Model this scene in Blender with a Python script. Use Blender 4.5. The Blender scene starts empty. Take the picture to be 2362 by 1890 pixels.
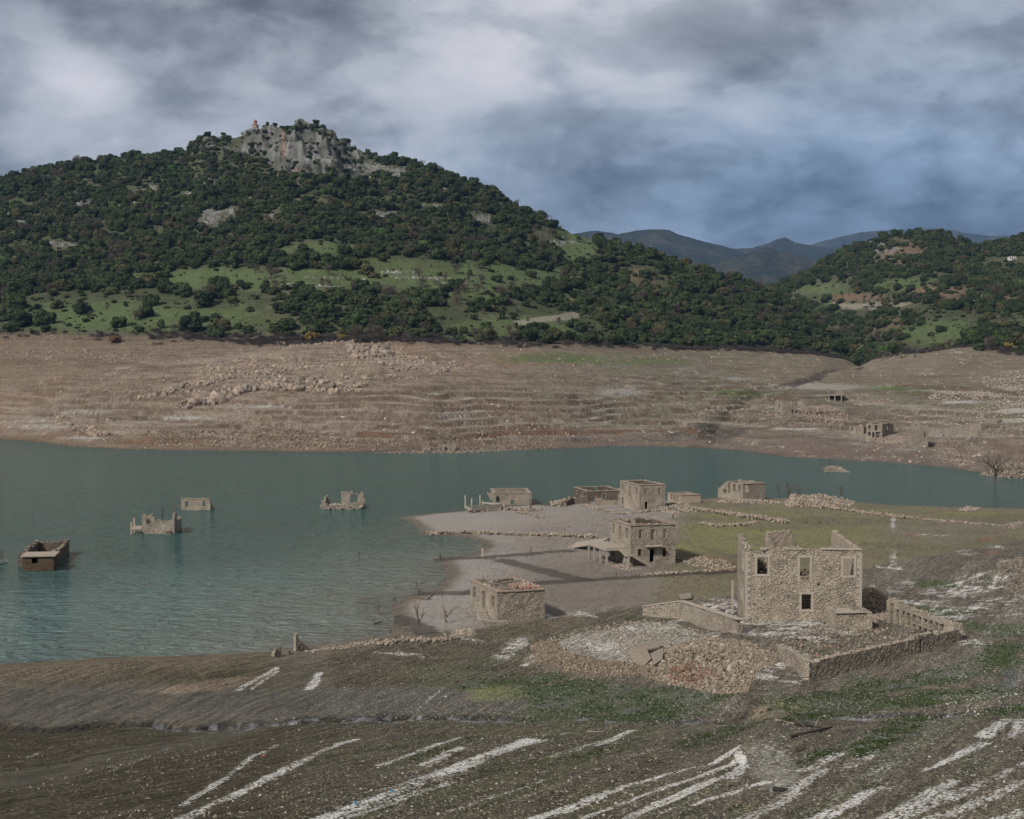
import bpy, math, random
import numpy as np
from mathutils import Matrix, Vector
R = math.radians
rng = np.random.default_rng(7)
random.seed(7)
sc = bpy.context.scene

# ------------------------------------------------------------------ camera
# a 50 mm lens 32 m above the water; the photograph is measured in its own 2362 x 1890 pixels
F, CX, CY, HC = 3280.0, 1181.0, 945.0, 32.0
PIT = math.atan(80.0 / F)
cd = bpy.data.cameras.new('camera'); cam = bpy.data.objects.new('camera', cd); sc.collection.objects.link(cam)
cd.sensor_width = 36.0; cd.lens = 36.0 * F / 2362.0; cd.clip_start = 0.5; cd.clip_end = 40000
cam.location = (0, 0, HC); cam.rotation_euler = (R(90) - PIT, 0, 0)
sc.camera = cam
sc.view_settings.view_transform = 'Standard'; sc.view_settings.look = 'None'
sc.view_settings.exposure = 0.58; sc.view_settings.gamma = 1.0
sc.cycles.max_bounces = 6; sc.cycles.diffuse_bounces = 2; sc.cycles.glossy_bounces = 3
sc.cycles.transmission_bounces = 2; sc.cycles.volume_bounces = 0; sc.cycles.transparent_max_bounces = 8
sc.cycles.volume_step_rate = 4.0

# ------------------------------------------------------------------ sun and sky
SUN_EL, SUN_AZ = R(38), R(221)          # azimuth clockwise from +Y: behind the camera, to the left
sl = bpy.data.lights.new('sun', 'SUN'); sl.energy = 2.6; sl.angle = R(6); sl.color = (1.0, 0.95, 0.88)
so = bpy.data.objects.new('sun', sl); sc.collection.objects.link(so)
sd = Vector((math.sin(SUN_AZ) * math.cos(SUN_EL), math.cos(SUN_AZ) * math.cos(SUN_EL), math.sin(SUN_EL)))
so.rotation_euler = sd.to_track_quat('Z', 'Y').to_euler(); so.location = (0, 0, 500)

class NT:
    """tiny helper to write node trees as expressions"""
    def __init__(s, t): s.t = t; s.n = t.nodes; s.l = t.links
    def node(s, typ, **kw):
        n = s.n.new(typ)
        for k, v in kw.items(): setattr(n, k, v)
        return n
    def put(s, sock, v):
        if isinstance(v, bpy.types.NodeSocket): s.l.new(v, sock)
        elif isinstance(v, (tuple, list)) and len(v) == 3 and sock.type == 'RGBA': sock.default_value = (*v, 1)
        else: sock.default_value = v
    def m(s, op, a, b=None, c=None, clamp=False):
        n = s.node('ShaderNodeMath', operation=op, use_clamp=clamp)
        s.put(n.inputs[0], a)
        if b is not None: s.put(n.inputs[1], b)
        if c is not None: s.put(n.inputs[2], c)
        return n.outputs[0]
    def vm(s, op, a, b=None, out=0):
        n = s.node('ShaderNodeVectorMath', operation=op); s.put(n.inputs[0], a)
        if b is not None: s.put(n.inputs[3] if op == 'SCALE' else n.inputs[1], b)
        return n.outputs[out]
    def mix(s, f, a, b, typ='MIX'):
        n = s.node('ShaderNodeMix', data_type='RGBA', blend_type=typ); s.put(n.inputs[0], f)
        s.put(n.inputs[6], a); s.put(n.inputs[7], b); return n.outputs[2]
    def noise(s, vec, scale, detail=4, rough=0.55, dist=0.0, out=0):
        n = s.node('ShaderNodeTexNoise'); s.put(n.inputs['Vector'], vec); s.put(n.inputs['Scale'], scale)
        n.inputs['Detail'].default_value = detail; n.inputs['Roughness'].default_value = rough
        n.inputs['Distortion'].default_value = dist; return n.outputs[out]
    def vor(s, vec, scale, feature='F1', out='Distance', rand=1.0):
        n = s.node('ShaderNodeTexVoronoi', feature=feature); s.put(n.inputs['Vector'], vec); s.put(n.inputs['Scale'], scale)
        n.inputs['Randomness'].default_value = rand; return n.outputs[out]
    def rng(s, v, a, b, c=0.0, d=1.0, smooth=True):
        n = s.node('ShaderNodeMapRange', interpolation_type='SMOOTHSTEP' if smooth else 'LINEAR')
        for i, x in enumerate((v, a, b, c, d)): s.put(n.inputs[i], x)
        return n.outputs[0]
    def comb(s, x, y, z):
        n = s.node('ShaderNodeCombineXYZ'); s.put(n.inputs[0], x); s.put(n.inputs[1], y); s.put(n.inputs[2], z); return n.outputs[0]
    def sep(s, v):
        n = s.node('ShaderNodeSeparateXYZ'); s.put(n.inputs[0], v); return n.outputs
    def bump(s, h, strength, dist, normal=None):
        n = s.node('ShaderNodeBump'); s.put(n.inputs['Height'], h); n.inputs['Strength'].default_value = strength
        n.inputs['Distance'].default_value = dist
        if normal is not None: s.put(n.inputs['Normal'], normal)
        return n.outputs[0]

def pdir(px, py):
    b = (CY - py) / F; v = Vector(((px - CX) / F, math.cos(PIT) + b * math.sin(PIT), -math.sin(PIT) + b * math.cos(PIT)))
    return v.normalized()

w = bpy.data.worlds.new('World'); sc.world = w; w.use_nodes = True
t = NT(w.node_tree); t.n.clear()
sky = t.node('ShaderNodeTexSky', sky_type='NISHITA', sun_disc=False, sun_elevation=SUN_EL, sun_rotation=SUN_AZ)
gen = t.vm('NORMALIZE', t.node('ShaderNodeTexCoord').outputs['Generated'])
gx, gy, gz = t.sep(gen)[0:3]
el = t.m('MAXIMUM', gz, 0.0)
den = t.m('ADD', el, 0.10)
cl = t.comb(t.m('DIVIDE', gx, den), t.m('DIVIDE', gy, den), 0.0)          # the underside of a flat cloud deck
n1 = t.noise(t.vm('ADD', cl, (3.1, 1.7, 0.4)), 0.50, 5, 0.50, 0.5)
n2 = t.noise(t.vm('MULTIPLY', t.vm('ADD', gen, (0.7, 0.2, 0.0)), (1.0, 1.0, 1.9)), 5.0, 9, 0.57, 0.25)
n3 = t.noise(t.vm('MULTIPLY', gen, (1.0, 1.0, 2.0)), 13.0, 5, 0.5, 0.25)
def lobe(px, py, w_, hx=1.0):
    d = pdir(px, py)
    dx = t.m('MULTIPLY', t.m('SUBTRACT', gx, d.x), 1.0 / hx); dz = t.m('SUBTRACT', gz, d.z)
    r2 = t.m('ADD', t.m('MULTIPLY', dx, dx), t.m('MULTIPLY', dz, dz))
    g = t.m('EXPONENT', t.m('MULTIPLY', r2, -1.0 / (w_ * w_)))
    return t.m('MULTIPLY', g, t.rng(gy, -0.1, 0.2))
def mad(*ps):
    s_ = None
    for v, k in ps:
        x = t.m('MULTIPLY', v, k); s_ = x if s_ is None else t.m('ADD', s_, x)
    return s_
n4 = t.noise(t.vm('MULTIPLY', gen, (1.0, 1.0, 1.5)), 26.0, 6, 0.6, 0.2)
bil = t.m('ABSOLUTE', t.m('SUBTRACT', t.noise(t.vm('MULTIPLY', t.vm('ADD', gen, (1.3, 0.2, 0.1)), (1.0, 1.0, 1.8)), 6.0, 7, 0.58, 0.9), 0.5))
cn = mad((t.m('SUBTRACT', n1, 0.5), 0.16), (t.m('SUBTRACT', n2, 0.5), 0.55), (t.m('SUBTRACT', n3, 0.5), 0.30), (t.m('SUBTRACT', n4, 0.5), 0.10), (t.m('SUBTRACT', bil, 0.1), 0.50), (t.m('SUBTRACT', t.rng(t.m('ADD', n2, t.m('MULTIPLY', n3, 0.5)), 0.69, 0.81), 0.5), 0.045), (t.m('SUBTRACT', t.rng(t.m('ADD', n3, t.m('MULTIPLY', n4, 0.35)), 0.62, 0.74), 0.5), 0.035))
lum = t.m('ADD', t.m('ADD', cn, 0.190), mad(
    (lobe(1300, 90, 0.075, 1.8), 0.27), (lobe(170, 190, 0.028, 1.1), 0.20), (lobe(60, 330, 0.07, 1.8), 0.12), (lobe(2150, 320, 0.028, 2.6), 0.10), (lobe(1000, 300, 0.04, 3.0), 0.04),
    (lobe(2280, 40, 0.05, 1.6), 0.06), (lobe(700, 190, 0.05, 2.0), 0.05), (lobe(380, 20, 0.03, 5.0), -0.05), (lobe(1600, 380, 0.030, 4.0), -0.08), (lobe(1450, 230, 0.022, 4.0), -0.06), (lobe(2000, 470, 0.022, 3.0), -0.06)))
lum = t.m('MAXIMUM', t.m('ADD', t.m('MULTIPLY', lum, 0.86), 0.035), 0.075)
# blue in the thin and far cloud to the right, neutral grey where it is thick
bl = t.m('ADD', mad((lobe(1950, 490, 0.07, 2.6), 1.0), (lobe(2300, 200, 0.10, 1.4), 0.22), (lobe(1250, 420, 0.06, 2.0), 0.25)), t.m('MULTIPLY', t.m('SUBTRACT', n2, 0.5), 0.3), clamp=True)
colr = t.mix(bl, (0.97, 1.0, 1.07), (0.68, 0.94, 1.32))
colr = t.mix(t.rng(lum, 0.28, 0.55), colr, (1.02, 0.99, 1.03)); colr = t.mix(t.rng(gz, 0.27, 0.5), colr, (1.04, 1.0, 0.93))
cloud = t.vm('SCALE', colr, lum)
# overcast: the deck is brightest overhead, and its strength is given at the Background's 0.1
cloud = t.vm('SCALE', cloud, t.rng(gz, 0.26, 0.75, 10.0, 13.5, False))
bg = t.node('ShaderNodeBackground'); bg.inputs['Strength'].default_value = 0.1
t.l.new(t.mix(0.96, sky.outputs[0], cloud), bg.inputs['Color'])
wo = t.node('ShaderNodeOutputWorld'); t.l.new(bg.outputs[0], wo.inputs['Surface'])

# ------------------------------------------------------------------ measuring: pixels of the photograph <-> the world
def ray(px, py):
    px = np.asarray(px, float); py = np.asarray(py, float)
    b = (CY - py) / F; den = math.cos(PIT) + b * math.sin(PIT)
    return (px - CX) / F / den, (-math.sin(PIT) + b * math.cos(PIT)) / den
def at_z(px, py, z):
    u, t_ = ray(px, py); Y = (z - HC) / t_; return u * Y, Y
def at_Y(px, py, Y):
    u, t_ = ray(px, py); return u * Y, Y, HC + t_ * Y
def proj(x, y, z):
    d = y * math.cos(PIT) - (z - HC) * math.sin(PIT); up = y * math.sin(PIT) + (z - HC) * math.cos(PIT)
    return CX + F * x / d, CY - F * up / d

def sstep(a, b, x):
    q = np.clip((x - a) / (b - a), 0, 1); return q * q * (3 - 2 * q)
def _h(ix, iy, seed):
    h = (ix.astype(np.int64) * 374761393 + iy.astype(np.int64) * 668265263 + seed * 1442695041) & 0xFFFFFFFF
    h = ((h ^ (h >> 13)) * 1274126177) & 0xFFFFFFFF
    h = ((h ^ (h >> 16)) * 2246822519) & 0xFFFFFFFF
    return ((h ^ (h >> 15)) & 0xFFFFFF) / 16777215.0
def vnoise(x, y, seed=0):
    ix = np.floor(x); iy = np.floor(y); fx = x - ix; fy = y - iy
    fx = fx * fx * (3 - 2 * fx); fy = fy * fy * (3 - 2 * fy)
    a = _h(ix, iy, seed); b = _h(ix + 1, iy, seed); c = _h(ix, iy + 1, seed); d = _h(ix + 1, iy + 1, seed)
    return (a + (b - a) * fx) * (1 - fy) + (c + (d - c) * fx) * fy
def fbm(x, y, scale, oct=4, seed=0, gain=0.5):
    x = np.asarray(x, float) / scale; y = np.asarray(y, float) / scale; s_ = 0; a = 1; tot = 0
    for i in range(oct):
        s_ = s_ + a * (vnoise(x, y, seed + i * 17) - 0.5); tot += a; a *= gain
        x, y = x * 1.93 + y * 0.4 + 5.2, y * 1.93 - x * 0.0 + 1.3
    return s_ / tot * 2          # about -1..1
def segdist(x, y, pts, closed=False):
    pts = np.asarray(pts, float); n = len(pts); best = np.full(np.shape(x), 1e9)
    for i in range(n if closed else n - 1):
        ax, ay = pts[i][:2]; bx, by = pts[(i + 1) % n][:2]; dx, dy = bx - ax, by - ay
        q = np.clip(((x - ax) * dx + (y - ay) * dy) / (dx * dx + dy * dy + 1e-9), 0, 1)
        best = np.minimum(best, (x - ax - q * dx) ** 2 + (y - ay - q * dy) ** 2)
    return np.sqrt(best)
def inside(x, y, pts):
    pts = np.asarray(pts, float); n = len(pts); c = np.zeros(np.shape(x), bool)
    for i in range(n):
        ax, ay = pts[i][:2]; bx, by = pts[(i + 1) % n][:2]
        if ay == by: continue
        c ^= ((ay > y) != (by > y)) & (x < (bx - ax) * (y - ay) / (by - ay) + ax)
    return c
def sdist(x, y, pts):
    d = segdist(x, y, pts, True); return np.where(inside(x, y, pts), d, -d)

# ------------------------------------------------------------------ terrain heights
def lerpline(ctrl, u):                       # ctrl: (px, py, Y or None, z or None) -> Y(u), z(u)
    us, Ys, zs = [], [], []
    for px, py, Y, z in ctrl:
        a, t_ = ray(px, py)
        if Y is None: Y = (z - HC) / float(t_)
        else: z = HC + float(t_) * Y
        us.append(float(a)); Ys.append(Y); zs.append(z)
    return np.interp(u, us, Ys), np.interp(u, us, zs)
u_in = np.linspace(-0.385, 0.385, 1060)
u_axis = np.concatenate([np.linspace(-0.75, -0.387, 80), u_in, np.linspace(0.387, 0.75, 80)])
Yr = [1.0 / np.linspace(1 / 30.0, 1 / 62.0, 40)[:-1], 1.0 / np.linspace(1 / 62.0, 1 / 400.0, 620)[:-1],
      1.0 / np.linspace(1 / 400.0, 1 / 560.0, 70)[:-1], np.linspace(560, 1180, 400)[:-1], np.linspace(1180, 2400, 230)]
Y_axis = np.concatenate(Yr)
NU, NY = len(u_axis), len(Y_axis)
UU, YY = np.meshgrid(u_axis, Y_axis)         # rows = Y
XX = UU * YY

# near slope
N0 = [(-1500, 1890, None, 10), (0, 1890, None, 9), (1181, 1890, None, 10), (2362, 1890, None, 12.5), (3600, 1890, None, 16)]
N1 = [(-1500, 1720, None, 0.4), (-300, 1700, None, 0.8), (0, 1678, None, 1.0), (115, 1688, None, 1.0), (257, 1671, None, 1.1), (350, 1671, None, 1.1), (438, 1682, None, 1.2), (547, 1677, None, 1.4), (646, 1671, None, 1.6), (930, 1658, None, 2), (1177, 1660, None, 2.3), (1454, 1661, None, 3), (1690, 1668, None, 3.6), (1783, 1650, None, 3.9), (2002, 1652, None, 4.4), (2167, 1648, None, 4.9), (2230, 1636, None, 5.1), (2362, 1630, None, 5.5), (3600, 1560, None, 10)]
N2 = [(-1500, 1585, None, 2.0), (0, 1547, None, 2.2), (250, 1530, None, 2.4), (500, 1522, None, 2.2), (620, 1512, None, 1.6), (700, 1496, None, 1.0), (900, 1466, None, .7), (1085, 1455, None, .8), (1200, 1436, None, .8), (1300, 1424, None, .8), (1480, 1402, None, .9), (1600, 1388, None, 1.2), (1709, 1368, None, 1.7), (2027, 1304, None, 1.7), (2362, 1246, None, 1.9), (3600, 1120, None, 4.5)]
Y0, Z0 = lerpline(N0, u_axis); Y1, Z1 = lerpline(N1, u_axis); Y2, Z2 = lerpline(N2, u_axis)
zn = np.where(YY < Y1, Z1 + (Z0 - Z1) * (Y1 - YY) / (Y1 - Y0), np.where(YY < Y2, Z1 + (Z2 - Z1) * (YY - Y1) / (Y2 - Y1), Z2 - 0.16 * (YY - Y2)))
# the gully along the stream reads as a soft V
zn = zn + 0.25 * np.exp(-((YY - Y1 - 10) / 9) ** 2) * sstep(1900, 600, CX + UU * F)

# mud flat and village ground: outline of the water's edge
SHORE = [(700, 1640), (700, 1500), (850, 1476), (900, 1462), (906, 1420), (901, 1398), (939, 1375), (981, 1367), (1010, 1353), (1030, 1323), (1025, 1304), (1012, 1293), (1059, 1286), (1095, 1275), (1111, 1262), (1104, 1250), (1075, 1240), (1040, 1236), (975, 1232), (957, 1210), (926, 1194), (997, 1185), (1082, 1177), (1156, 1169), (1238, 1164), (1290, 1168), (1320, 1158), (1350, 1153), (1430, 1153), (1540, 1156), (1618, 1153), (1656, 1149), (1766, 1149), (1861, 1152), (1975, 1159), (2059, 1166), (2254, 1172), (2362, 1174), (3600, 1190)]
SHW = [tuple(float(v) for v in at_z(a, b, 0.0)) for a, b in SHORE] + [(320.0, 60.0), (-40, 60.0)]
wob = 1.0 * fbm(XX, YY, 14, 3, 5)
sm = YY < 420
zf = np.full(YY.shape, -6.0)
sdv = sdist(XX[sm], YY[sm], SHW) + wob[sm] * 0.8
zf[sm] = np.where(sdv > 0, 0.75 * (1 - np.exp(-sdv / 16.0)) + 0.006 * np.minimum(sdv, 60) , np.maximum(sdv * 0.07, -5))
sd_full = np.full(YY.shape, -50.0); sd_full[sm] = sdv

# far bank and hills
FS = [(-1500, 985, None, 0), (0, 1013, None, 0), (90, 1020, None, 0), (164, 1030, None, 0), (300, 1037, None, 0), (602, 1042, None, 0), (800, 1044, None, 0), (986, 1043, None, 0), (1150, 1037, None, 0), (1314, 1035, None, 0), (1424, 1029, None, 0), (1560, 1031, None, 0), (1650, 1035, None, 0), (1716, 1040, None, 0), (1808, 1054, None, 0), (1947, 1062, None, 0), (2079, 1069, None, 0), (2192, 1079, None, 0), (2254, 1090, None, 0), (2362, 1103, None, 0), (3600, 1120, None, 0)]
HW = [(-1500, 770, 900, 0), (0, 771, 900, 0), (300, 776, 880, 0), (600, 786, 870, 0), (850, 795, 860, 0), (1000, 790, 870, 0), (1300, 797, 900, 0), (1500, 803, 940, 0), (1700, 808, 1010, 0), (1900, 815, 1110, 0), (1990, 819, 1150, 0), (2060, 811, 1080, 0), (2200, 811, 1010, 0), (2362, 806, 960, 0), (3600, 790, 900, 0)]
HW = [(a, b, c, None) for a, b, c, d in HW]
RL = [(-1500, 600, 1500), (-300, 450, 1500), (0, 415, 1500), (110, 385, 1500), (296, 360, 1500), (430, 350, 1500), (462, 318, 1490), (500, 322, 1490), (560, 312, 1480), (590, 300, 1470), (620, 308, 1460), (657, 290, 1450), (700, 294, 1450), (756, 308, 1450), (811, 346, 1450), (900, 366, 1440), (986, 384, 1430), (1095, 424, 1400), (1205, 484, 1380), (1315, 536, 1360), (1457, 575, 1340), (1560, 604, 1320), (1643, 632, 1300), (1753, 660, 1300), (1830, 690, 1290), (1900, 725, 1280), (1960, 770, 1260), (2010, 812, 1230), (2200, 870, 1230), (3600, 900, 1200)]
RL = [(a, b, c, None) for a, b, c in RL]
RR = [(-1500, 900, 1900), (1500, 800, 1900), (1700, 700, 1900), (1773, 665, 1900), (1907, 608, 1850), (1967, 578, 1830), (2059, 546, 1800), (2158, 535, 1780), (2210, 556, 1760), (2250, 566, 1750), (2289, 558, 1760), (2362, 543, 1780), (2700, 500, 1800), (3600, 560, 1800)]
RR = [(a, b, c, None) for a, b, c in RR]
HWR = [(-1500, 870, 1250, None), (1500, 860, 1250, None), (1800, 840, 1230, None), (1900, 826, 1200, None), (1985, 819, 1150, None)] + HW[11:]
YS_, ZS_ = lerpline(FS, u_axis); YH, ZH = lerpline(HW, u_axis); YL, ZL = lerpline(RL, u_axis); YRR, ZRR = lerpline(RR, u_axis); YHR, ZHR = lerpline(HWR, u_axis)
def bank(Yh, Zh, Yt, Zt, bulge):
    q = np.clip((YY - YS_) / (Yh - YS_), 0, 1)
    a = Zh * (q * 0.90 + 0.10 * q * q)
    q2 = np.clip((YY - Yh) / (Yt - Yh), 0, 1)
    b = Zh + (Zt - Zh) * (q2 + bulge * np.sin(math.pi * q2))
    c = Zt - 0.55 * (YY - Yt)
    d = -0.10 * (YS_ - YY)
    return np.where(YY < YS_, np.maximum(d, -6), np.where(YY < Yh, a, np.where(YY < Yt, b, c)))
zl = bank(YH, ZH, YL, ZL, -0.04); zr = bank(YHR, ZHR, YRR, ZRR, -0.02)
ZZ = np.maximum(np.maximum(zn, zf), np.where(YY > 395, np.maximum(zl, zr), -6))
hillq = sstep(0, 120, YY - np.maximum(np.minimum(YH, YHR), 0))

class Ground:
    """bilinear look-up in the finished height sheet, and rays onto it"""
    def z(s, x, y):
        x = np.asarray(x, float); y = np.maximum(np.asarray(y, float), 30.5)
        iu = np.interp(x / y, u_axis, np.arange(NU)); iy = np.interp(y, Y_axis, np.arange(NY))
        a = np.clip(iu.astype(int), 0, NU - 2); b = np.clip(iy.astype(int), 0, NY - 2); fa = iu - a; fb = iy - b
        return (ZZ[b, a] * (1 - fa) + ZZ[b, a + 1] * fa) * (1 - fb) + (ZZ[b + 1, a] * (1 - fa) + ZZ[b + 1, a + 1] * fa) * fb
    def hit(s, px, py, ymin=45, ymax=2380):
        u, t_ = ray(px, py); ys = Y_axis[(Y_axis > ymin) & (Y_axis < ymax)]
        zt = np.maximum(s.z(u * ys, ys), 0.0); zr_ = HC + t_ * ys; k = np.argmax(zr_ <= zt)
        if zr_[k] > zt[k]: k = len(ys) - 1
        Y = ys[k]
        if k > 0:
            d0 = zr_[k - 1] - zt[k - 1]; d1 = zr_[k] - zt[k]
            if d0 > 0 >= d1: Y = ys[k - 1] + (ys[k] - ys[k - 1]) * d0 / (d0 - d1)
        return float(u * Y), float(Y)
GR = Ground()
def world_pts(l, **k): return [GR.hit(a, b, **k) for a, b in l]
def band(poly, wid):                        # masked soft distance to a polyline
    xs = [p[0] for p in poly]; ys = [p[1] for p in poly]
    m = (XX > min(xs) - 4 * wid) & (XX < max(xs) + 4 * wid) & (YY > min(ys) - 4 * wid) & (YY < max(ys) + 4 * wid)
    d = np.full(XX.shape, 1e9); d[m] = segdist(XX[m], YY[m], poly); return d
def carve(pxl, wid, depth, sharp=2.0, pts=None):
    poly = pts or world_pts(pxl); d = band(poly, wid)
    return -depth * np.exp(-(d / wid) ** sharp)

# hollows and spurs
ZZ = ZZ + carve([(1960, 838), (2000, 832), (2060, 840), (2110, 858), (2190, 852), (2270, 832), (2362, 795)], 26, 6.0)
ZZ = ZZ + carve([(2040, 790), (1995, 822), (1960, 840), (1930, 850), (1900, 862), (1876, 880), (1820, 892), (1740, 905), (1700, 935), (1660, 975), (1650, 1010)], 6, 3.2)
ZZ = ZZ + carve([(1992, 805), (1950, 745), (1960, 700), (1900, 660)], 45, 16.0)
ZZ = ZZ - carve([(2310, 812), (2180, 828), (2080, 868), (2010, 900)], 40, 4.0)
ZZ = ZZ - carve([(1700, 1010), (1760, 985), (1860, 990)], 16, 1.5)
ZZ = ZZ + hillq * (9.0 * fbm(XX, YY, 150, 4, 11) * sstep(0, 150, np.abs(YY - YL)) + 2.0 * fbm(XX, YY, 30, 3, 21))
# left bay: low headland and rocky outcrops on the far bank
ZZ = ZZ - carve([(330, 900), (480, 905), (640, 868), (840, 858)], 16, 3.5) - carve([(120, 985), (240, 1005), (400, 1000)], 14, 1.8) - carve([(560, 850), (700, 820), (860, 800), (960, 806)], 22, 4.0)
ZZ = ZZ + carve([(0, 985), (120, 995), (300, 1012), (420, 1016)], 6, 1.0)
# old field terraces on the far bank
PXg, PYg = proj(XX, YY, ZZ)
farm = (YY > YS_) & (YY < np.maximum(YH, 0) + 5)
tm = farm * sstep(1.0, 3.0, ZZ) * sstep(34, 20, ZZ + 5 * fbm(XX, YY, 60, 3, 31)) * sstep(60, 260, PXg + 25 * (1000 - PYg) / 25) * np.clip(1.15 - 0.5 * sstep(1450, 1800, PXg), 0, 1)
step_ = 2.8
kk = ZZ / step_ + 1.7 * fbm(XX, YY, 120, 3, 33) + 0.75 * fbm(XX, YY * 0.6, 34, 3, 35); fr = kk - np.floor(kk)
terr = (np.floor(kk) + sstep(0.76, 0.97, fr) - kk) * step_
tm = np.clip(tm * (0.75 + 1.4 * fbm(XX, YY, 45, 3, 37)) * 1.4, 0, 1)
ZZ = ZZ + tm * (terr + 0.35) * 0.9
scarp = tm * sstep(0.70, 0.80, fr) * sstep(1.0, 0.93, fr)
ZZ = ZZ + farm * (0.95 * fbm(XX, YY, 8, 4, 41) + 0.9 * sstep(1500, 1100, PXg) * np.maximum(0, fbm(XX, YY * 0.7, 18, 4, 45)) + 1.9 * fbm(XX, YY, 48, 4, 43)) * sstep(0.3, 3, ZZ)

# near ground: furrows along the old field rows, mounds, platforms, gullies
sdx, sdy = 0.41, 0.912                        # direction of the rows on the near slope
al = XX * sdx + YY * sdy; ac = XX * sdy - YY * sdx
nearm = sstep(-12, 6, (Y2 - 4) - YY)
ZZ = ZZ + nearm * (0.22 * fbm(ac, al * 0.07, 2.6, 4, 51) * sstep(6, 0, YY - Y1) + 0.10 * fbm(XX, YY, 2.2, 4, 53) + 0.35 * fbm(XX, YY, 16, 2, 55))
ZZ = ZZ + carve([(0, 1678), (115, 1690), (257, 1671), (350, 1671), (438, 1683), (547, 1677)], 0.55, 0.5)
ZZ = ZZ + carve([(547, 1677), (646, 1671), (930, 1660), (1177, 1662), (1454, 1663), (1700, 1668)], 0.6, 0.25)
ZZ = ZZ + carve([(1760, 1610), (1745, 1650), (1715, 1670)], 1.2, 1.1)
ZZ = ZZ - carve([(1735, 1640), (1790, 1640), (1850, 1618)], 2.6, 1.0) - carve([(1760, 1740), (1800, 1700), (1790, 1660)], 2.6, 0.9)
ZZ = ZZ + carve([(2000, 1660), (2160, 1655), (2225, 1640), (2362, 1634)], 0.7, 0.5)
ZZ = ZZ + carve([(2080, 1620), (2200, 1570), (2290, 1545)], 0.6, 0.35) + carve([(2362, 1600), (2240, 1612), (2150, 1622)], 0.6, 0.4)
# mound at the right edge, bank beside the big ruin, rubble ground round it
MOUND = world_pts([(2330, 1340), (2450, 1330)]); ZZ = ZZ - carve(None, 8, 2.6, pts=MOUND)
ZZ = ZZ - carve([(2010, 1400), (2060, 1380)], 4, 0.8)
ZZ = ZZ - carve([(1575, 1268), (1650, 1290), (1700, 1305)], 4, 0.9)
ZZ = ZZ - carve([(1745, 1478), (1690, 1495)], 7.0, 0.7) - carve([(1600, 1550), (1680, 1560), (1580, 1520)], 4.5, 0.8)
# the round threshing platform: a real step of about 1.4 m to the near side
PLAT = [at_z(a, b, 3.6) for a, b in [(1255, 1478), (1330, 1452), (1440, 1434), (1490, 1424), (1560, 1432), (1640, 1460), (1690, 1490), (1640, 1502), (1560, 1508), (1480, 1528), (1400, 1522), (1300, 1502)]]
PLAT = [(float(a), float(b)) for a, b in PLAT]
m_ = (XX > 0) & (XX < 45) & (YY > 110) & (YY < 190)
pd = np.full(XX.shape, -50.0); pd[m_] = sdist(XX[m_], YY[m_], PLAT) + 0.6 * fbm(XX[m_], YY[m_], 3, 3, 61)
pw = sstep(-4.0, 0.6, pd)
ZZ = ZZ * (1 - pw) + np.maximum(ZZ, 3.3 + 0.12 * fbm(XX, YY, 2, 3, 63)) * pw
# small steps between fields on the flat
def ledge(pxl, h, wid=0.8):                   # raises the ground on the far side of a line
    p = world_pts(pxl); d = band(p, 14); xs = np.array([a for a, b in p]); ys = np.array([b for a, b in p])
    return p, d
ZZ = ZZ - carve([(975, 1233), (1056, 1234), (1240, 1240), (1370, 1243)], 0.9, 0.25)
ZZ = ZZ - carve([(1014, 1291), (1130, 1286), (1300, 1272)], 1.2, 0.28) - carve([(1345, 1338), (1250, 1344), (1090, 1368)], 1.2, .28) - carve([(981, 1370), (1085, 1366)], 1.1, .25) + carve([(1130, 1290), (1240, 1318), (1340, 1338)], 0.9, 0.18)
ZZ = ZZ + 0.03 * fbm(XX, YY, 3.0, 3, 65) * (sd_full > 0.5)
# crag at the top of the big hill
CRAG = [(540, 345), (590, 305), (640, 288), (700, 290), (770, 305), (830, 345), (835, 400), (790, 412), (740, 405), (700, 424), (672, 418), (650, 395), (610, 375), (570, 362)]
CRAG2 = [(455, 320), (520, 318), (530, 345), (500, 352), (455, 350)]
PXg, PYg = proj(XX, YY, ZZ)
hl = YY > 1000
crag = np.zeros(XX.shape)
crag[hl] = np.maximum(sstep(-8, 10, sdist(PXg[hl], PYg[hl], CRAG)), 0.7 * sstep(-6, 8, sdist(PXg[hl], PYg[hl], CRAG2)))
crag *= (YY < YL + 60)
ridge = 1 - np.abs(fbm(XX, YY * 0.6, 26, 4, 71))
ZZ = ZZ + crag * ((ridge - 0.75) * 26 + 8.5 * fbm(XX, YY, 9, 3, 73) + 3.5 * fbm(XX, YY, 4, 2, 74))
PXg, PYg = proj(XX, YY, ZZ)

# ------------------------------------------------------------------ what the ground is made of, per vertex (albedo + wetness)
def C3(*c): return np.array(c, float)
col = np.zeros(YY.shape + (3,)); wet = np.zeros(YY.shape)
def lay(mask, c, k=1.0):
    nz = mask > 0.004; mk = np.clip(mask[nz] * k, 0, 1)[..., None]; col[nz] = col[nz] * (1 - mk) + (c[nz] if isinstance(c, np.ndarray) and c.ndim == 3 else C3(*c)) * mk
f1 = fbm(XX, YY, 18, 4, 101); f2 = fbm(XX, YY, 3.5, 4, 103); f3 = fbm(XX, YY, 0.9, 3, 105); f4 = fbm(XX, YY, 60, 3, 107)
fine = fbm(XX, YY, 0.35, 2, 109)
st1 = fbm(ac, al * 0.06, 1.7, 4, 111); st2 = fbm(ac, al * 0.05, 5.5, 3, 113); st3 = fbm(ac, al * 0.07, 0.65, 3, 115)
near = YY < 400
fwx = PXg + 14 * f1; fwy = PYg + 5 * f1
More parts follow.
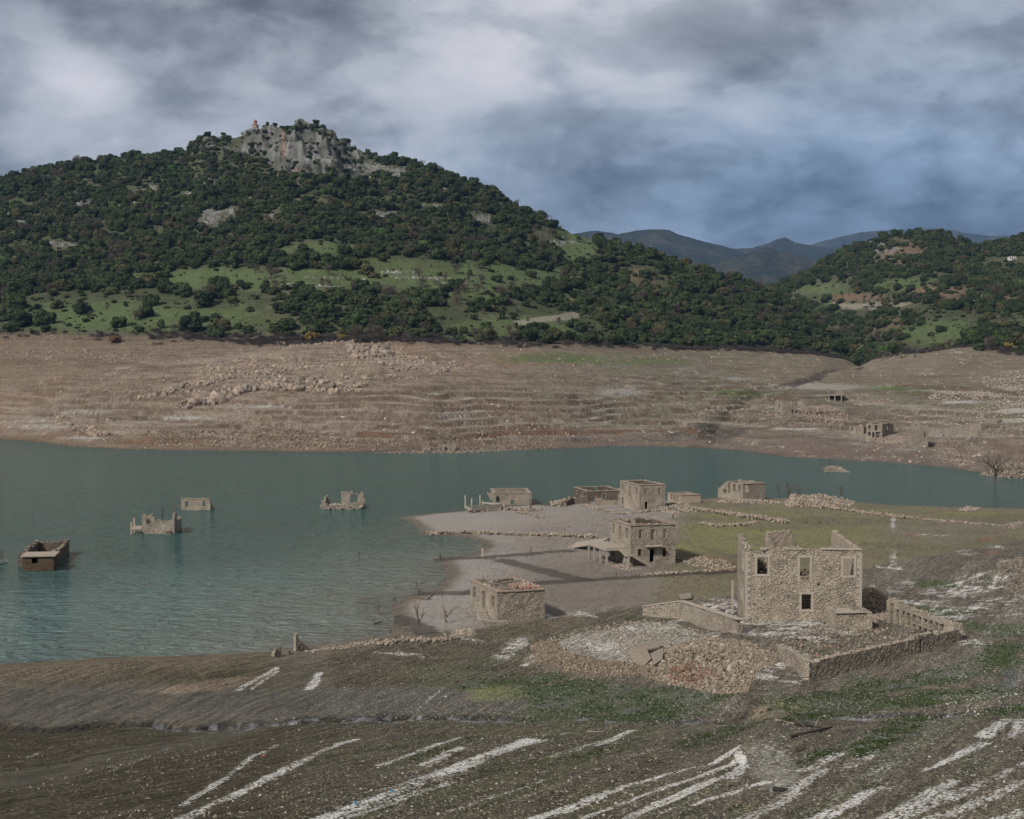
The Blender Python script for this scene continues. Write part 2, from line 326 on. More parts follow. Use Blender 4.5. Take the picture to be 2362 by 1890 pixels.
def blob(px, py, rx, ry, n=0.5, rot=0.0):
    out = np.zeros(PXg.shape, np.float32); b_ = np.abs(PXg - px) < 2.0 * rx; ii = np.nonzero(b_ & (np.abs(PYg - py + rot * (PXg - px)) < 2.0 * ry))
    dx = (PXg[ii] - px) / rx; dy = (PYg[ii] - py + rot * (PXg[ii] - px)) / ry
    out[ii] = sstep(1.15, 0.55, np.sqrt(dx * dx + dy * dy) + n * (0.6 * f2[ii] + 0.5 * f1[ii] + 0.3 * f3[ii])); return out
# near slope
base = C3(0.140, 0.115, 0.080)[None, None] * (1 + 0.30 * f2 + 0.35 * f3 + 0.15 * f1 + 0.35 * st3 + 0.2 * st1)[..., None]
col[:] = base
lay(sstep(-0.1, 0.7, f1 + st2) * near, (0.09, 0.08, 0.048), 0.6)
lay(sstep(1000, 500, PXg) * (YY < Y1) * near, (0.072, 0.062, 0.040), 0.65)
lay(sstep(0.1, 0.5, st1 + 0.5 * st3) * (YY < Y1 + 2) * near, (0.055, 0.046, 0.030), 0.6)
lay(sstep(0.25, 0.5, st3) * near * (YY < Y2), (0.19, 0.165, 0.125), 0.35)
lay(sstep(1150, 1700, PXg) * near * (YY < Y2), (0.165, 0.145, 0.115), 0.5)
near_slope = near & (YY < Y2); col[near_slope] *= 0.74  # evenly darker mud over the near slope
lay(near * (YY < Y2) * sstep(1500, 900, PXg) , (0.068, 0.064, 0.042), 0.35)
# wet band beside the stream, dark cracks
wb = sstep(0.0, 3, YY - Y1) * sstep(17, 9, YY - Y1 + 3 * f1) * sstep(2000, 900, PXg)
lay(wb, (0.092, 0.087, 0.078), 0.5); wet = np.maximum(wet, wb * 0.35)
lay(wb * sstep(-0.1, 0.3, st3 + 0.6 * f2), (0.055, 0.050, 0.044), 0.7)
lay(near * (YY < Y1 + 1) * sstep(500, 1100, PXg) * sstep(-0.1, 0.5, 0.8 * f1 + st1), (0.075, 0.080, 0.036), 0.6)
lay(near * (YY > Y1 + 12) * (YY < Y2) * sstep(900, 1000, PXg) * sstep(1300, 1100, PXg) * sstep(-0.3, 0.4, f2), (0.10, 0.105, 0.055), 0.6)
lay(sstep(1.2, 0.3, np.abs(YY - Y1 - 0.4 + 0.6 * f2)) * near, (0.028, 0.026, 0.024), 0.85)
lay(sstep(2.6, 0.5, np.abs(YY - Y1 + 1.0 + 1.3 * f2)) * near * sstep(200, 500, PXg) * sstep(0.0, 0.3, f3), (0.23, 0.24, 0.26), 0.7)
# pale crest along the left shore
lay(sstep(9, 2, np.abs(YY - Y2)) * sstep(1500, 600, PXg) * near, (0.165, 0.135, 0.10), 0.6)
lay(blob(500, 1578, 190, 14, 0.5, 0.12), (0.20, 0.155, 0.11), 0.6)
# moss and weed
MO = [(1560, 1610, 210, 42), (1300, 1590, 160, 34), (1480, 1650, 220, 28), (1240, 1575, 90, 22), (1850, 1620, 140, 30), (2020, 1590, 150, 34), (2180, 1560, 130, 30), (2300, 1520, 90, 55), (2330, 1640, 110, 20), (1900, 1650, 160, 14), (2080, 1680, 90, 36), (2010, 1720, 70, 30), (1640, 1700, 160, 18), (1350, 1745, 170, 16), (1150, 1770, 120, 14), (1220, 1815, 70, 9), (1590, 1876, 50, 7), (1700, 1862, 60, 7), (2015, 1812, 40, 6), (1900, 1740, 90, 18), (1000, 1735, 160, 16)]
MO += [(1450, 1625, 330, 34), (2150, 1610, 230, 36), (1200, 1570, 200, 18)]
moss = np.zeros(YY.shape)
for i, (a, b, c, d) in enumerate(MO):
    mk = blob(a, b, c, d, 1.1, 0.10 if b < 1680 else 0.3) * near
    dark = i < 12 or i > 20
    moss = np.maximum(moss, mk * (0.62 + 0.35 * f2 + 0.3 * f3) * (1.0 if dark else 0.62)); lay(mk, (0.062, 0.056, 0.040), 0.55)
    if dark: wet = np.maximum(wet, mk * sstep(0.0, 0.35, -f2) * 0.6)
lay(blob(1160, 1600, 90, 22, 0.6, 0.1), (0.13, 0.145, 0.05), 0.7); lay(blob(1120, 1592, 60, 12, 0.6, 0.1), (0.20, 0.22, 0.07), 0.45)
pu = blob(2330, 1560, 26, 50, 1.2) * sstep(-0.1, 0.2, f3); lay(pu, (0.05, 0.05, 0.05), 0.8); wet = np.maximum(wet, pu)
lay(blob(1785, 1770, 62, 60, 0.25, -0.4) * near, (0.25, 0.24, 0.205), 0.95)
lay(blob(1790, 1640, 80, 26, 0.4, 0.1), (0.205, 0.160, 0.110), 0.9)
# salt: white streaks running up the rows
STR = [(340, 1925, 820, 1706, 2.6, .8), (420, 1858, 640, 1718, 1.6, .75), (735, 1890, 1225, 1706, 5, 1.0), (980, 1800, 1230, 1708, 6, .9), (1060, 1725, 980, 1765, 3.5, .8), (880, 1765, 1060, 1702, 2.6, .8), (700, 1920, 1050, 1800, 2.4, .6),
       (1230, 1890, 1700, 1724, 2.6, .95), (1330, 1895, 1700, 1755, 2, .9), (1440, 1890, 1715, 1770, 3.2, 1.0), (1600, 1858, 1740, 1810, 1.8, .9), (1700, 1735, 1712, 1760, 2.4, .95), (1715, 1765, 1690, 1795, 3, .95), (1740, 1810, 1770, 1805, 2.6, .95),
       (1810, 1840, 1900, 1775, 3.5, .75), (1850, 1780, 1930, 1740, 4, .85), (1960, 1770, 2030, 1730, 4, .8), (1850, 1910, 2050, 1815, 4.5, 1.0), (1720, 1890, 1850, 1830, 5, .6), (2020, 1900, 2200, 1800, 3.2, .85), (2060, 1895, 2362, 1760, 4.5, .8), (2130, 1780, 2270, 1715, 2.6, .95),
       (2270, 1700, 2320, 1660, 5, .85), (2340, 1700, 2355, 1660, 4, .8), (2150, 1900, 2362, 1800, 5, .85), (2250, 1910, 2400, 1860, 4, .8), (550, 1592, 640, 1540, 1.8, .7), (580, 1590, 640, 1548, 1.4, .6), (715, 1590, 738, 1552, 2.8, .75), (960, 1640, 1025, 1585, 1.6, .6), (60, 1750, 120, 1722, 1.0, .5),
       (1180, 1700, 1320, 1690, 2, .4), (1270, 1745, 1420, 1700, 2.2, .5), (1380, 1720, 1460, 1685, 2.4, .75), (1500, 1880, 1700, 1830, 1.6, .4), (900, 1850, 1000, 1820, 1.4, .35), (1040, 1870, 1250, 1800, 1.6, .45), (250, 1780, 400, 1725, 1.0, .35), (1180, 1850, 1500, 1730, 1.5, .35), (2000, 1790, 2070, 1760, 2, .5)]
salt = np.zeros(YY.shape)
for a, b, c, d, wd, k in STR:
    p = world_pts([(a, min(b, 1925)), ((a + c) / 2, (b + d) / 2), (c, d)])
    dd = band(p, wd * 1.5)
    ww = wd * (0.20 if c < 1240 or wd < 3 else 0.15)
    q = np.exp(-(dd / ww) ** 2)
    salt = np.maximum(salt, k * sstep(0.22, 0.95, q * (1.0 + 0.9 * st1 + 0.4 * f3) + 0.15 * st1))
# salt in broken patches round the ruins
SP = [(1180, 1500, 60, 30, -0.5), (1220, 1525, 34, 14, -0.5), (1560, 1440, 90, 16, -0.25), (1640, 1466, 50, 20, -0.4), (1760, 1448, 120, 26, 0.05), (1870, 1442, 120, 22, 0.1), (1700, 1410, 60, 34, -.3), (1640, 1400, 60, 20, -0.2), (1800, 1540, 90, 34, -0.3), (1830, 1570, 60, 18, 0.0), (1960, 1450, 60, 18, 0.2), (1860, 1475, 70, 12, 0), (1720, 1515, 30, 10, 0),
      (2000, 1395, 60, 24, -0.3), (2150, 1375, 120, 22, -0.22), (2290, 1400, 110, 26, -0.2), (2080, 1350, 60, 16, -0.2), (2250, 1350, 120, 30, -0.2), (2320, 1410, 60, 20, 0), (2230, 1480, 60, 16, 0.2), (1330, 1415, 60, 9, 0.2), (1250, 1418, 45, 7, 0.2), (1080, 1478, 50, 6, 0.1), (920, 1508, 120, 6, 0.1), (1400, 1490, 150, 22, 0.1), (1470, 1450, 90, 14, 0.0), (1500, 1500, 80, 12, 0.0), (1340, 1480, 60, 16, 0), (2060, 1205, 10, 26, 0), (2060, 1290, 14, 34, 0), (2050, 1310, 60, 5, .1), (2230, 1275, 40, 12, .1), (2300, 1262, 40, 10, 0), (2150, 1235, 50, 4, 0), (2330, 1295, 50, 7, 0.1), (2190, 1420, 60, 30, 0.2)]
for a, b, c, d, e in SP:
    salt = np.maximum(salt, 0.84 * blob(a, b, c, d, 1.0, -e) * sstep(-0.5, 0.45, f3 + 0.8 * f2))
right = sstep(1000, 1900, PXg) * (YY < Y2) * near
salt = np.maximum(salt, right * (0.13 + 0.16 * sstep(-0.1, 0.5, st1)))
salt = np.maximum(salt, 0.12 * (YY < Y2) * near * sstep(300, 900, PXg)); salt = np.maximum(salt, 0.42 * sstep(0.2, 1.0, pd) * near)
# the flats
flat = near * sstep(0.5, 4.0, sd_full) * sstep(-2, 8, YY - Y2)
gm = sstep(1500, 1600, fwx + (PYg - 1250) * 0.3)
mud = C3(0.268, 0.242, 0.220)[None, None] * (1 + 0.05 * f2 + 0.08 * f1)[..., None]
lay(flat, mud, 1.0); wet = np.where(flat * (1 - gm) > 0.5, np.maximum(wet, 0.2 + 0.22 * sstep(1330, 1150, PXg)), wet)
lay(flat * sstep(1100, 1250, PXg) * sstep(1165, 1240, PYg), (0.205, 0.177, 0.150), 0.75)
lay(flat * sstep(1270, 1330, PYg) * sstep(1150, 1300, PXg), (0.168, 0.145, 0.122), 0.8)
lay(flat * gm, (0.185, 0.165, 0.105), 0.95)
for a, b, c, d, k in [(1700, 1225, 150, 20, .95), (1640, 1265, 130, 22, .9), (1750, 1190, 170, 14, .6), (1950, 1195, 60, 16, .4), (2250, 1188, 130, 9, 1.0), (1850, 1255, 150, 18, .7), (1960, 1230, 130, 30, .55), (2060, 1175, 90, 5, .7)]:
    lay(flat * blob(a, b, c, d, 0.45), (0.195, 0.195, 0.088), k * 0.9)
lay(flat * blob(2180, 1225, 180, 34, 0.4), (0.185, 0.168, 0.125), 0.8)
lay(flat * sstep(0.1, 0.5, f1 + 0.4 * f2) * gm, (0.135, 0.125, 0.085), 0.6)
lay(near * blob(1660, 1300, 70, 20, 0.3, -0.25), (0.165, 0.115, 0.065), 0.85)
# shrinkage cracks in the drying mud
crk = np.minimum(np.abs(fbm(XX, YY, 1.5, 3, 131)), np.abs(fbm(XX, YY * 1.3, 1.1, 3, 133)))
lay(flat * sstep(0.055, 0.015, crk) * sstep(1180, 1300, PYg + 0.25 * (PXg - 1100)), (0.085, 0.072, 0.06), 0.55)
shl = sstep(3.2, 0.4, np.abs(sd_full - 0.2)) * near
lay(shl * (YY > Y2 - 10), (0.11, 0.095, 0.08), 0.55)
wet = np.maximum(wet, sstep(5, 0.5, np.abs(sd_full)) * near * 0.35)
for a, b, c, d, k in [(1160, 1295, 60, 4, .6), (1650, 1320, 60, 12, .3), (945, 1455, 60, 6, .7)]:
    lay(blob(a, b, c, d, 0.8, -0.22), (0.09, 0.078, 0.065), k)
for lnp in ([(1160, 1292), (1230, 1310), (1300, 1332), (1345, 1338)], [(1345, 1338), (1250, 1344), (1090, 1368)], [(1345, 1338), (1480, 1330), (1700, 1318)], [(981, 1370), (1085, 1366)], [(1010, 1290), (1130, 1284), (1310, 1270)], [(905, 1425), (970, 1446), (990, 1460)]):
    p = world_pts(lnp); lay(sstep(2.0, 1.2, band(p, 3) + 0.8 * f2 + 0.4 * f3) * near, (0.060, 0.050, 0.040), 0.85)
lay(near * sstep(0.0, 1.0, pd), (0.235, 0.205, 0.160), 0.7)
# grass tufts round the ruins, broken brick
for a, b, c, d, k in [(2150, 1345, 60, 9, 1), (2160, 1410, 80, 10, .9), (2230, 1440, 70, 10, .8), (2330, 1450, 60, 22, .8), (1880, 1500, 50, 9, .45), (1850, 1520, 30, 7, .6), (1990, 1465, 30, 8, .4), (1480, 1430, 60, 6, .5), (1560, 1460, 60, 14, .6), (1610, 1470, 30, 8, .7), (2300, 1340, 50, 14, .5), (1760, 1500, 40, 8, .3), (2120, 1500, 60, 10, .6)]:
    moss = np.maximum(moss, near * blob(a, b, c, d, 1.2, -0.1) * k * 0.75)
for a, b, c, d, k in [(1660, 1395, 36, 9, .9), (1580, 1545, 46, 16, .55), (1540, 1560, 26, 10, .5), (2105, 1235, 18, 3.5, .9), (2270, 1245, 36, 6, .6), (2285, 1275, 38, 4, .8), (2000, 1330, 20, 6, .4), (1880, 1462, 40, 6, .3), (1780, 1455, 30, 5, .35)]:
    lay(near * blob(a, b, c, d, 0.9) * sstep(-0.2, 0.2, f3), (0.24, 0.10, 0.065), k)
# debris ground round the ruins
lay(near * np.maximum(blob(1700, 1530, 170, 40, .4, .1), blob(1330, 1530, 130, 34, .4, -0.15)), (0.175, 0.142, 0.115), 0.6)

# the far bank
fb = farm * (YY > 380)
h1 = fbm(XX, YY, 70, 4, 141); h2 = fbm(XX, YY, 14, 4, 143); h3 = fbm(XX, YY, 4.5, 3, 145); hs = fbm(XX * 0.12, ZZ * 3.0 + YY * 0.02, 2.2, 4, 147)
bt = C3(0.262, 0.208, 0.162)[None, None] * (1 + 0.30 * h2 + 0.35 * h3 + 0.15 * h1)[..., None]
lay(fb.astype(float), bt, 1.0)
lay(fb * sstep(0.0, 0.5, h1 + 0.5 * hs), (0.215, 0.138, 0.092), 0.7)
lay(fb * sstep(0.15, 0.55, hs + 0.3 * h2), (0.31, 0.27, 0.22), 0.6)
lay(fb * sstep(700, 200, PXg) * sstep(910, 850, PYg), (0.20, 0.155, 0.112), 0.85)
lay(fb * sstep(1050, 1500, PXg + 60 * h1) * sstep(1030, 960, PYg), (0.160, 0.148, 0.112), 0.9)
lay(fb * sstep(1500, 1800, PXg) * sstep(920, 850, PYg), (0.225, 0.180, 0.132), 0.7)
lay(fb * sstep(14, 2, np.abs(YH - YY - 8 + 8 * h2)), (0.15, 0.115, 0.08), 0.55)
for a, b, c, d, k, cc in [(700, 868, 160, 6, .5, 0), (560, 935, 130, 5, .4, 0), (1000, 905, 200, 5, .5, 0), (1290, 826, 160, 13, .75, 1), (1460, 835, 160, 10, .6, 1), (1740, 912, 60, 8, .9, 1), (1690, 905, 55, 7, .8, 1), (2060, 897, 60, 7, 1.0, 1), (2120, 902, 60, 7, .6, 1), (1890, 905, 40, 5, .6, 1), (2330, 962, 50, 3, .8, 1), (1850, 872, 25, 5, .6, 1), (1270, 917, 60, 4, .7, 1), (1010, 912, 40, 4, .7, 1), (1180, 915, 30, 3, .7, 1), (850, 868, 40, 5, .5, 1)]:
    lay(fb * blob(a, b, c, d, 0.7), (0.095, 0.145, 0.045) if cc else (0.17, 0.165, 0.12), k)
lay(fb * sstep(1500, 1650, PXg) * sstep(1000, 940, PYg) * sstep(0.0, 0.4, h2), (0.17, 0.165, 0.125), 0.6)
lay(fb * np.maximum(blob(640, 850, 420, 44, 0.8, 0.02), 0.7 * blob(500, 930, 330, 34, 0.8)), bt * 1.28, 0.8)
lay(fb * np.maximum(blob(700, 830, 330, 24, 0.9), blob(620, 885, 240, 14, 0.9)) * sstep(-0.1, 0.35, h3 + 0.6 * fbm(XX, YY, 2.2, 2, 149)), (0.40, 0.325, 0.27), 0.7)
lay(fb * tm * sstep(0.02, 0.15, fr) * sstep(0.62, 0.5, fr) * sstep(-0.35, 0.2, h1), (0.33, 0.28, 0.225), 0.5)
lay(fb * scarp * sstep(-0.6, 0.1, h3 + h2), (0.095, 0.066, 0.045), 0.85)
hs2 = fbm(XX * 0.05, ZZ * 2.2 + YY * 0.01 + 2 * fbm(XX, YY, 60, 3, 148), 1.1, 3, 146); lay(fb * sstep(0.05, 0.35, hs2), (0.145, 0.108, 0.078), 0.6); lay(fb * sstep(-0.1, -0.4, hs2) * sstep(900, 940, PYg), (0.36, 0.32, 0.275), 0.45)
lay(fb * sstep(0.2, 0.5, hs - 0.3 * h3) * sstep(0.1, -0.3, h1), (0.12, 0.088, 0.060), 0.6)
lay(fb * tm * sstep(0.97, 1.0, fr) , (0.33, 0.28, 0.23), 0.4)
lay(fb * tm * sstep(0.06, 0.25, fr) * sstep(0.55, 0.35, fr) * sstep(0.15, 0.5, h2), (0.44, 0.43, 0.40), 0.55)      # pale silt lying on the terraces
for a, b, c, d, k in [(90, 985, 90, 5, .4), (200, 952, 60, 4, .5), (240, 1010, 110, 3, .6), (60, 972, 60, 3, .5), (440, 965, 60, 4, .7), (620, 940, 120, 3, .6), (620, 875, 60, 3, .5), (1840, 990, 80, 3, .7), (2340, 948, 40, 6, .8), (2350, 970, 60, 5, .7), (2180, 1005, 60, 4, .6), (1900, 892, 110, 8, .4), (2230, 928, 60, 4, .6), (1990, 1025, 40, 4, .6), (2080, 1038, 50, 4, .7), (1700, 875, 40, 6, .3), (1420, 905, 60, 8, .4), (1040, 960, 60, 3, .5)]:
    lay(fb * blob(a, b, c, d, 0.9), (0.47, 0.46, 0.44), k)
lay(fb * sstep(3.2, 1.8, ZZ) * sstep(0.1, 0.9, ZZ + 0.8), (0.175, 0.125, 0.09), 0.6)
lay(fb * sstep(0.9, 0.2, ZZ), (0.13, 0.10, 0.08), 0.7)
lay(fb * sstep(1050, 1350, PXg) * sstep(8, 4, ZZ + 2 * h1) , (0.165, 0.135, 0.115), 0.6)
p = world_pts([(1560, 1003), (1640, 985), (1690, 1000), (1660, 1020)]); lay(fb * sstep(9, 3, band(p, 10) + 5 * h2), (0.085, 0.075, 0.065), 0.8)
p = world_pts([(1985, 848), (1905, 858), (1880, 878), (1840, 885), (1812, 889)]); lay(fb * sstep(4.5, 1.5, band(p, 6) + 2.5 * h2), (0.075, 0.06, 0.05), 0.85)
lay(fb * sstep(0.34, 0.6, h3 + 0.5 * fbm(XX, YY, 1.6, 2, 149)) * sstep(-0.5, 0.4, h2), (0.42, 0.36, 0.30), 0.6)

for ln_, wd_, cc_, k_ in (([(840, 1010), (1000, 1001), (1150, 997), (1300, 992), (1420, 996), (1600, 992)], 5, (0.150, 0.088, 0.056), .85), ([(0, 1012), (100, 1012), (300, 1020), (420, 1016), (640, 1012)], 4, (0.16, 0.105, 0.07), .7), ([(0, 1026), (160, 1035), (300, 1040), (800, 1044), (1300, 1034), (1600, 1028), (1800, 1050)], 3, (0.10, 0.078, 0.06), .6), ([(1330, 1016), (1500, 1012), (1600, 1010)], 4, (0.13, 0.115, 0.10), .6),
                         ([(620, 918), (640, 912), (680, 915), (860, 918)], 2.5, (0.12, 0.085, 0.06), .7), ([(0, 835), (200, 832), (380, 852)], 6, (0.15, 0.105, 0.075), .6), ([(860, 875), (1100, 868), (1300, 872)], 3, (0.15, 0.11, 0.08), .6), ([(900, 945), (1100, 935), (1300, 940)], 3, (0.13, 0.095, 0.07), .6), ([(1700, 990), (1850, 985), (1960, 990)], 3, (0.12, 0.095, 0.07), .7), ([(1730, 1010), (1900, 1012), (2060, 1016)], 3, (0.12, 0.095, 0.07), .6), ([(2060, 1005), (2200, 1015), (2362, 1010)], 3, (0.12, 0.10, 0.075), .5)):
    p = world_pts(ln_, ymin=420); lay(fb * sstep(wd_, wd_ * 0.4, band(p, wd_) + 0.45 * wd_ * h2 + 0.3 * wd_ * h3), cc_, k_)
lay(fb * sstep(0.12, 0.40, h3 + 0.5 * h2) * sstep(1600, 1200, PXg), (0.135, 0.100, 0.075), 0.55)
col[fb] *= 1.08
# the hills
hm = (YY > np.where(PXg < 1880, YH, np.minimum(YH, YHR))) & (YY > 600)
gfn = fbm(XX, YY, 45, 4, 151); g2 = fbm(XX, YY, 9, 3, 153)
grass = C3(0.072, 0.082, 0.042)[None, None] * (1 + 0.3 * g2 + 0.2 * gfn)[..., None]
lay(hm.astype(float), grass, 1.0)
lay(hm * sstep(0.0, 0.5, gfn + 0.4 * g2), (0.120, 0.110, 0.070), 0.7)
lay(hm * sstep(0.15, 0.4, g2 + 0.4 * fbm(XX, YY, 3, 2, 155)), (0.062, 0.068, 0.036), 0.7)
lay(hm * sstep(18, 3, np.abs(YY - YH) + 8 * g2), (0.12, 0.10, 0.075), 0.8)
for a, b, c, d, k in [(640, 642, 330, 30, .7), (1120, 650, 250, 48, .65), (300, 732, 330, 38, .65), (1330, 570, 60, 46, .7), (1180, 760, 200, 34, .6), (900, 620, 120, 26, .6)] + [(1150, 640, 260, 30, .6), (420, 640, 150, 20, .45), (730, 575, 90, 18, .8), (500, 650, 130, 16, .4), (1180, 770, 160, 16, .8), (2190, 770, 130, 34, .7), (2090, 655, 90, 18, .6), (1900, 668, 70, 16, .6), (1020, 660, 60, 8, .9), (1330, 570, 60, 30, .5), (1940, 702, 60, 6, .8), (300, 730, 300, 22, .5), (2260, 566, 80, 8, .6)]:
    lay(hm * blob(a, b, c, d, 0.6), (0.096, 0.128, 0.054), min(1.0, k * 1.4))
for a, b, c, d, k in [(1975, 686, 75, 12, .9), (2180, 672, 90, 12, .9), (2090, 580, 60, 26, .6), (2320, 690, 60, 14, .7), (2170, 690, 70, 16, .6), (2050, 600, 50, 20, .5), (2030, 750, 60, 30, .4), (1300, 690, 60, 14, .4), (1480, 640, 60, 20, .4), (80, 580, 110, 16, .5)]:
    lay(hm * blob(a, b, c, d, 0.7), (0.185, 0.125, 0.085), k)
for lnp in ([(1650, 735), (1800, 700), (1920, 700), (2010, 706), (2080, 705), (2180, 692), (2362, 697)], [(1200, 745), (1300, 733), (1400, 720)]):
    p = world_pts(lnp, ymin=850); lay(hm * sstep(6, 3, band(p, 6)), (0.28, 0.25, 0.20), 0.75)
rockn = fbm(XX, YY, 5, 4, 161)
rock = C3(0.185, 0.182, 0.175)[None, None] * (1 + 0.6 * rockn + 0.4 * g2)[..., None]
RP = [(350, 440, 34, 16), (480, 420, 40, 14), (440, 452, 26, 12), (200, 470, 26, 8), (290, 472, 36, 6), (490, 500, 34, 24), (530, 490, 16, 10), (630, 505, 18, 10), (45, 515, 20, 8), (20, 495, 22, 5), (870, 500, 60, 12), (900, 400, 60, 16), (850, 385, 40, 14), (1120, 505, 22, 14), (1040, 440, 20, 8), (1075, 460, 26, 6), (1000, 480, 50, 8), (120, 565, 60, 8), (2040, 575, 34, 12), (2000, 560, 20, 6), (910, 350, 60, 10), (820, 500, 16, 20), (1060, 490, 30, 12), (1290, 560, 50, 6), (730, 662, 60, 3), (900, 628, 60, 3), (990, 640, 80, 3), (380, 455, 30, 6), (620, 440, 50, 10)]
for a, b, c, d in RP:
    lay(hm * blob(a, b, c, d, 0.9) * sstep(-0.2, 0.15, rockn), rock, 0.95)
lay(crag, rock, 0.97)
lay(crag * sstep(-0.2, 0.2, fbm(XX, ZZ, 9, 4, 163)), (0.085, 0.088, 0.072), 0.8); lay(crag * sstep(0.1, 0.3, fbm(XX, ZZ * 0.5, 5, 4, 164)), (0.07, 0.08, 0.05), 0.7)
lay(crag * blob(700, 412, 36, 16, 0.7), (0.33, 0.19, 0.125), 0.85); lay(crag * blob(655, 330, 8, 40, 0.7), (0.33, 0.21, 0.15), 0.5)
lay(hm * sstep(0.35, 0.6, fbm(XX, YY, 3, 3, 165)) * sstep(-0.1, 0.5, gfn), rock, 0.5)

# ------------------------------------------------------------------ scene graph helpers
def link(o, parent=None):
    sc.collection.objects.link(o)
    if parent is not None: o.parent = parent
    return o
def tag(o, label=None, cat=None, group=None, kind=None):
    if label: o['label'] = label
    if cat: o['category'] = cat
    if group: o['group'] = group
    if kind: o['kind'] = kind
    return o
def mesh_np(name, V, Fq, mat, parent=None, smooth=False, cols=None, mats=None, midx=None):
    """mesh from numpy arrays; Fq is (n,3) or (n,4)"""
    me = bpy.data.meshes.new(name); V = np.asarray(V, np.float32); Fq = np.asarray(Fq, np.int32); k = Fq.shape[1]; n = len(Fq)
    me.vertices.add(len(V)); me.vertices.foreach_set('co', V.ravel())
    me.loops.add(n * k); me.loops.foreach_set('vertex_index', Fq.ravel())
    me.polygons.add(n); me.polygons.foreach_set('loop_start', np.arange(0, n * k, k, dtype=np.int32)); me.polygons.foreach_set('loop_total', np.full(n, k, np.int32))
    me.polygons.foreach_set('use_smooth', np.full(n, smooth, bool))
    for m_ in (mats or [mat]): me.materials.append(m_)
    if midx is not None: me.polygons.foreach_set('material_index', np.asarray(midx, np.int32))
    if cols is not None:
        a = me.color_attributes.new('Col', 'FLOAT_COLOR', 'POINT'); a.data.foreach_set('color', np.asarray(cols, np.float32).ravel())
    me.update(); me.validate()
    return link(bpy.data.objects.new(name, me), parent)

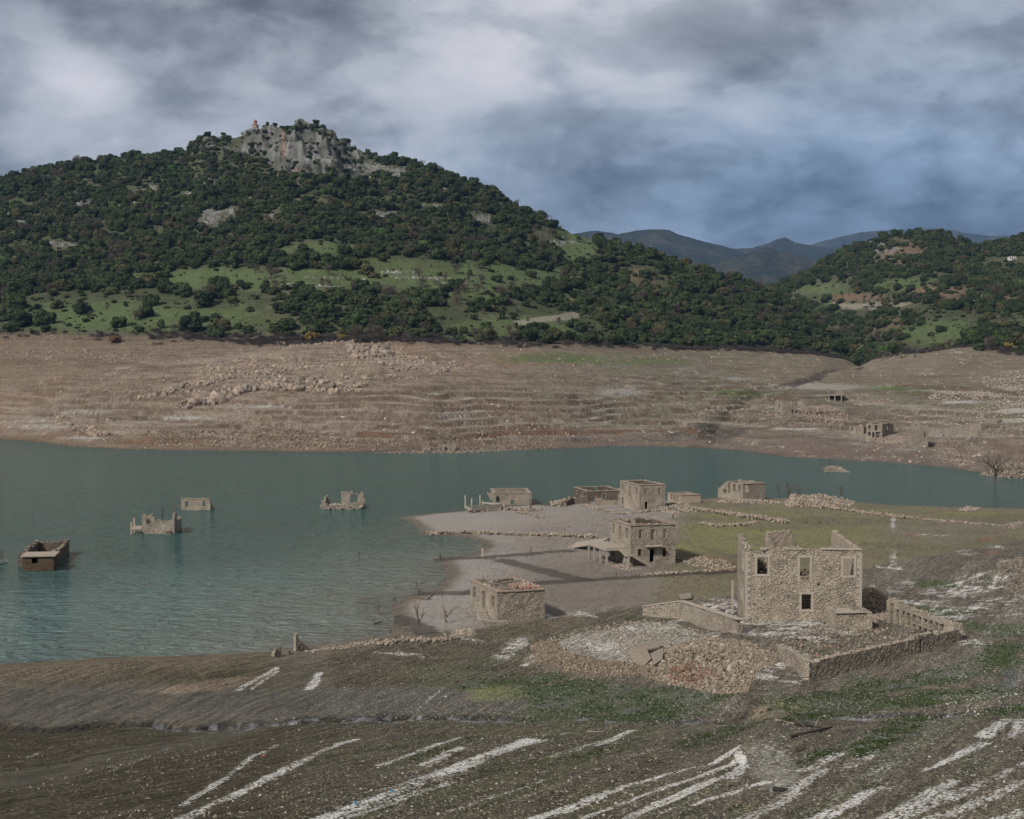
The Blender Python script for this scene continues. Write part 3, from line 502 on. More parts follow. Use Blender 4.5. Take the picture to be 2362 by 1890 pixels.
# ------------------------------------------------------------------ materials
def newmat(name):
    m = bpy.data.materials.new(name); m.use_nodes = True; t = NT(m.node_tree); t.n.clear()
    bs = t.node('ShaderNodeBsdfPrincipled'); out = t.node('ShaderNodeOutputMaterial'); t.l.new(bs.outputs[0], out.inputs[0])
    bs.inputs['Specular IOR Level'].default_value = 0.25; bs.inputs['Roughness'].default_value = 0.9
    return m, t, bs
def m_ground(name, bscale, bstr, bdist, speck=0.35, sscale=6.0):
    m, t, bs = newmat(name)
    at = t.node('ShaderNodeAttribute', attribute_name='Col'); pos = t.node('ShaderNodeNewGeometry').outputs['Position']
    a = t.noise(pos, sscale, 6, 0.65); b = t.noise(pos, sscale * 0.13, 4, 0.6); c_ = t.vor(pos, sscale * 0.8)
    k = t.m('ADD', t.m('ADD', t.rng(a, 0.25, 0.75, 1 - speck, 1 + speck, False), t.rng(b, 0.3, 0.7, -0.12, 0.12, False)), t.rng(c_, 0.0, 0.12, 0.35 * speck, 0.0))
    sm_ = t.rng(at.outputs['Alpha'], 0.05, 0.2, 1.0, 0.3); k = t.m('ADD', t.m('MULTIPLY', t.m('SUBTRACT', k, 1.0), sm_), 1.0); c = t.vm('SCALE', at.outputs['Color'], k)
    pv = t.vm('ADD', pos, t.vm('SCALE', t.noise(pos, sscale, 2, out=1), 0.3 / sscale)); vs = sscale * 0.9; pd_ = t.vor(pv, vs); pr_ = t.sep(t.vor(pv, vs, out='Color'))
    sp_ = t.m('MULTIPLY', t.rng(pd_, 0.22, 0.34, 1.0, 0.0), t.m('MULTIPLY', t.rng(pr_[0], 0.84, 0.9), sm_)); c = t.mix(sp_, c, t.vm('ADD', t.vm('SCALE', c, 1.4), (0.06, 0.05, 0.04)))
    dk_ = t.m('MULTIPLY', t.rng(pd_, 0.2, 0.4, 1.0, 0.0), t.m('MULTIPLY', t.rng(pr_[1], 0.80, 0.86), sm_)); c = t.mix(dk_, c, t.vm('SCALE', c, 0.45))
    if name == 'village_ground':
        ax = t.sep(t.node('ShaderNodeAttribute', attribute_name='Aux').outputs['Color'])
        def grain(mask, sc_, off, soft=0.10):
            g_ = t.rng(t.noise(t.vm('ADD', pos, off), sc_, 6, 0.72), 0.37, 0.63, 0.0, 1.0, False); th_ = t.m('SUBTRACT', 1.0, mask)
            return t.m('MULTIPLY', t.rng(g_, t.m('SUBTRACT', th_, soft), t.m('ADD', th_, soft)), t.rng(mask, 0.02, 0.10))
        av = t.comb(t.m('MULTIPLY', t.vm('DOT_PRODUCT', pos, (0.912, -0.41, 0.0), out=1), 1.7), t.m('MULTIPLY', t.vm('DOT_PRODUCT', pos, (0.41, 0.912, 0.0), out=1), 0.16), 0.0)
        rt = t.noise(av, 1.0, 6, 0.72); nf = t.m('SUBTRACT', 1.0, ax[2]); c = t.vm('SCALE', c, t.m('ADD', 1.0, t.m('MULTIPLY', nf, t.rng(rt, 0.35, 0.65, -0.50, 0.42, False))))
        cd_ = t.noise(pos, 2.4, 8, 0.8); c = t.vm('SCALE', c, t.m('ADD', 1.0, t.m('MULTIPLY', nf, t.rng(cd_, 0.38, 0.62, -0.50, 0.50, False))))
        g1 = grain(ax[1], 3.2, (3, 9, 1)); g2_ = grain(t.m('MULTIPLY', ax[1], 0.72), 5.0, (13, 2, 1))
        c = t.mix(t.m('MULTIPLY', g1, 0.92), c, (0.040, 0.052, 0.020)); c = t.mix(t.m('MULTIPLY', g2_, 0.8), c, (0.050, 0.085, 0.024))
        rl = t.noise(t.vm('MULTIPLY', av, (2.6, 1.3, 1.0)), 1.0, 5, 0.65); sm2 = t.m('MULTIPLY', ax[0], t.rng(rl, 0.36, 0.60, 0.45, 1.12, False))
        c = t.mix(t.m('MULTIPLY', grain(sm2, 5.5, (1, 2, 3), 0.07), 0.93), c, (0.68, 0.67, 0.65))
        cr1 = t.vor(t.vm('ADD', pos, t.vm('SCALE', t.noise(pos, 1.2, 3, out=1), 0.5)), 0.9, 'DISTANCE_TO_EDGE')
        c = t.mix(t.m('MULTIPLY', t.m('MULTIPLY', t.rng(cr1, 0.0, 0.07, 1.0, 0.0), t.m('MULTIPLY', ax[2], t.rng(t.noise(pos, 0.12, 2), 0.42, 0.58))), 0.55), c, t.vm('SCALE', c, 0.35))
    t.l.new(c, bs.inputs['Base Color'])
    hgt = t.m('ADD', t.noise(pos, bscale, 7, 0.68), t.m('MULTIPLY', t.vor(pos, bscale * 1.7), -0.35))
    t.l.new(t.bump(t.m('MULTIPLY', hgt, sm_), bstr, bdist), bs.inputs['Normal'])
    rr = t.rng(at.outputs['Alpha'], 0.15, 1.0, 0.92, 0.22, False); t.l.new(rr, bs.inputs['Roughness'])
    t.l.new(t.rng(at.outputs['Alpha'], 0.0, 0.6, 0.12, 0.5, False), bs.inputs['Specular IOR Level'])
    return m
M_near = m_ground('village_ground', 1.8, 1.0, 0.25, 0.48, 6.0)
M_bank = m_ground('drawdown_bank', 0.55, 1.0, 1.7, 0.5, 1.8)
M_hill = m_ground('hill_ground', 0.35, 0.9, 1.6, 0.45, 1.0)
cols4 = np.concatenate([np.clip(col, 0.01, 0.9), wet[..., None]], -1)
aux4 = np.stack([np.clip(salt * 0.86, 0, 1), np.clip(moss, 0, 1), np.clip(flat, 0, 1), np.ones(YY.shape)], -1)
def sheet(name, fm, mat, label=None):
    fi, fj = np.nonzero(fm); a = fi * NU + fj
    q = np.stack([a, a + 1, a + NU + 1, a + NU], -1)
    uq, inv = np.unique(q, return_inverse=True); q = inv.reshape(q.shape)
    V = np.stack([XX.ravel()[uq], YY.ravel()[uq], ZZ.ravel()[uq]], -1)
    o = mesh_np(name, V, q, mat, smooth=True, cols=cols4.reshape(-1, 4)[uq])
    if mat is M_near: a_ = o.data.color_attributes.new('Aux', 'FLOAT_COLOR', 'POINT'); a_.data.foreach_set('color', aux4.reshape(-1, 4)[uq].astype(np.float32).ravel())
    o['kind'] = 'structure'; return o
fY = YY[:-1, :-1]; hillf = hm[:-1, :-1] | (YY[:-1, :-1] > 1240)
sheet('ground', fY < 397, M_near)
sheet('reservoir_bank', (fY >= 397) & ~hillf, M_bank)
sheet('hills', (fY >= 397) & hillf, M_hill)

# water: silt hangs in the shallows beside the mud, green water further out
m, t, bs = newmat('lake_water')
at = t.node('ShaderNodeAttribute', attribute_name='Col'); pos = t.node('ShaderNodeNewGeometry').outputs['Position']
t.l.new(at.outputs['Color'], bs.inputs['Base Color'])
bs.inputs['Specular IOR Level'].default_value = 0.5; bs.inputs['IOR'].default_value = 1.33; bs.inputs['Roughness'].default_value = 0.12
wv = t.node('ShaderNodeMapping'); t.l.new(pos, wv.inputs[0]); wv.inputs['Rotation'].default_value = (0, 0, R(12)); wv.inputs['Scale'].default_value = (0.55, 1.0, 1.0)
h = t.m('ADD', t.m('ADD', t.noise(wv.outputs[0], 0.9, 4, 0.7, 0.8), t.m('MULTIPLY', t.noise(wv.outputs[0], 0.38, 3, 0.6, 0.6), 1.8)), t.m('MULTIPLY', t.noise(wv.outputs[0], 0.07, 2, 0.5), 1.2))
t.l.new(t.bump(h, 1.0, 2.2), bs.inputs['Normal'])
M_water = m
def water():
    uw = np.linspace(-1.2, 1.2, 420); yw = np.concatenate([1 / np.linspace(1 / 110.0, 1 / 760.0, 300)])
    U, Y = np.meshgrid(uw, yw); X = U * Y
    sd = np.where(Y < 420, sdist(X, Y, SHW), -60); d2 = np.interp(U, u_axis, YS_) - Y
    n = fbm(X, Y, 25, 4, 171)
    deep = np.zeros(X.shape + (3,)); deep[:] = C3(0.034, 0.112, 0.108)
    sil = sstep(-46, 0, sd + 10 * n) * sstep(330, 215, Y) * sstep(-70, -25, X) ; sil2 = sstep(-7, 0, sd + 2 * n)
    sil3 = sstep(5, 0, d2 + 2 * n)
    def ad(mk, c):
        nonlocal deep
        deep = deep * (1 - mk[..., None]) + C3(*c) * mk[..., None]
    ad(sstep(285, 150, Y + 26 * n) * 0.85, (0.165, 0.265, 0.262)); ad(sil * 0.85, (0.20, 0.225, 0.20)); ad(sil2 * 0.35, (0.17, 0.16, 0.135)); ad(sil3 * 0.4, (0.12, 0.10, 0.07))  # sky sheen painted paler on the near water, then silt in the shallows
    ad(sstep(-0.05, 0.6, n) * 0.25, (0.03, 0.075, 0.065))
    Nw = len(uw); fi, fj = np.meshgrid(np.arange(len(yw) - 1), np.arange(Nw - 1), indexing='ij'); a = (fi * Nw + fj).ravel()
    o = mesh_np('lake_water', np.stack([X.ravel(), Y.ravel(), np.zeros(X.size)], -1), np.stack([a + Nw, a + Nw + 1, a + 1, a], -1), M_water, smooth=True,
                cols=np.concatenate([deep.reshape(-1, 3), np.ones((X.size, 1))], -1))
    o.data.flip_normals() if o.data.polygons[0].normal.z < 0 else None
    o['kind'] = 'structure'
water()

# distant ranges: real ridges several kilometres off
m, t, bs = newmat('distant_forest'); pos = t.node('ShaderNodeNewGeometry').outputs['Position']
a = t.noise(pos, 0.0035, 5, 0.6); b = t.noise(pos, 0.03, 6, 0.75)
c = t.mix(t.rng(a, 0.4, 0.62), (0.034, 0.052, 0.034), (0.095, 0.090, 0.062)); c = t.mix(t.rng(b, 0.35, 0.7), t.vm('SCALE', c, 0.55), t.vm('SCALE', c, 1.35))
t.l.new(c, bs.inputs['Base Color']); t.l.new(t.bump(t.m('ADD', b, t.noise(pos, 0.012, 4, 0.6)), 1.0, 45.0), bs.inputs['Normal'])
M_far = m
def mountain(name, prof, Yr_, depth, zb, seed):
    px = np.linspace(prof[0][0], prof[-1][0], 500); py = np.interp(px, [p[0] for p in prof], [p[1] for p in prof])
    py = py + 1.6 * (np.abs(fbm(px, px * 0, 5, 3, seed)) - 0.3) + 2.5 * fbm(px, px * 0, 40, 3, seed + 1)
    x, y, z = at_Y(px, py, Yr_); nr = 110; V = []
    qs = np.concatenate([np.linspace(0, 1, nr), [1.05, 1.25]])
    for q in qs:
        yy = Yr_ - depth * (1 - q); hq = np.clip(q, 0, 1) ** 1.15 if q <= 1 else 1 - (q - 1) * 2
        xx = x * yy / Yr_
        rid = np.abs(fbm(xx, np.full_like(xx, yy) * 0.35, 600, 5, seed + 3))
        zz = zb + (z - zb) * hq - (rid * 230 * math.sin(math.pi * min(q, 1)) if q <= 1 else 0) + 26 * fbm(xx, np.full_like(xx, yy), 60, 3, seed + 5) * math.sin(math.pi * min(q, 1))
        V.append(np.stack([xx, np.full_like(xx, yy), zz], -1))
    V = np.array(V); n = len(px); fi, fj = np.meshgrid(np.arange(len(qs) - 1), np.arange(n - 1), indexing='ij'); a = (fi * n + fj).ravel()
    o = mesh_np(name, V.reshape(-1, 3), np.stack([a, a + 1, a + n + 1, a + n], -1), M_far, smooth=True); o['kind'] = 'structure'; return o
mountain('mountains', [(1180, 560), (1376, 533), (1426, 540), (1468, 533), (1500, 530), (1543, 531), (1576, 544), (1626, 558), (1689, 573), (1734, 590), (1800, 620), (1900, 680)], 6500, 2300, 60, 201)
mountain('mountains', [(1560, 600), (1640, 610), (1690, 595), (1769, 572), (1830, 588), (1883, 602), (1960, 640), (2100, 700)], 5200, 1500, 60, 211)
mountain('mountains', [(1500, 600), (1681, 574), (1734, 573), (1769, 563), (1790, 553), (1812, 547), (1833, 559), (1868, 566), (1953, 579), (2050, 600), (2362, 650)], 8200, 2200, 60, 221)
mountain('mountains', [(1600, 640), (1800, 585), (1872, 565), (1928, 550), (1981, 537), (2020, 534), (2059, 531), (2150, 528), (2300, 545), (2700, 560)], 11500, 2500, 60, 231)

# ------------------------------------------------------------------ object materials
def m_stone(name, c1, c2, joint, sc_=1.0, dark=0.5, courses=1.55):
    """rubble masonry: irregular stones in mortar, in the object's own metres"""
    m, t, bs = newmat(name); oc = t.node('ShaderNodeTexCoord').outputs['Object']
    wv = t.vm('ADD', oc, t.vm('SCALE', t.vm('SUBTRACT', t.noise(oc, 1.3, 3, out=1), (0.5, 0.5, 0.5)), 0.35))
    v = t.vm('MULTIPLY', wv, (2.1 / sc_, 2.1 / sc_, 2.1 * courses / sc_))
    ed = t.vor(v, 1.0, 'DISTANCE_TO_EDGE'); cell = t.vor(v, 1.0, 'F1', 'Color'); cr = t.sep(cell)[0]
    n = t.noise(oc, 7.0, 5, 0.65); big = t.noise(oc, 0.45, 4, 0.6)
    c = t.mix(cr, c1, c2); c = t.vm('SCALE', c, t.rng(n, 0.25, 0.75, 0.80, 1.18, False)); c = t.vm('SCALE', c, t.rng(big, 0.35, 0.68, 0.86, 1.10))
    pz = t.rng(t.noise(oc, 0.8, 4, 0.6), 0.50, 0.64); c = t.mix(t.m('MULTIPLY', pz, 0.45), c, t.vm('SCALE', c1, 1.0)); gap = t.rng(t.m('ADD', ed, t.m('MULTIPLY', t.m('SUBTRACT', big, 0.5), 0.12)), 0.0, 0.075, 1.0, 0.0)
    c = t.mix(t.m('MULTIPLY', gap, t.m('MULTIPLY', t.m('SUBTRACT', 1.0, t.m('MULTIPLY', pz, 0.6)), dark)), c, joint)
    t.l.new(c, bs.inputs['Base Color'])
    h = t.m('ADD', t.rng(ed, 0.0, 0.14), t.m('MULTIPLY', n, 0.5)); t.l.new(t.bump(h, 0.9, 0.07), bs.inputs['Normal']); return m
M_stone = m_stone('stone_masonry', (0.400, 0.350, 0.285), (0.310, 0.268, 0.214), (0.060, 0.046, 0.034), 0.76, 0.80, 1.7)
M_stone2 = m_stone('pale_masonry', (0.400, 0.346, 0.278), (0.315, 0.268, 0.210), (0.055, 0.042, 0.031), 0.80, 0.80, 1.7)
M_stone3 = m_stone('silted_masonry', (0.355, 0.302, 0.245), (0.295, 0.248, 0.198), (0.15, 0.122, 0.098), 0.8, 0.7)
M_stoned = m_stone('dark_and_shaded_masonry', (0.175, 0.142, 0.110), (0.120, 0.097, 0.074), (0.045, 0.036, 0.028), 0.8, 0.7)  # dark stone; also stands in for shade on some walls
def m_plain(name, c, var=0.2, s=4.0, b=0.03, rough=0.9):
    m, t, bs = newmat(name); oc = t.node('ShaderNodeTexCoord').outputs['Object']; n = t.noise(oc, s, 6, 0.65)
    t.l.new(t.vm('SCALE', t.mix(0.0, c, c), t.rng(n, 0.25, 0.75, 1 - var, 1 + var, False)), bs.inputs['Base Color'])
    bs.inputs['Roughness'].default_value = rough; t.l.new(t.bump(n, 0.7, b), bs.inputs['Normal']); return m
M_conc = m_plain('weathered_concrete', (0.33, 0.285, 0.235), 0.18, 2.5)
M_coping = m_plain('pale_coping', (0.36, 0.315, 0.265), 0.2, 3.0)
M_slab = m_plain('broken_slab', (0.235, 0.198, 0.160), 0.25, 2.5, 0.05)
M_plast = m_plain('silted_plaster', (0.33, 0.275, 0.22), 0.15, 1.5, 0.02)
M_wood = m_plain('grey_wood', (0.22, 0.185, 0.150), 0.25, 6.0, 0.01)
M_drift = m_plain('dark_driftwood', (0.10, 0.078, 0.060), 0.3, 6.0, 0.01)
M_rust = m_plain('rusty_iron', (0.15, 0.09, 0.06), 0.3, 8.0, 0.005)
M_rubber = m_plain('black_rubber', (0.025, 0.025, 0.027), 0.2, 8, 0.01, 0.7)
M_white = m_plain('white_paint', (0.70, 0.69, 0.66), 0.06, 2, 0.0)
M_blue = m_plain('blue_plastic', (0.04, 0.16, 0.30), 0.1, 5, 0.01, 0.5)
M_tileroof = m_plain('red_roof_tile', (0.30, 0.115, 0.07), 0.2, 2, 0.02)
M_frame = m_plain('stone_surround', (0.285, 0.238, 0.192), 0.2, 3.0)
M_glass = m_plain('dark_glass', (0.03, 0.035, 0.04), 0.1, 2, 0.0, 0.2)
def m_attr(name, s, b, k=0.2):
    m, t, bs = newmat(name); at = t.node('ShaderNodeAttribute', attribute_name='Col'); pos = t.node('ShaderNodeTexCoord').outputs['Object']
    n = t.noise(pos, s, 4, 0.6); t.l.new(t.vm('SCALE', at.outputs['Color'], t.rng(n, 0.25, 0.75, 1 - k, 1 + k, False)), bs.inputs['Base Color'])
    t.l.new(t.bump(n, 0.6, b), bs.inputs['Normal']); return m
M_rock = m_attr('loose_stone', 6.0, 0.04)
def m_leaf(name, ca, cb, cc):
    m, t, bs = newmat(name); at = t.node('ShaderNodeAttribute', attribute_name='Col'); r_ = t.node('ShaderNodeObjectInfo').outputs['Random']
    c = t.mix(r_, ca, cb); c = t.mix(t.rng(t.m('FRACT', t.m('MULTIPLY', r_, 7.31)), 0.80, 1.0), c, cc)
    t.l.new(t.vm('MULTIPLY', c, at.outputs['Color']), bs.inputs['Base Color']); bs.inputs['Roughness'].default_value = 0.75; bs.inputs['Specular IOR Level'].default_value = 0.2; return m
M_oak = m_leaf('evergreen_foliage', (0.022, 0.036, 0.013), (0.050, 0.070, 0.023), (0.080, 0.074, 0.032))
M_fresh = m_leaf('fresh_green_foliage', (0.045, 0.085, 0.025), (0.065, 0.11, 0.032), (0.07, 0.09, 0.03))  # fresher leaf tone, given to trees at random
M_weed = m_leaf('weed_leaf', (0.030, 0.050, 0.014), (0.040, 0.065, 0.018), (0.05, 0.06, 0.02))
M_baretw = m_leaf('bare_twigs', (0.115, 0.090, 0.070), (0.090, 0.072, 0.062), (0.13, 0.11, 0.075))
M_scrub = m_leaf('grey_scrub', (0.075, 0.062, 0.058), (0.055, 0.047, 0.045), (0.09, 0.075, 0.05))
M_gold = m_leaf('yellow_leaves', (0.17, 0.12, 0.03), (0.15, 0.10, 0.03), (0.2, 0.15, 0.04))
M_rusty = m_leaf('rust_leaves', (0.13, 0.075, 0.035), (0.12, 0.07, 0.035), (0.2, 0.11, 0.05))
M_bark = m_plain('bark', (0.10, 0.08, 0.062), 0.25, 3, 0.03)

# ------------------------------------------------------------------ shape builders
class MB:
    def __init__(s): s.v = []; s.f = []
    def add(s, V, Fs):
        n = len(s.v); s.v += [tuple(map(float, p)) for p in V]; s.f += [tuple(i + n for i in q) for q in Fs]
    def box(s, p, ax, ay, az):              # corner p and three edge vectors
        p, ax, ay, az = map(lambda q: np.array(q, float), (p, ax, ay, az))
        V = [p, p + ax, p + ax + ay, p + ay, p + az, p + ax + az, p + ax + ay + az, p + ay + az]
        Fs = [(0, 3, 2, 1), (4, 5, 6, 7), (0, 1, 5, 4), (1, 2, 6, 5), (2, 3, 7, 6), (3, 0, 4, 7)]
        if np.dot(np.cross(ax, ay), az) < 0: Fs = [q[::-1] for q in Fs]
        s.add(V, Fs)
    def tube(s, pts, rad, n=6):
        pts = [Vector(p) for p in pts]; V = []; k0 = len(s.v)
        for i, p in enumerate(pts):
            d = (pts[min(i + 1, len(pts) - 1)] - pts[max(i - 1, 0)]).normalized(); a = d.orthogonal().normalized(); b = d.cross(a)
            r_ = rad[i] if isinstance(rad, (list, tuple)) else rad
            for k in range(n): V.append(p + a * r_ * math.cos(2 * math.pi * k / n) + b * r_ * math.sin(2 * math.pi * k / n))
        Fs = [(i * n + k, i * n + (k + 1) % n, (i + 1) * n + (k + 1) % n, (i + 1) * n + k) for i in range(len(pts) - 1) for k in range(n)]
        Fs += [tuple(range(n))[::-1], tuple((len(pts) - 1) * n + k for k in range(n))]; s.add(V, Fs)
    def build(s, name, mat, parent=None, off=None, smooth=False):
        me = bpy.data.meshes.new(name); V = s.v
        if off is not None: V = [(a - off[0], b - off[1], c - off[2]) for a, b, c in V]
        me.from_pydata(V, [], s.f); me.materials.append(mat)
        if smooth: me.polygons.foreach_set('use_smooth', [True] * len(me.polygons))
        me.update(); return link(bpy.data.objects.new(name, me), parent)
def empty(name, loc):
    o = bpy.data.objects.new(name, None); o.empty_display_size = 0.3; o.location = loc; return link(o)

_p = (1 + 5 ** .5) / 2
ICO = np.array([(-1, _p, 0), (1, _p, 0), (-1, -_p, 0), (1, -_p, 0), (0, -1, _p), (0, 1, _p), (0, -1, -_p), (0, 1, -_p), (_p, 0, -1), (_p, 0, 1), (-_p, 0, -1), (-_p, 0, 1)]); ICO /= np.linalg.norm(ICO[0])
ICF = np.array([(0, 11, 5), (0, 5, 1), (0, 1, 7), (0, 7, 10), (0, 10, 11), (1, 5, 9), (5, 11, 4), (11, 10, 2), (10, 7, 6), (7, 1, 8), (3, 9, 4), (3, 4, 2), (3, 2, 6), (3, 6, 8), (3, 8, 9), (4, 9, 5), (2, 4, 11), (6, 2, 10), (8, 6, 7), (9, 8, 1)])
def subdiv(V, Fq):
    V = [tuple(v) for v in V]; c = {}; out = []
    def mid(a, b):
        k = (min(a, b), max(a, b))
        if k not in c: p = np.array(V[a]) + np.array(V[b]); p /= np.linalg.norm(p); V.append(tuple(p)); c[k] = len(V) - 1
        return c[k]
    for a, b, d in Fq:
        x, y, z = mid(a, b), mid(b, d), mid(d, a); out += [(a, x, z), (x, b, y), (z, y, d), (x, y, z)]
    return np.array(V), np.array(out)
ICO2, ICF2 = subdiv(ICO, ICF)
def rotm(n, g, tilt=None):
    if tilt is None:
        q = g.normal(size=(n, 4)); q /= np.linalg.norm(q, axis=1)[:, None]
    else:
        a = g.uniform(0, 2 * math.pi, n) / 2; q = np.stack([np.cos(a), g.normal(0, tilt, n), g.normal(0, tilt, n), np.sin(a)], 1); q /= np.linalg.norm(q, axis=1)[:, None]
    w_, x, y, z = q.T
    return np.stack([1 - 2 * (y * y + z * z), 2 * (x * y - z * w_), 2 * (x * z + y * w_), 2 * (x * y + z * w_), 1 - 2 * (x * x + z * z), 2 * (y * z - x * w_), 2 * (x * z - y * w_), 2 * (y * z + x * w_), 1 - 2 * (x * x + y * y)], 1).reshape(n, 3, 3)
STC = (0.28, 0.240, 0.192); BRC = (0.27, 0.11, 0.07)
def rocks(name, P, S, parent=None, off=(0, 0, 0), shape=(1.0, 0.8, 0.62), seed=1, c=STC, c2=None, p2=0.0, tilt=None, var=0.18, mat=None, fine=False):
    g = np.random.default_rng(seed); P = np.asarray(P, float) - np.array(off); n = len(P); S = np.broadcast_to(np.asarray(S, float), (n,)) * 0.5
    B, Fb = (ICO2, ICF2) if fine else (ICO, ICF)
    V = B[None] * (1 + g.normal(0, 0.20 if not fine else 0.12, (n, len(B), 1))) * np.array(shape) * (1 + g.uniform(-0.25, 0.25, (n, 1, 3)))
    V = np.einsum('nij,nkj->nki', rotm(n, g, tilt), V) * S[:, None, None] + P[:, None]
    Fq = (Fb[None] + (np.arange(n) * len(B))[:, None, None]).reshape(-1, 3)
    cc = np.array(c)[None] * (1 + g.normal(0, var, (n, 1)))
    if c2 is not None: k = g.random(n) < p2; cc[k] = np.array(c2) * (1 + g.normal(0, var, (int(k.sum()), 1)))
    cc = np.clip(cc, 0.02, 0.7); cc = np.repeat(cc, len(B), 0)
    return mesh_np(name, V.reshape(-1, 3), Fq, mat or M_rock, parent, cols=np.concatenate([cc, np.ones((len(cc), 1))], 1))
def in_poly(poly, n, g):                     # uniform points in a world polygon
    p = np.array(poly); lo, hi = p.min(0), p.max(0); out = np.zeros((0, 2))
    while len(out) < n:
        q = g.uniform(lo, hi, (n * 3, 2)); out = np.concatenate([out, q[inside(q[:, 0], q[:, 1], poly)]])
    return out[:n]
def on_line(poly, n, wid, g):
    p = np.array(poly, float); d = np.linalg.norm(np.diff(p, axis=0), axis=1); cs = np.concatenate([[0], np.cumsum(d)]); s_ = g.uniform(0, cs[-1], n)
    x = np.interp(s_, cs, p[:, 0]); y = np.interp(s_, cs, p[:, 1]); return np.stack([x + g.normal(0, wid, n), y + g.normal(0, wid, n)], 1), s_

class Wall:
    """masonry wall from A to B (plan), built as a jittered lattice so that openings and broken tops are real; th > 0 goes to the left of A->B"""
def wall(name, A, B, z0, top, mat, parent, off, th=0.6, holes=(), cell=0.38, rag=0.25, seed=1, stones=True, jit=0.03, rise=None, niche=()):
    A = np.array(A, float); B = np.array(B, float); L = float(np.linalg.norm(B - A)); d = (B - A) / L; nrm = np.array([-d[1], d[0]])
    g = np.random.default_rng(seed)
    tp = (lambda s_: np.interp(s_, [a * L for a, b in top], [b for a, b in top])) if isinstance(top, list) else (lambda s_: np.full(np.shape(s_), float(top)))
    z0f = z0 if not isinstance(z0, (list, tuple)) else min(z0)
    zmax = float(np.max(tp(np.linspace(0, L, 60)))) + rag
    allh = list(holes) + list(niche)
    def brk(lo, hi, c, ed):
        b = list(np.linspace(lo, hi, max(2, int(round((hi - lo) / c)) + 1)))
        for e in ed:
            if lo + 0.02 < e < hi - 0.02:
                b = [v for v in b if abs(v - e) > c * 0.45 or v in (lo, hi)] + [e]
        return np.array(sorted(set(b)))
    sb = brk(0, L, cell, [e for h in allh for e in h[:2]]); zb = brk(z0f, zmax, cell * 0.8, [e for h in allh for e in h[2:4]])
    ns, nz = len(sb) - 1, len(zb) - 1; sc_ = (sb[1:] + sb[:-1]) / 2; zc = (zb[1:] + zb[:-1]) / 2
    tt = tp(sc_) + (rag * (fbm(sc_ + seed * 31, sc_ * 0, 1.6, 3, seed) * 1.3 + g.uniform(-0.35, 0.35, ns)) if rag else 0)
    sol = zc[None] < tt[:, None]
    for h in holes: sol &= ~((sc_[:, None] > h[0]) & (sc_[:, None] < h[1]) & (zc[None] > h[2]) & (zc[None] < h[3]))
    js = g.uniform(-1, 1, (ns + 1, nz + 1)) * jit; jz = g.uniform(-1, 1, (ns + 1, nz + 1)) * jit; jn = g.uniform(-1, 1, (2, ns + 1, nz + 1)) * jit
    js[0] *= 1; S_, Z_ = np.meshgrid(sb, zb, indexing='ij'); S_ = S_ + js; Z_ = Z_ + jz
    # the topmost course follows the height line instead of the lattice
    V = np.zeros((2, ns + 1, nz + 1, 3))
    for k in (0, 1):
        o_ = k * th + jn[k]
        V[k, ..., 0] = A[0] + d[0] * S_ + nrm[0] * o_; V[k, ..., 1] = A[1] + d[1] * S_ + nrm[1] * o_; V[k, ..., 2] = Z_
    V = V.reshape(-1, 3) - np.array(off); idx = lambda k, i, j: (k * (ns + 1) + i) * (nz + 1) + j
    Fs = []
    P_ = np.zeros((ns + 2, nz + 2), bool); P_[1:-1, 1:-1] = sol
    sg = th > 0
    for i, j in zip(*np.nonzero(sol)):
        a = [(0, i, j), (0, i + 1, j), (0, i + 1, j + 1), (0, i, j + 1)]; b = [(1, i, j), (1, i, j + 1), (1, i + 1, j + 1), (1, i + 1, j)]
        Fs.append([idx(*q) for q in a]); Fs.append([idx(*q) for q in b])
        if not P_[i, j + 1]: Fs.append([idx(*q) for q in ((0, i, j), (0, i, j + 1), (1, i, j + 1), (1, i, j))])
        if not P_[i + 2, j + 1]: Fs.append([idx(*q) for q in ((0, i + 1, j), (1, i + 1, j), (1, i + 1, j + 1), (0, i + 1, j + 1))])
        if not P_[i + 1, j + 2]: Fs.append([idx(*q) for q in ((0, i, j + 1), (0, i + 1, j + 1), (1, i + 1, j + 1), (1, i, j + 1))])
        if not P_[i + 1, j]: Fs.append([idx(*q) for q in ((0, i, j), (1, i, j), (1, i + 1, j), (0, i + 1, j))])
    Fs = np.array(Fs) if Fs else np.zeros((0, 4), int)
    if not sg: Fs = Fs[:, ::-1]
    uq, inv = np.unique(Fs, return_inverse=True); V2 = V[uq]; F2 = inv.reshape(Fs.shape)
    o = mesh_np(name, V2, F2, mat, parent)
    ztop = np.array([zb[np.max(np.nonzero(sol[i])[0]) + 1] if sol[i].any() else z0f for i in range(ns)])
    if stones:
        n = int(L * (2.6 if rag else 1.6)); ii = g.integers(0, ns, n); sp = sc_[ii] + g.uniform(-.2, .2, n); op = g.uniform(0.1, 0.9, n) * th
        P = np.stack([A[0] + d[0] * sp + nrm[0] * op, A[1] + d[1] * sp + nrm[1] * op, ztop[ii] + 0.04], 1)
        rk = rocks('loose_stones', P, g.uniform(0.22, 0.48, n), o, off, seed=seed + 5, c=STC)
    return o, dict(A=A, d=d, n=nrm, L=L, th=th, sc=sc_, zt=ztop)
def seg_px(A, B, px, zpy=None):               # where the sight line of column px meets the vertical plane over A-B: s, and heights of rows zpy
    A = np.array(A); B = np.array(B); L = np.linalg.norm(B - A); d = (B - A) / L; u, _ = ray(px, 1100)
    u, _ = ray(px, np.mean(zpy) if zpy else 1100)
    s_ = (u * A[1] - A[0]) / (d[0] - u * d[1]); Y = A[1] + d[1] * s_
    return float(s_), [HC + float(ray(px, q)[1]) * Y for q in (zpy or [])]
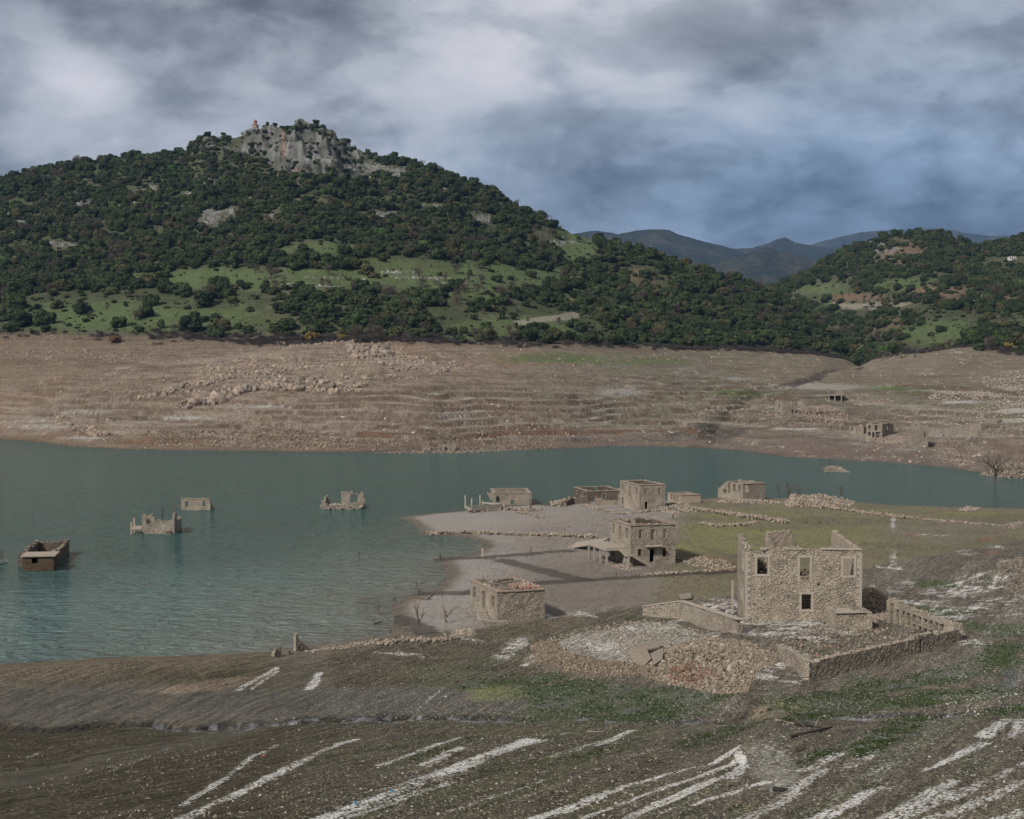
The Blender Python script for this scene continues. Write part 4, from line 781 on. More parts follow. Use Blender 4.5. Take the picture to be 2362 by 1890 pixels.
def open_px(A, B, lst):
    out = []
    for x0, x1, y0, y1 in [q[:4] for q in lst]:
        s0, _ = seg_px(A, B, x0, [y0, y1]); s1, _ = seg_px(A, B, x1, [y0, y1]); sm_, zz = seg_px(A, B, (x0 + x1) / 2, [y0, y1])
        out.append((min(s0, s1), max(s0, s1), zz[1], zz[0]))
    return out
def frame(name, info, h, mat, parent, off, w_=0.14, sill=True, proud=0.04, deep=None, head=None):
    A, d, n, th = info['A'], info['d'], info['n'], info['th']; s0, s1, z0, z1 = h; o_ = -proud if th > 0 else proud; dp = (deep or min(abs(th) * 0.5, 0.35)) * (1 if th > 0 else -1)
    mb = MB(); P = lambda s_, z: np.array([A[0] + d[0] * s_ + n[0] * o_, A[1] + d[1] * s_ + n[1] * o_, z]); nv = np.array([n[0], n[1], 0]) * dp; dv = np.array([d[0], d[1], 0])
    mb.box(P(s0 - w_, z0), dv * w_ * 1.02, nv, (0, 0, z1 - z0)); mb.box(P(s1 - 0.02 * w_, z0), dv * w_ * 1.02, nv, (0, 0, z1 - z0))
    mb.box(P(s0 - w_ * (2.0 if head else 1.3), z1), dv * (s1 - s0 + w_ * (4 if head else 2.6)), nv * 1.02, (0, 0, head or w_))
    if sill: mb.box(P(s0 - w_ * 1.3, z0 - w_), dv * (s1 - s0 + w_ * 2.6), nv * 1.03, (0, 0, w_))
    return mb.build(name, mat, parent, off)
def slab(name, pts, zt, thick, mat, parent=None, off=(0, 0, 0)):   # a flat plate; pts plan points, zt one height or one per point
    zt = zt if hasattr(zt, '__len__') else [zt] * len(pts); n = len(pts); V = [(p[0], p[1], z) for p, z in zip(pts, zt)] + [(p[0], p[1], z - thick) for p, z in zip(pts, zt)]
    Fs = [tuple(range(n)), tuple(range(2 * n - 1, n - 1, -1))] + [(i, n + i, n + (i + 1) % n, (i + 1) % n) for i in range(n)]
    mb = MB(); mb.add(V, Fs); return mb.build(name, mat, parent, off)

class House: pass
def house(name, label, cat, N, pl, pr, th_deg, mat=None, ol=(), orr=(), tl=None, tr=None, tb=None, tc=None, Y=None, thick=0.55, rag=0.12, cell=0.4, frames=True, cornice=False, floor=None, cgap=0.0,
          seed=1, LA=None, LB=None, group=None, tiles=0, zbase=None, ob=(), oc=(), fmat=None, stones=True, skip=(), fw=0.13):
    """N = (column, base row, top row) of the near corner; pl, pr = columns of the far ends of its left-going and right-going walls"""
    H = House(); mat = mat or M_stone; fmat = fmat or M_frame; px, pyb, pyt = N
    if Y is None: x, Y = GR.hit(px, pyb)
    x = float(ray(px, pyb)[0]) * Y; zt = HC + float(ray(px, pyt)[1]) * Y; th = R(th_deg); dr = np.array([math.cos(th), math.sin(th)]); dl = np.array([-math.sin(th), math.cos(th)])
    uR = float(ray(pr, pyt)[0]); uL = float(ray(pl, pyt)[0]); N_ = np.array([x, Y])
    LB = LB or (Y * uR - x) / (dr[0] - uR * dr[1]); LA = LA or (Y * uL - x) / (dl[0] - uL * dl[1])
    Rr = N_ + dr * LB; Ll = N_ + dl * LA; Fr = Rr + dl * LA
    zg = min(float(GR.z(*q)) for q in (N_, Rr, Ll, Fr)); zg = zbase if zbase is not None else max(zg, -1.2) - 0.5
    zr = float(GR.z(*N_)); root = empty(name, (x, Y, max(zr, 0.0))); tag(root, label, cat, group); off = tuple(root.location)
    H.__dict__.update(root=root, off=off, N=N_, R=Rr, L=Ll, F=Fr, dr=dr, dl=dl, LA=LA, LB=LB, zt=zt, zg=zg, Y=Y, mat=mat, s=F / Y, cen=(N_ + Fr) / 2)
    H.P = lambda a, b, z=0: (float(N_[0] + dr[0] * a + dl[0] * b), float(N_[1] + dr[1] * a + dl[1] * b), z)
    e = 0.12
    def prof(p): return zt if p is None else [(f, zt + dz) for f, dz in p]
    ww = {}
    hr = open_px(N_, Rr, orr); hl_ = open_px(N_, Ll, ol)
    specs = [('r', N_, Rr, thick, tr, hr), ('l', N_ + dl * (thick - e), Ll, -thick, tl, [(a - thick + e, b - thick + e, c, d) for a, b, c, d in hl_]),
             ('b', Ll + dr * (thick - e), Fr, -thick, tb, list(ob)), ('c', Rr + dl * (thick - e), Fr - dl * (thick - e), thick, tc, list(oc))]
    for k, a, b, tk, tp, hs in specs:
        if k in skip: continue
        o, inf = wall('wall', a, b, zg, prof(tp), M_stoned if k in 'bc' and floor else mat, root, off, tk, hs, cell, rag, seed * 13 + ord(k), stones=stones); inf['obj'] = o; ww[k] = inf  # rear walls of floored houses coloured dark, as indoor shade behind the windows
        if frames:
            for h in hs:
                if h[1] - h[0] > 0.45 and h[3] - h[2] > 0.6:
                    dr_ = h[2] < zr + 0.5 or (h[3] - h[2]) > 2.15
                    frame('door_frame' if dr_ else 'window_frame', inf, h, fmat, root, off, fw, not dr_)
    H.w = ww; H.holes = dict(r=hr, l=hl_)
    if cornice:
        g = np.random.default_rng(seed)
        for k, a, b, tk in (('r', N_ - dr * 0.12 , Rr + dr * 0.12, 1), ('l', N_ + dl * 0.62, Ll + dl * 0.12, -1), ('b', Ll + dr * 0.66, Fr + dr * 0.12, -1), ('c', Rr + dl * 0.62, Fr - dl * 0.6, 1)):
            if k in skip or k in (cornice if isinstance(cornice, str) else ''): continue
            d = (b - a) / np.linalg.norm(b - a); n = np.array([-d[1], d[0]]) * tk
            mb = MB(); Lc = np.linalg.norm(b - a); q = 0.0
            while q < Lc - 0.3:
                ln = min(g.uniform(0.8, 2.2), Lc - q); z_ = zt + g.uniform(-0.02, 0.02); p0 = a + d * q - n * (0.12 + g.uniform(0, 0.03))
                ln0 = ln; ln = ln * (0.02 if g.random() < cgap else 1.0); mb.box((p0[0], p0[1], z_ - 0.04), np.append(d * (ln - 0.03), 0), np.append(n * (thick + 0.22), 0), (0, 0, 0.13)); q += ln0
            mb.build('cornice', fmat, root, off)
    if floor: slab('floor', [H.P(.5, .5), H.P(LB - .5, .5), H.P(LB - .5, LA * .93), H.P(.5, LA * .93)], zt - floor, .25, M_wood, root, off)
    if tiles:
        g = np.random.default_rng(seed + 3); P = []
        for k in ww:
            if k in skip: continue
            i_ = ww[k]; n = int(tiles * i_['L']); s_ = g.uniform(0, i_['L'], n); o_ = g.uniform(-0.1, 1.2, n) * i_['th']
            zz = np.interp(s_, i_['sc'], i_['zt']) + g.uniform(0.05, 0.2, n)
            P.append(np.stack([i_['A'][0] + i_['d'][0] * s_ + i_['n'][0] * o_, i_['A'][1] + i_['d'][1] * s_ + i_['n'][1] * o_, zz], 1))
        rocks('roof_tiles', np.concatenate(P), g.uniform(0.25, 0.5, sum(map(len, P))), root, off, (1, 0.6, 0.25), seed + 4, (0.34, 0.27, 0.22), (0.33, 0.19, 0.14), 0.4, tilt=0.25)
    return H
def stairs(name, H, p0, p1, z0, z1, wid, wdir, n, mat, parent, solid=True):
    """flight from plan point p0 (bottom, z0) to p1 (top, z1), widening along wdir"""
    p0 = np.array(p0[:2]); p1 = np.array(p1[:2]); mb = MB(); d = (p1 - p0) / n; hz = (z1 - z0) / n; wv = np.append(np.array(wdir) * wid, 0)
    for i in range(n):
        q = p0 + d * i; zb = z0 - 0.4 if solid else z0 + hz * i - 0.18
        mb.box((q[0], q[1], zb), np.append(d * (1.0 if solid else 1.15), 0) * 0.995, wv, (0, 0, z0 + hz * (i + 1) - zb))
    return mb.build(name, mat, parent, H.off)

# ------------------------------------------------------------------ trees
def leaf_mesh(kind, seed):
    """crown of radius 1: lumpy lobes wrapped in many small leaf clumps"""
    g = np.random.default_rng(seed); Vs, Fs, Cs = [], [], []; nv = 0
    if kind in ('oak', 'lit', 'tall'):
        hz = 0.72 if kind != 'tall' else 1.25; L = [((0, 0, hz * 0.62), 0.62)]
        for i in range(9 if kind != 'tall' else 8):
            a = g.uniform(0, 2 * math.pi); r_ = g.uniform(0.35, 0.72) * (1 if kind != 'tall' else 0.6); z = g.uniform(0.18, 0.95) * hz * 1.15; r_ *= 1 - 0.35 * max(0, z / hz - 0.6)
            L.append(((r_ * math.cos(a), r_ * math.sin(a), z), g.uniform(0.26, 0.42)))
        per, ls = 90, 0.115
    elif kind == 'bare': L = [((g.normal(0, 0.25), g.normal(0, 0.25), g.uniform(0.5, 1.1)), g.uniform(0.35, 0.55)) for i in range(6)]; per, ls = 75, 0.2
    elif kind == 'scrub': L = [((g.normal(0, 0.45), g.normal(0, 0.45), g.uniform(0.1, 0.3)), g.uniform(0.3, 0.5)) for i in range(7)]; per, ls = 60, 0.16
    else: L = [((g.normal(0, 0.35), g.normal(0, 0.35), g.uniform(0.3, 0.75)), g.uniform(0.3, 0.45)) for i in range(7)]; per, ls = 60, 0.14
    for (c, r_) in L:
        lc = g.uniform(0.75, 1.2)
        if kind in ('oak', 'lit', 'tall', 'gold'):
            V = ICO2 * (r_ * 0.84) * (1 + g.normal(0, 0.06, (len(ICO2), 1))) + c; Vs.append(V); Fs.append(ICF2 + nv); nv += len(V); Cs.append(np.full(len(V), 0.8 * lc))
        d = g.normal(size=(per, 3)); d /= np.linalg.norm(d, axis=1)[:, None]; d[:, 2] = np.abs(d[:, 2]) * np.where(g.random(per) < 0.75, 1, -1)
        rr = r_ * (g.uniform(0.86, 1.12, (per, 1)) if kind not in ('bare', 'scrub') else g.uniform(0.2, 1.05, (per, 1))); P = np.array(c) + d * rr
        if kind in ('bare', 'scrub'):                       # thin twigs fanning out and up
            dd = d + np.array([0, 0, 0.5]) + g.normal(0, 0.35, (per, 3)); dd /= np.linalg.norm(dd, axis=1)[:, None]; e = np.cross(dd, g.normal(size=(per, 3))); e /= np.linalg.norm(e, axis=1)[:, None]
            ln = g.uniform(0.6, 1.4, (per, 1)) * ls * 1.6; wd = ls * (0.085 if kind == 'bare' else 0.14); T = np.stack([P - e * wd, P + e * wd, P + dd * ln], 1)
        else:
            a = g.normal(size=(per, 3)); n_ = d + 0.7 * a / np.linalg.norm(a, axis=1)[:, None]; n_ /= np.linalg.norm(n_, axis=1)[:, None]
            e = np.cross(n_, g.normal(size=(per, 3))); e /= np.linalg.norm(e, axis=1)[:, None]; f_ = np.cross(n_, e); s_ = g.uniform(0.6, 1.3, (per, 1)) * ls
            T = np.stack([P + e * s_, P - e * s_ * 0.5 + f_ * s_ * 0.85, P - e * s_ * 0.5 - f_ * s_ * 0.85], 1)
        Vs.append(T.reshape(-1, 3)); Fs.append(np.arange(per * 3).reshape(-1, 3) + nv); nv += per * 3; Cs.append(np.repeat(lc * g.uniform(0.55, 1.6, per), 3))
    V = np.concatenate(Vs); Fq = np.concatenate(Fs); cc = np.concatenate(Cs); V[:, 2] = np.maximum(V[:, 2], 0.02)
    return V, Fq, np.concatenate([np.repeat(cc[:, None], 3, 1), np.ones((len(cc), 1))], 1)
LM = dict(oak=M_oak, lit=M_fresh, tall=M_oak, bare=M_baretw, scrub=M_scrub, gold=M_gold, rust=M_rusty)
def trunk_mb(kind, seed, r0=0.055):
    g = random.Random(seed); mb = MB(); top = dict(oak=0.55, lit=0.55, tall=0.9, bare=0.75, scrub=0.25, gold=0.45, rust=0.45)[kind]
    mb.tube([(0, 0, -0.12), (g.uniform(-.03, .03), 0, top * 0.35), (g.uniform(-.06, .06), g.uniform(-.06, .06), top * 0.7)], [r0 * 1.3, r0, r0 * 0.8], 6)
    for i in range(5 if kind != 'bare' else 9):
        a = g.uniform(0, 6.28); b = g.uniform(0.25, 0.6) * (1 if kind != 'bare' else 0.8); z = top * g.uniform(0.4, 0.7)
        mb.tube([(0, 0, z), (b * 0.5 * math.cos(a), b * 0.5 * math.sin(a), z + top * 0.3), (b * math.cos(a), b * math.sin(a), z + top * g.uniform(0.55, 0.9))], [r0 * 0.55, r0 * 0.35, r0 * 0.12], 4)
    return mb
PROTO = {}
def proto(kind, k, seed):
    V, Fq, Cc = leaf_mesh(kind if kind != 'rust' else 'gold', seed)
    o = mesh_np('crown', V, Fq, LM[kind], cols=Cc); tr_ = trunk_mb(kind, seed).build('trunk', M_bark)
    PROTO[(kind, k)] = (o.data, tr_.data)
    for q in (o, tr_): bpy.data.objects.remove(q)
for kind, n in (('oak', 6), ('lit', 2), ('tall', 2), ('bare', 3), ('scrub', 3), ('gold', 1), ('rust', 1)):
    for k in range(n): proto(kind, k, 300 + 17 * k + len(kind) * 5)
NK = dict(oak=6, lit=2, tall=2, bare=3, scrub=3, gold=1, rust=1)
TN = dict(oak='oak_tree', lit='oak_tree', tall='oak_tree', bare='bare_tree', scrub='grey_shrub', gold='yellow_bush', rust='orange_tree')
def tree(kind, x, y, r_, label, cat='tree', group=None, k=None, zs=1.0):
    k = k if k is not None else int(abs(x * 7.3 + y * 3.1)) % NK[kind]; z = float(GR.z(x, y)); root = empty(TN[kind], (x, y, z - 0.2)); root.rotation_euler.z = (x * 1.7 + y) % 6.28; root.scale = (r_, r_, r_ * zs)
    tag(root, label, cat, group)
    for nm, me in zip(('crown', 'trunk'), PROTO[(kind, k)]): link(bpy.data.objects.new(nm, me), root)
    return root
VAR = {}
def variants(kind):                           # the same trees as a source for the uncountable woods
    if kind not in VAR:
        c = bpy.data.collections.new('wood_' + kind); VAR[kind] = c
        for k in range(NK[kind]):
            a, b = PROTO[(kind, k)]; me = bpy.data.meshes.new('wood_tree'); V = []; Fs = []; mi = []; cc = []
            for j, q in enumerate((a, b)):
                n = len(V); V += [tuple(v.co) for v in q.vertices]; Fs += [tuple(i + n for i in p.vertices) for p in q.polygons]; mi += [j] * len(q.polygons)
                cc += [tuple(d.color) for d in q.color_attributes['Col'].data] if j == 0 else [(1, 1, 1, 1)] * len(q.vertices)
            me.from_pydata(V, [], Fs); me.materials.append(a.materials[0]); me.materials.append(b.materials[0]); me.polygons.foreach_set('material_index', mi)
            at_ = me.color_attributes.new('Col', 'FLOAT_COLOR', 'POINT'); at_.data.foreach_set('color', np.array(cc, np.float32).ravel())
            c.objects.link(bpy.data.objects.new('wood_tree_%d' % k, me))
    return VAR[kind]
def scatter(name, P, scl, rot, coll, label, cat, seed=1):
    """one uncountable mass: instances on the points of one mesh"""
    me = bpy.data.meshes.new(name); me.vertices.add(len(P)); me.vertices.foreach_set('co', np.asarray(P, np.float32).ravel())
    a = me.attributes.new('scl', 'FLOAT_VECTOR', 'POINT'); a.data.foreach_set('vector', np.asarray(scl, np.float32).ravel())
    a = me.attributes.new('rot', 'FLOAT_VECTOR', 'POINT'); a.data.foreach_set('vector', np.asarray(rot, np.float32).ravel())
    o = link(bpy.data.objects.new(name, me)); tag(o, label, cat, kind='stuff')
    ng = bpy.data.node_groups.new(name, 'GeometryNodeTree'); ng.interface.new_socket('Geometry', in_out='INPUT', socket_type='NodeSocketGeometry'); ng.interface.new_socket('Geometry', in_out='OUTPUT', socket_type='NodeSocketGeometry')
    N_ = ng.nodes; gi = N_.new('NodeGroupInput'); go = N_.new('NodeGroupOutput'); ip = N_.new('GeometryNodeInstanceOnPoints'); ci = N_.new('GeometryNodeCollectionInfo')
    ci.inputs[0].default_value = coll; ci.inputs['Separate Children'].default_value = True; ci.inputs['Reset Children'].default_value = True; ip.inputs['Pick Instance'].default_value = True
    rv = N_.new('FunctionNodeRandomValue'); rv.data_type = 'INT'; rv.inputs['Min'].default_value = 0; rv.inputs['Max'].default_value = 50; rv.inputs['Seed'].default_value = seed
    for nm, sock in (('scl', 'Scale'), ('rot', 'Rotation')):
        q = N_.new('GeometryNodeInputNamedAttribute'); q.data_type = 'FLOAT_VECTOR'; q.inputs['Name'].default_value = nm; ng.links.new(q.outputs['Attribute'], ip.inputs[sock])
    ng.links.new(gi.outputs[0], ip.inputs['Points']); ng.links.new(ci.outputs[0], ip.inputs['Instance']); ng.links.new([s_ for s_ in rv.outputs if s_.enabled and s_.type == 'INT'][0], ip.inputs['Instance Index']); ng.links.new(ip.outputs[0], go.inputs[0])
    md = o.modifiers.new('scatter', 'NODES'); md.node_group = ng; return o

# ------------------------------------------------------------------ the wooded hills
def bp(px, py, a, b, c, d, rot=0.0, n=0.0):
    dx = (px - a) / c; dy = (py - b + rot * (px - a)) / d; return sstep(1.1, 0.75, np.sqrt(dx * dx + dy * dy) + n)
gx_, gy_ = np.meshgrid(np.arange(-640, 760, 6.6), np.arange(850, 1880, 6.6)); g = np.random.default_rng(12)
tx = (gx_ + g.uniform(-3.2, 3.2, gx_.shape)).ravel(); ty = (gy_ + g.uniform(-3.2, 3.2, gx_.shape)).ravel(); uu = tx / ty
yh_ = np.interp(uu, u_axis, YH); yl_ = np.interp(uu, u_axis, YL); yhr = np.interp(uu, u_axis, YHR); yrr = np.interp(uu, u_axis, YRR); tz = GR.z(tx, ty)
tpx, tpy = proj(tx, ty, tz); left = (ty < yl_ + 12) & (ty > yh_ + 4)
rightm = (ty > yhr + 4) & (ty < yrr + 12) & (ty > yl_ + 25) & (tpx > 1700) | ((tpx > 2010) & (ty > yh_ + 4) & (ty < yrr + 12))
ok = (np.abs(uu) < 0.395) & (left | rightm)
tn = fbm(tx, ty, 40, 4, 301); tn2 = fbm(tx, ty, 14, 2, 303); D = np.ones(tx.shape)
CLR = [(1120, 640, 230, 34, -.02, .06), (960, 645, 120, 44, 0, .07), (720, 578, 88, 22, 0, .08), (880, 600, 80, 12, 0, .25), (450, 640, 90, 22, 0, .05), (500, 665, 80, 30, 0, .12), (620, 640, 110, 18, 0, .12), (560, 690, 110, 30, 0, .12), (250, 712, 240, 30, 0, .07), (430, 740, 240, 34, 0, .06), (130, 755, 200, 20, 0, .06), (570, 745, 60, 40, 0, .08),
       (1330, 570, 56, 46, -.35, .05), (1250, 540, 30, 20, 0, .15), (1180, 745, 190, 36, 0, .09), (1290, 765, 120, 22, 0, .08), (1020, 710, 40, 50, 0, .3), (1080, 695, 70, 14, 0, .2), (1490, 640, 50, 34, 0, .3), (1320, 690, 40, 24, 0, .35), (640, 575, 30, 10, 0, .4),
       (2190, 765, 130, 38, .35, .045), (2330, 745, 60, 26, 0, .06), (2130, 795, 80, 14, 0, .05), (2090, 655, 90, 18, .12, .07), (1905, 668, 66, 22, .1, .07), (1975, 688, 90, 14, 0, .05), (2180, 675, 90, 16, .05, .25), (2180, 690, 120, 10, 0, .12), (1960, 712, 80, 22, 0, .12), (2090, 710, 50, 16, 0, .2), (2330, 605, 70, 22, 0, .12), (2260, 560, 50, 8, 0, .12), (2095, 575, 50, 20, -.4, .2), (2045, 590, 60, 34, -.3, .35), (2040, 750, 40, 30, 0, .45), (2180, 640, 60, 12, 0, .35), (2320, 690, 50, 10, 0, .3),
       (690, 350, 110, 60, 0, .32), (560, 330, 40, 30, 0, .25), (830, 385, 60, 40, -.5, .35), (900, 405, 60, 12, -.3, .3), (1000, 480, 50, 10, 0, .3), (1110, 500, 30, 18, 0, .15), (350, 440, 28, 12, 0, .2), (480, 420, 50, 8, 0, .3), (490, 498, 30, 18, 0, .15), (530, 490, 16, 12, 0, .15), (630, 505, 14, 8, 0, .2), (200, 470, 24, 7, 0, .2), (290, 470, 30, 6, 0, .25), (95, 570, 110, 16, 0, .3), (45, 515, 22, 8, 0, .2), (60, 470, 40, 10, 0, .3), (330, 365, 70, 8, .2, .35), (200, 400, 60, 12, .3, .4)]
CLR += [(600, 640, 290, 22, 0, .07), (800, 655, 130, 22, 0, .1), (1000, 620, 120, 26, 0, .1), (1230, 640, 110, 26, 0, .12)] + [(a, b, c * 1.05, d * 1.05, 0, .18) for a, b, c, d in RP[:18]]
for a, b, c, d, r_, k in CLR:
    D = np.minimum(D, 1 - (1 - k) * bp(tpx, tpy, a, b, c, d, r_, 0.45 * tn + 0.45 * tn2))
D = D * np.where(D > 0.5, sstep(-0.75, -0.25, tn), 1.0)
band_hw = sstep(25, 8, ty - np.where(rightm & ~left, yhr, yh_)); D *= 1 - 0.4 * band_hw
keep = ok & (g.random(tx.shape) < D * 0.80)
tx, ty, tz, tpx, tpy, D = tx[keep], ty[keep], tz[keep], tpx[keep], tpy[keep], D[keep]
rad = 2.6 + 4.6 * g.random(len(tx)) ** 1.3 * np.where(D < 0.4, g.uniform(0.45, 1.0, len(tx)), 1.0) * np.where(D < .2, 0.8, 1.0)
rad *= np.where((tpy < 410) & (tpx > 420) & (tpx < 860), 0.7, 1.0)
kinds = np.full(len(tx), 'oak', dtype='<U6'); q = g.random(len(tx)); kinds[q < 0.10] = 'bare'; kinds[(q > 0.975)] = 'tall'; kinds[(q > 0.955) & (q <= 0.975)] = 'lit'; kinds[(D < .2) & (q < 0.3)] = 'bare'; kinds[(D < .2) & (q > 0.3) & (q < 0.5)] = 'scrub'
rad[kinds == 'scrub'] *= 0.45; rad[kinds == 'bare'] *= 0.8
# trees the photograph shows standing apart, from the left along the meadows
SOLO = [(50, 752, 60, 'oak'), (105, 748, 50, 'oak'), (25, 765, 38, 'oak'), (130, 712, 32, 'oak'), (105, 765, 26, 'oak'), (195, 723, 44, 'oak'), (208, 733, 20, 'bare'), (290, 708, 15, 'tall'), (275, 755, 40, 'oak'), (330, 732, 46, 'oak'), (350, 705, 42, 'oak'), (313, 740, 34, 'bare'), (372, 758, 24, 'tall'), (435, 764, 58, 'oak'), (512, 760, 42, 'oak'), (548, 758, 24, 'oak'), (572, 768, 30, 'oak'), (402, 765, 24, 'bare'), (485, 768, 26, 'bare'),
        (503, 645, 9, 'tall'), (465, 642, 10, 'scrub'), (413, 660, 16, 'oak'), (590, 690, 16, 'oak'), (577, 718, 20, 'oak'), (650, 690, 26, 'oak'), (614, 668, 26, 'tall'), (626, 645, 44, 'bare'), (632, 672, 34, 'bare'), (535, 700, 30, 'oak'), (470, 705, 60, 'oak'), (480, 688, 40, 'bare'), (510, 672, 56, 'oak'), (566, 668, 30, 'oak'), (378, 660, 34, 'oak'), (381, 640, 30, 'oak'),
        (816, 672, 26, 'bare'), (867, 675, 24, 'bare'), (895, 690, 40, 'bare'), (967, 642, 34, 'bare'), (1013, 636, 16, 'oak'), (1028, 648, 22, 'bare'), (1050, 632, 30, 'bare'), (1084, 636, 16, 'tall'), (1053, 668, 42, 'oak'), (1110, 655, 32, 'bare'), (1146, 650, 28, 'oak'), (1178, 646, 16, 'oak'), (972, 665, 34, 'bare'), (980, 690, 34, 'oak'), (1052, 695, 36, 'bare'), (1100, 680, 34, 'bare'), (1160, 688, 40, 'bare'),
        (1128, 780, 44, 'oak'), (1175, 772, 32, 'bare'), (1123, 755, 22, 'oak'), (1253, 768, 40, 'oak'), (1284, 771, 20, 'oak'), (1320, 755, 34, 'oak'), (1340, 764, 38, 'oak'), (1158, 735, 24, 'tall'), (1184, 738, 20, 'tall'), (1190, 757, 16, 'tall'), (1290, 748, 18, 'bare'), (940, 795, 34, 'bare'), (1064, 790, 28, 'oak'), (1410, 790, 18, 'scrub'), (1336, 792, 16, 'scrub'), (1210, 514, 22, 'oak'), (1385, 545, 30, 'oak'), (1403, 548, 30, 'oak'), (1420, 520, 22, 'oak'), (1213, 602, 30, 'oak'), (1088, 597, 40, 'oak'), (1120, 600, 30, 'oak'), (1190, 590, 30, 'oak'),
        (1640, 794, 32, 'oak'), (1636, 790, 30, 'oak'), (1924, 718, 28, 'oak'), (1965, 728, 22, 'oak'), (2003, 735, 22, 'oak'), (2022, 728, 22, 'oak'), (1904, 650, 30, 'oak'), (1946, 655, 14, 'tall'), (2073, 668, 24, 'oak'), (2050, 640, 28, 'oak'), (2025, 640, 24, 'oak'), (1884, 662, 14, 'scrub'),
        (2150, 782, 18, 'bare'), (2235, 768, 16, 'bare'), (2268, 750, 30, 'oak'), (2190, 800, 26, 'bare'), (2117, 795, 16, 'bare'), (2291, 785, 12, 'tall'), (2288, 765, 18, 'bare'), (2256, 808, 28, 'oak'), (2282, 808, 38, 'bare'), (2335, 760, 34, 'oak'), (2320, 790, 50, 'oak'), (2352, 795, 50, 'oak'), (2240, 752, 12, 'bare'), (2318, 740, 14, 'bare'), (1910, 815, 34, 'oak')]
LAB = {'oak': 'dark evergreen oak', 'tall': 'small upright dark evergreen tree', 'bare': 'bare grey-brown leafless tree', 'scrub': 'low grey leafless shrub', 'lit': 'bright green oak'}
def where(px, py):
    if px > 1800: return 'on right hill lower meadow' if py > 735 else 'on right hill upper clearing'
    if px < 660: return 'on big hill left foot' if py > 690 else 'on middle meadow, left end'
    if px < 1230: return 'on middle meadow' if py < 720 else 'above far bank, centre'
    return 'on big hill right shoulder' if py < 720 else 'above far bank, right'
solo_xy = []; seen = {}
def unique_words(kind, px, py, wd):
    sz = 'tiny' if wd < 17 else 'small' if wd < 25 else 'mid-sized' if wd < 35 else 'broad' if wd < 46 else 'very broad'
    return sz
rows = []
for px, py, wd, kd in SOLO:
    x, y = GR.hit(px, py, ymin=560); rows.append((px, py, wd, kd, x, y))
cnt = {}
for r_ in rows: cnt.setdefault((r_[3], where(r_[0], r_[1])), []).append(r_)
ordn = ['first', 'second', 'third', 'fourth', 'fifth', 'sixth', 'seventh', 'eighth', 'ninth', 'tenth', 'eleventh', 'twelfth', 'thirteenth', 'fourteenth', 'fifteenth', 'sixteenth', 'seventeenth']
for (kd, wh), L_ in cnt.items():
    L_.sort()
    for i, (px, py, wd, _, x, y) in enumerate(L_):
        nm = LAB[kd]; lb = (unique_words(kd, px, py, wd) + ' ' + nm + ' ' + wh + (', ' + ordn[i] + ' from left' if len(L_) > 1 else '')) if kd != 'tall' else (nm + ' ' + wh + (', ' + ordn[i] + ' from left' if len(L_) > 1 else ''))
        rr = wd / 2 * y / F * 1.08; tree(kd, x, y, rr, lb, 'tree' if kd != 'scrub' else 'shrub', group='trees standing apart on the meadows'); solo_xy.append((x, y, rr))
# autumn colour and scrub at the old high-water line
for px, py, wd, kd, lb, ct in [(262, 792, 30, 'rust', 'rust-orange small tree on the brown bank just below the grass, far left', 'tree'), (720, 790, 44, 'gold', 'dull yellow bush in front of the dark oaks above the far bank', 'bush'), (790, 785, 24, 'gold', 'small yellowish bush right of the dull yellow bush above the far bank', 'bush'),
                               (1970, 806, 20, 'gold', 'yellow-brown bush at the mouth of the valley', 'bush'), (2330, 806, 26, 'gold', 'bright yellow bush at the right edge above the bank', 'bush'), (1770, 806, 14, 'rust', 'small orange bush under the oaks left of the valley', 'bush'), (397, 512, 16, 'rust', 'orange-brown tree alone among dark oaks high on the big hill', 'tree'), (1752, 672, 30, 'bare', 'pale leafless tree in the saddle between the two hills', 'tree'),
                               (2300, 690, 44, 'bare', 'tall pale leafless tree below the road on the right hill', 'tree'), (820, 790, 50, 'bare', 'big leafless tree among the scrub above the far bank, left one', 'tree'), (875, 788, 46, 'bare', 'big leafless tree among the scrub above the far bank, right one', 'tree')]:
    x, y = GR.hit(px, py, ymin=560); tree(kd, x, y, wd / 2 * y / F * 1.1, lb, ct, k=0); solo_xy.append((x, y, 5))
for kd in ('oak', 'bare'):
    near_ = np.argsort(np.where(kinds == kd, -rad / ty, 0)); n_ind = 300 - sum(r_[3] == kd for r_ in rows) - 6 if kd == 'oak' else 60
    sel = near_[:0]; cand = [i for i in near_ if kinds[i] == kd and 0 < tpx[i] < 2362]
    sx = np.array([s_[0] for s_ in solo_xy]); sy = np.array([s_[1] for s_ in solo_xy])
    n_ = 0; used = []
    for i in cand:
        if np.min(np.hypot(tx[i] - sx, ty[i] - sy)) < 5.5: rad[i] = 0; continue
        if n_ >= n_ind: continue
        px, py = tpx[i], tpy[i]
        area = ('at big hill left foot' if px < 620 else 'above far bank, left of centre' if px < 1050 else 'at big hill centre foot' if px < 1400 else 'above far bank, left of the valley' if px < 1900 else 'at right hill foot beside the valley' if px < 2100 else 'around the right hill meadow')
        base_ = 'dark evergreen oak in the dense wood ' if kd == 'oak' else 'leafless grey-brown tree among the oaks '
        tree(kd, tx[i], ty[i], rad[i], base_ + area, 'tree', group=('oaks ' if kd == 'oak' else 'leafless trees ') + area); rad[i] = 0; n_ += 1
m_ = rad > 0
for i in np.nonzero(m_)[0]:
    if np.min(np.hypot(tx[i] - sx, ty[i] - sy)) < 5.5: m_[i] = False
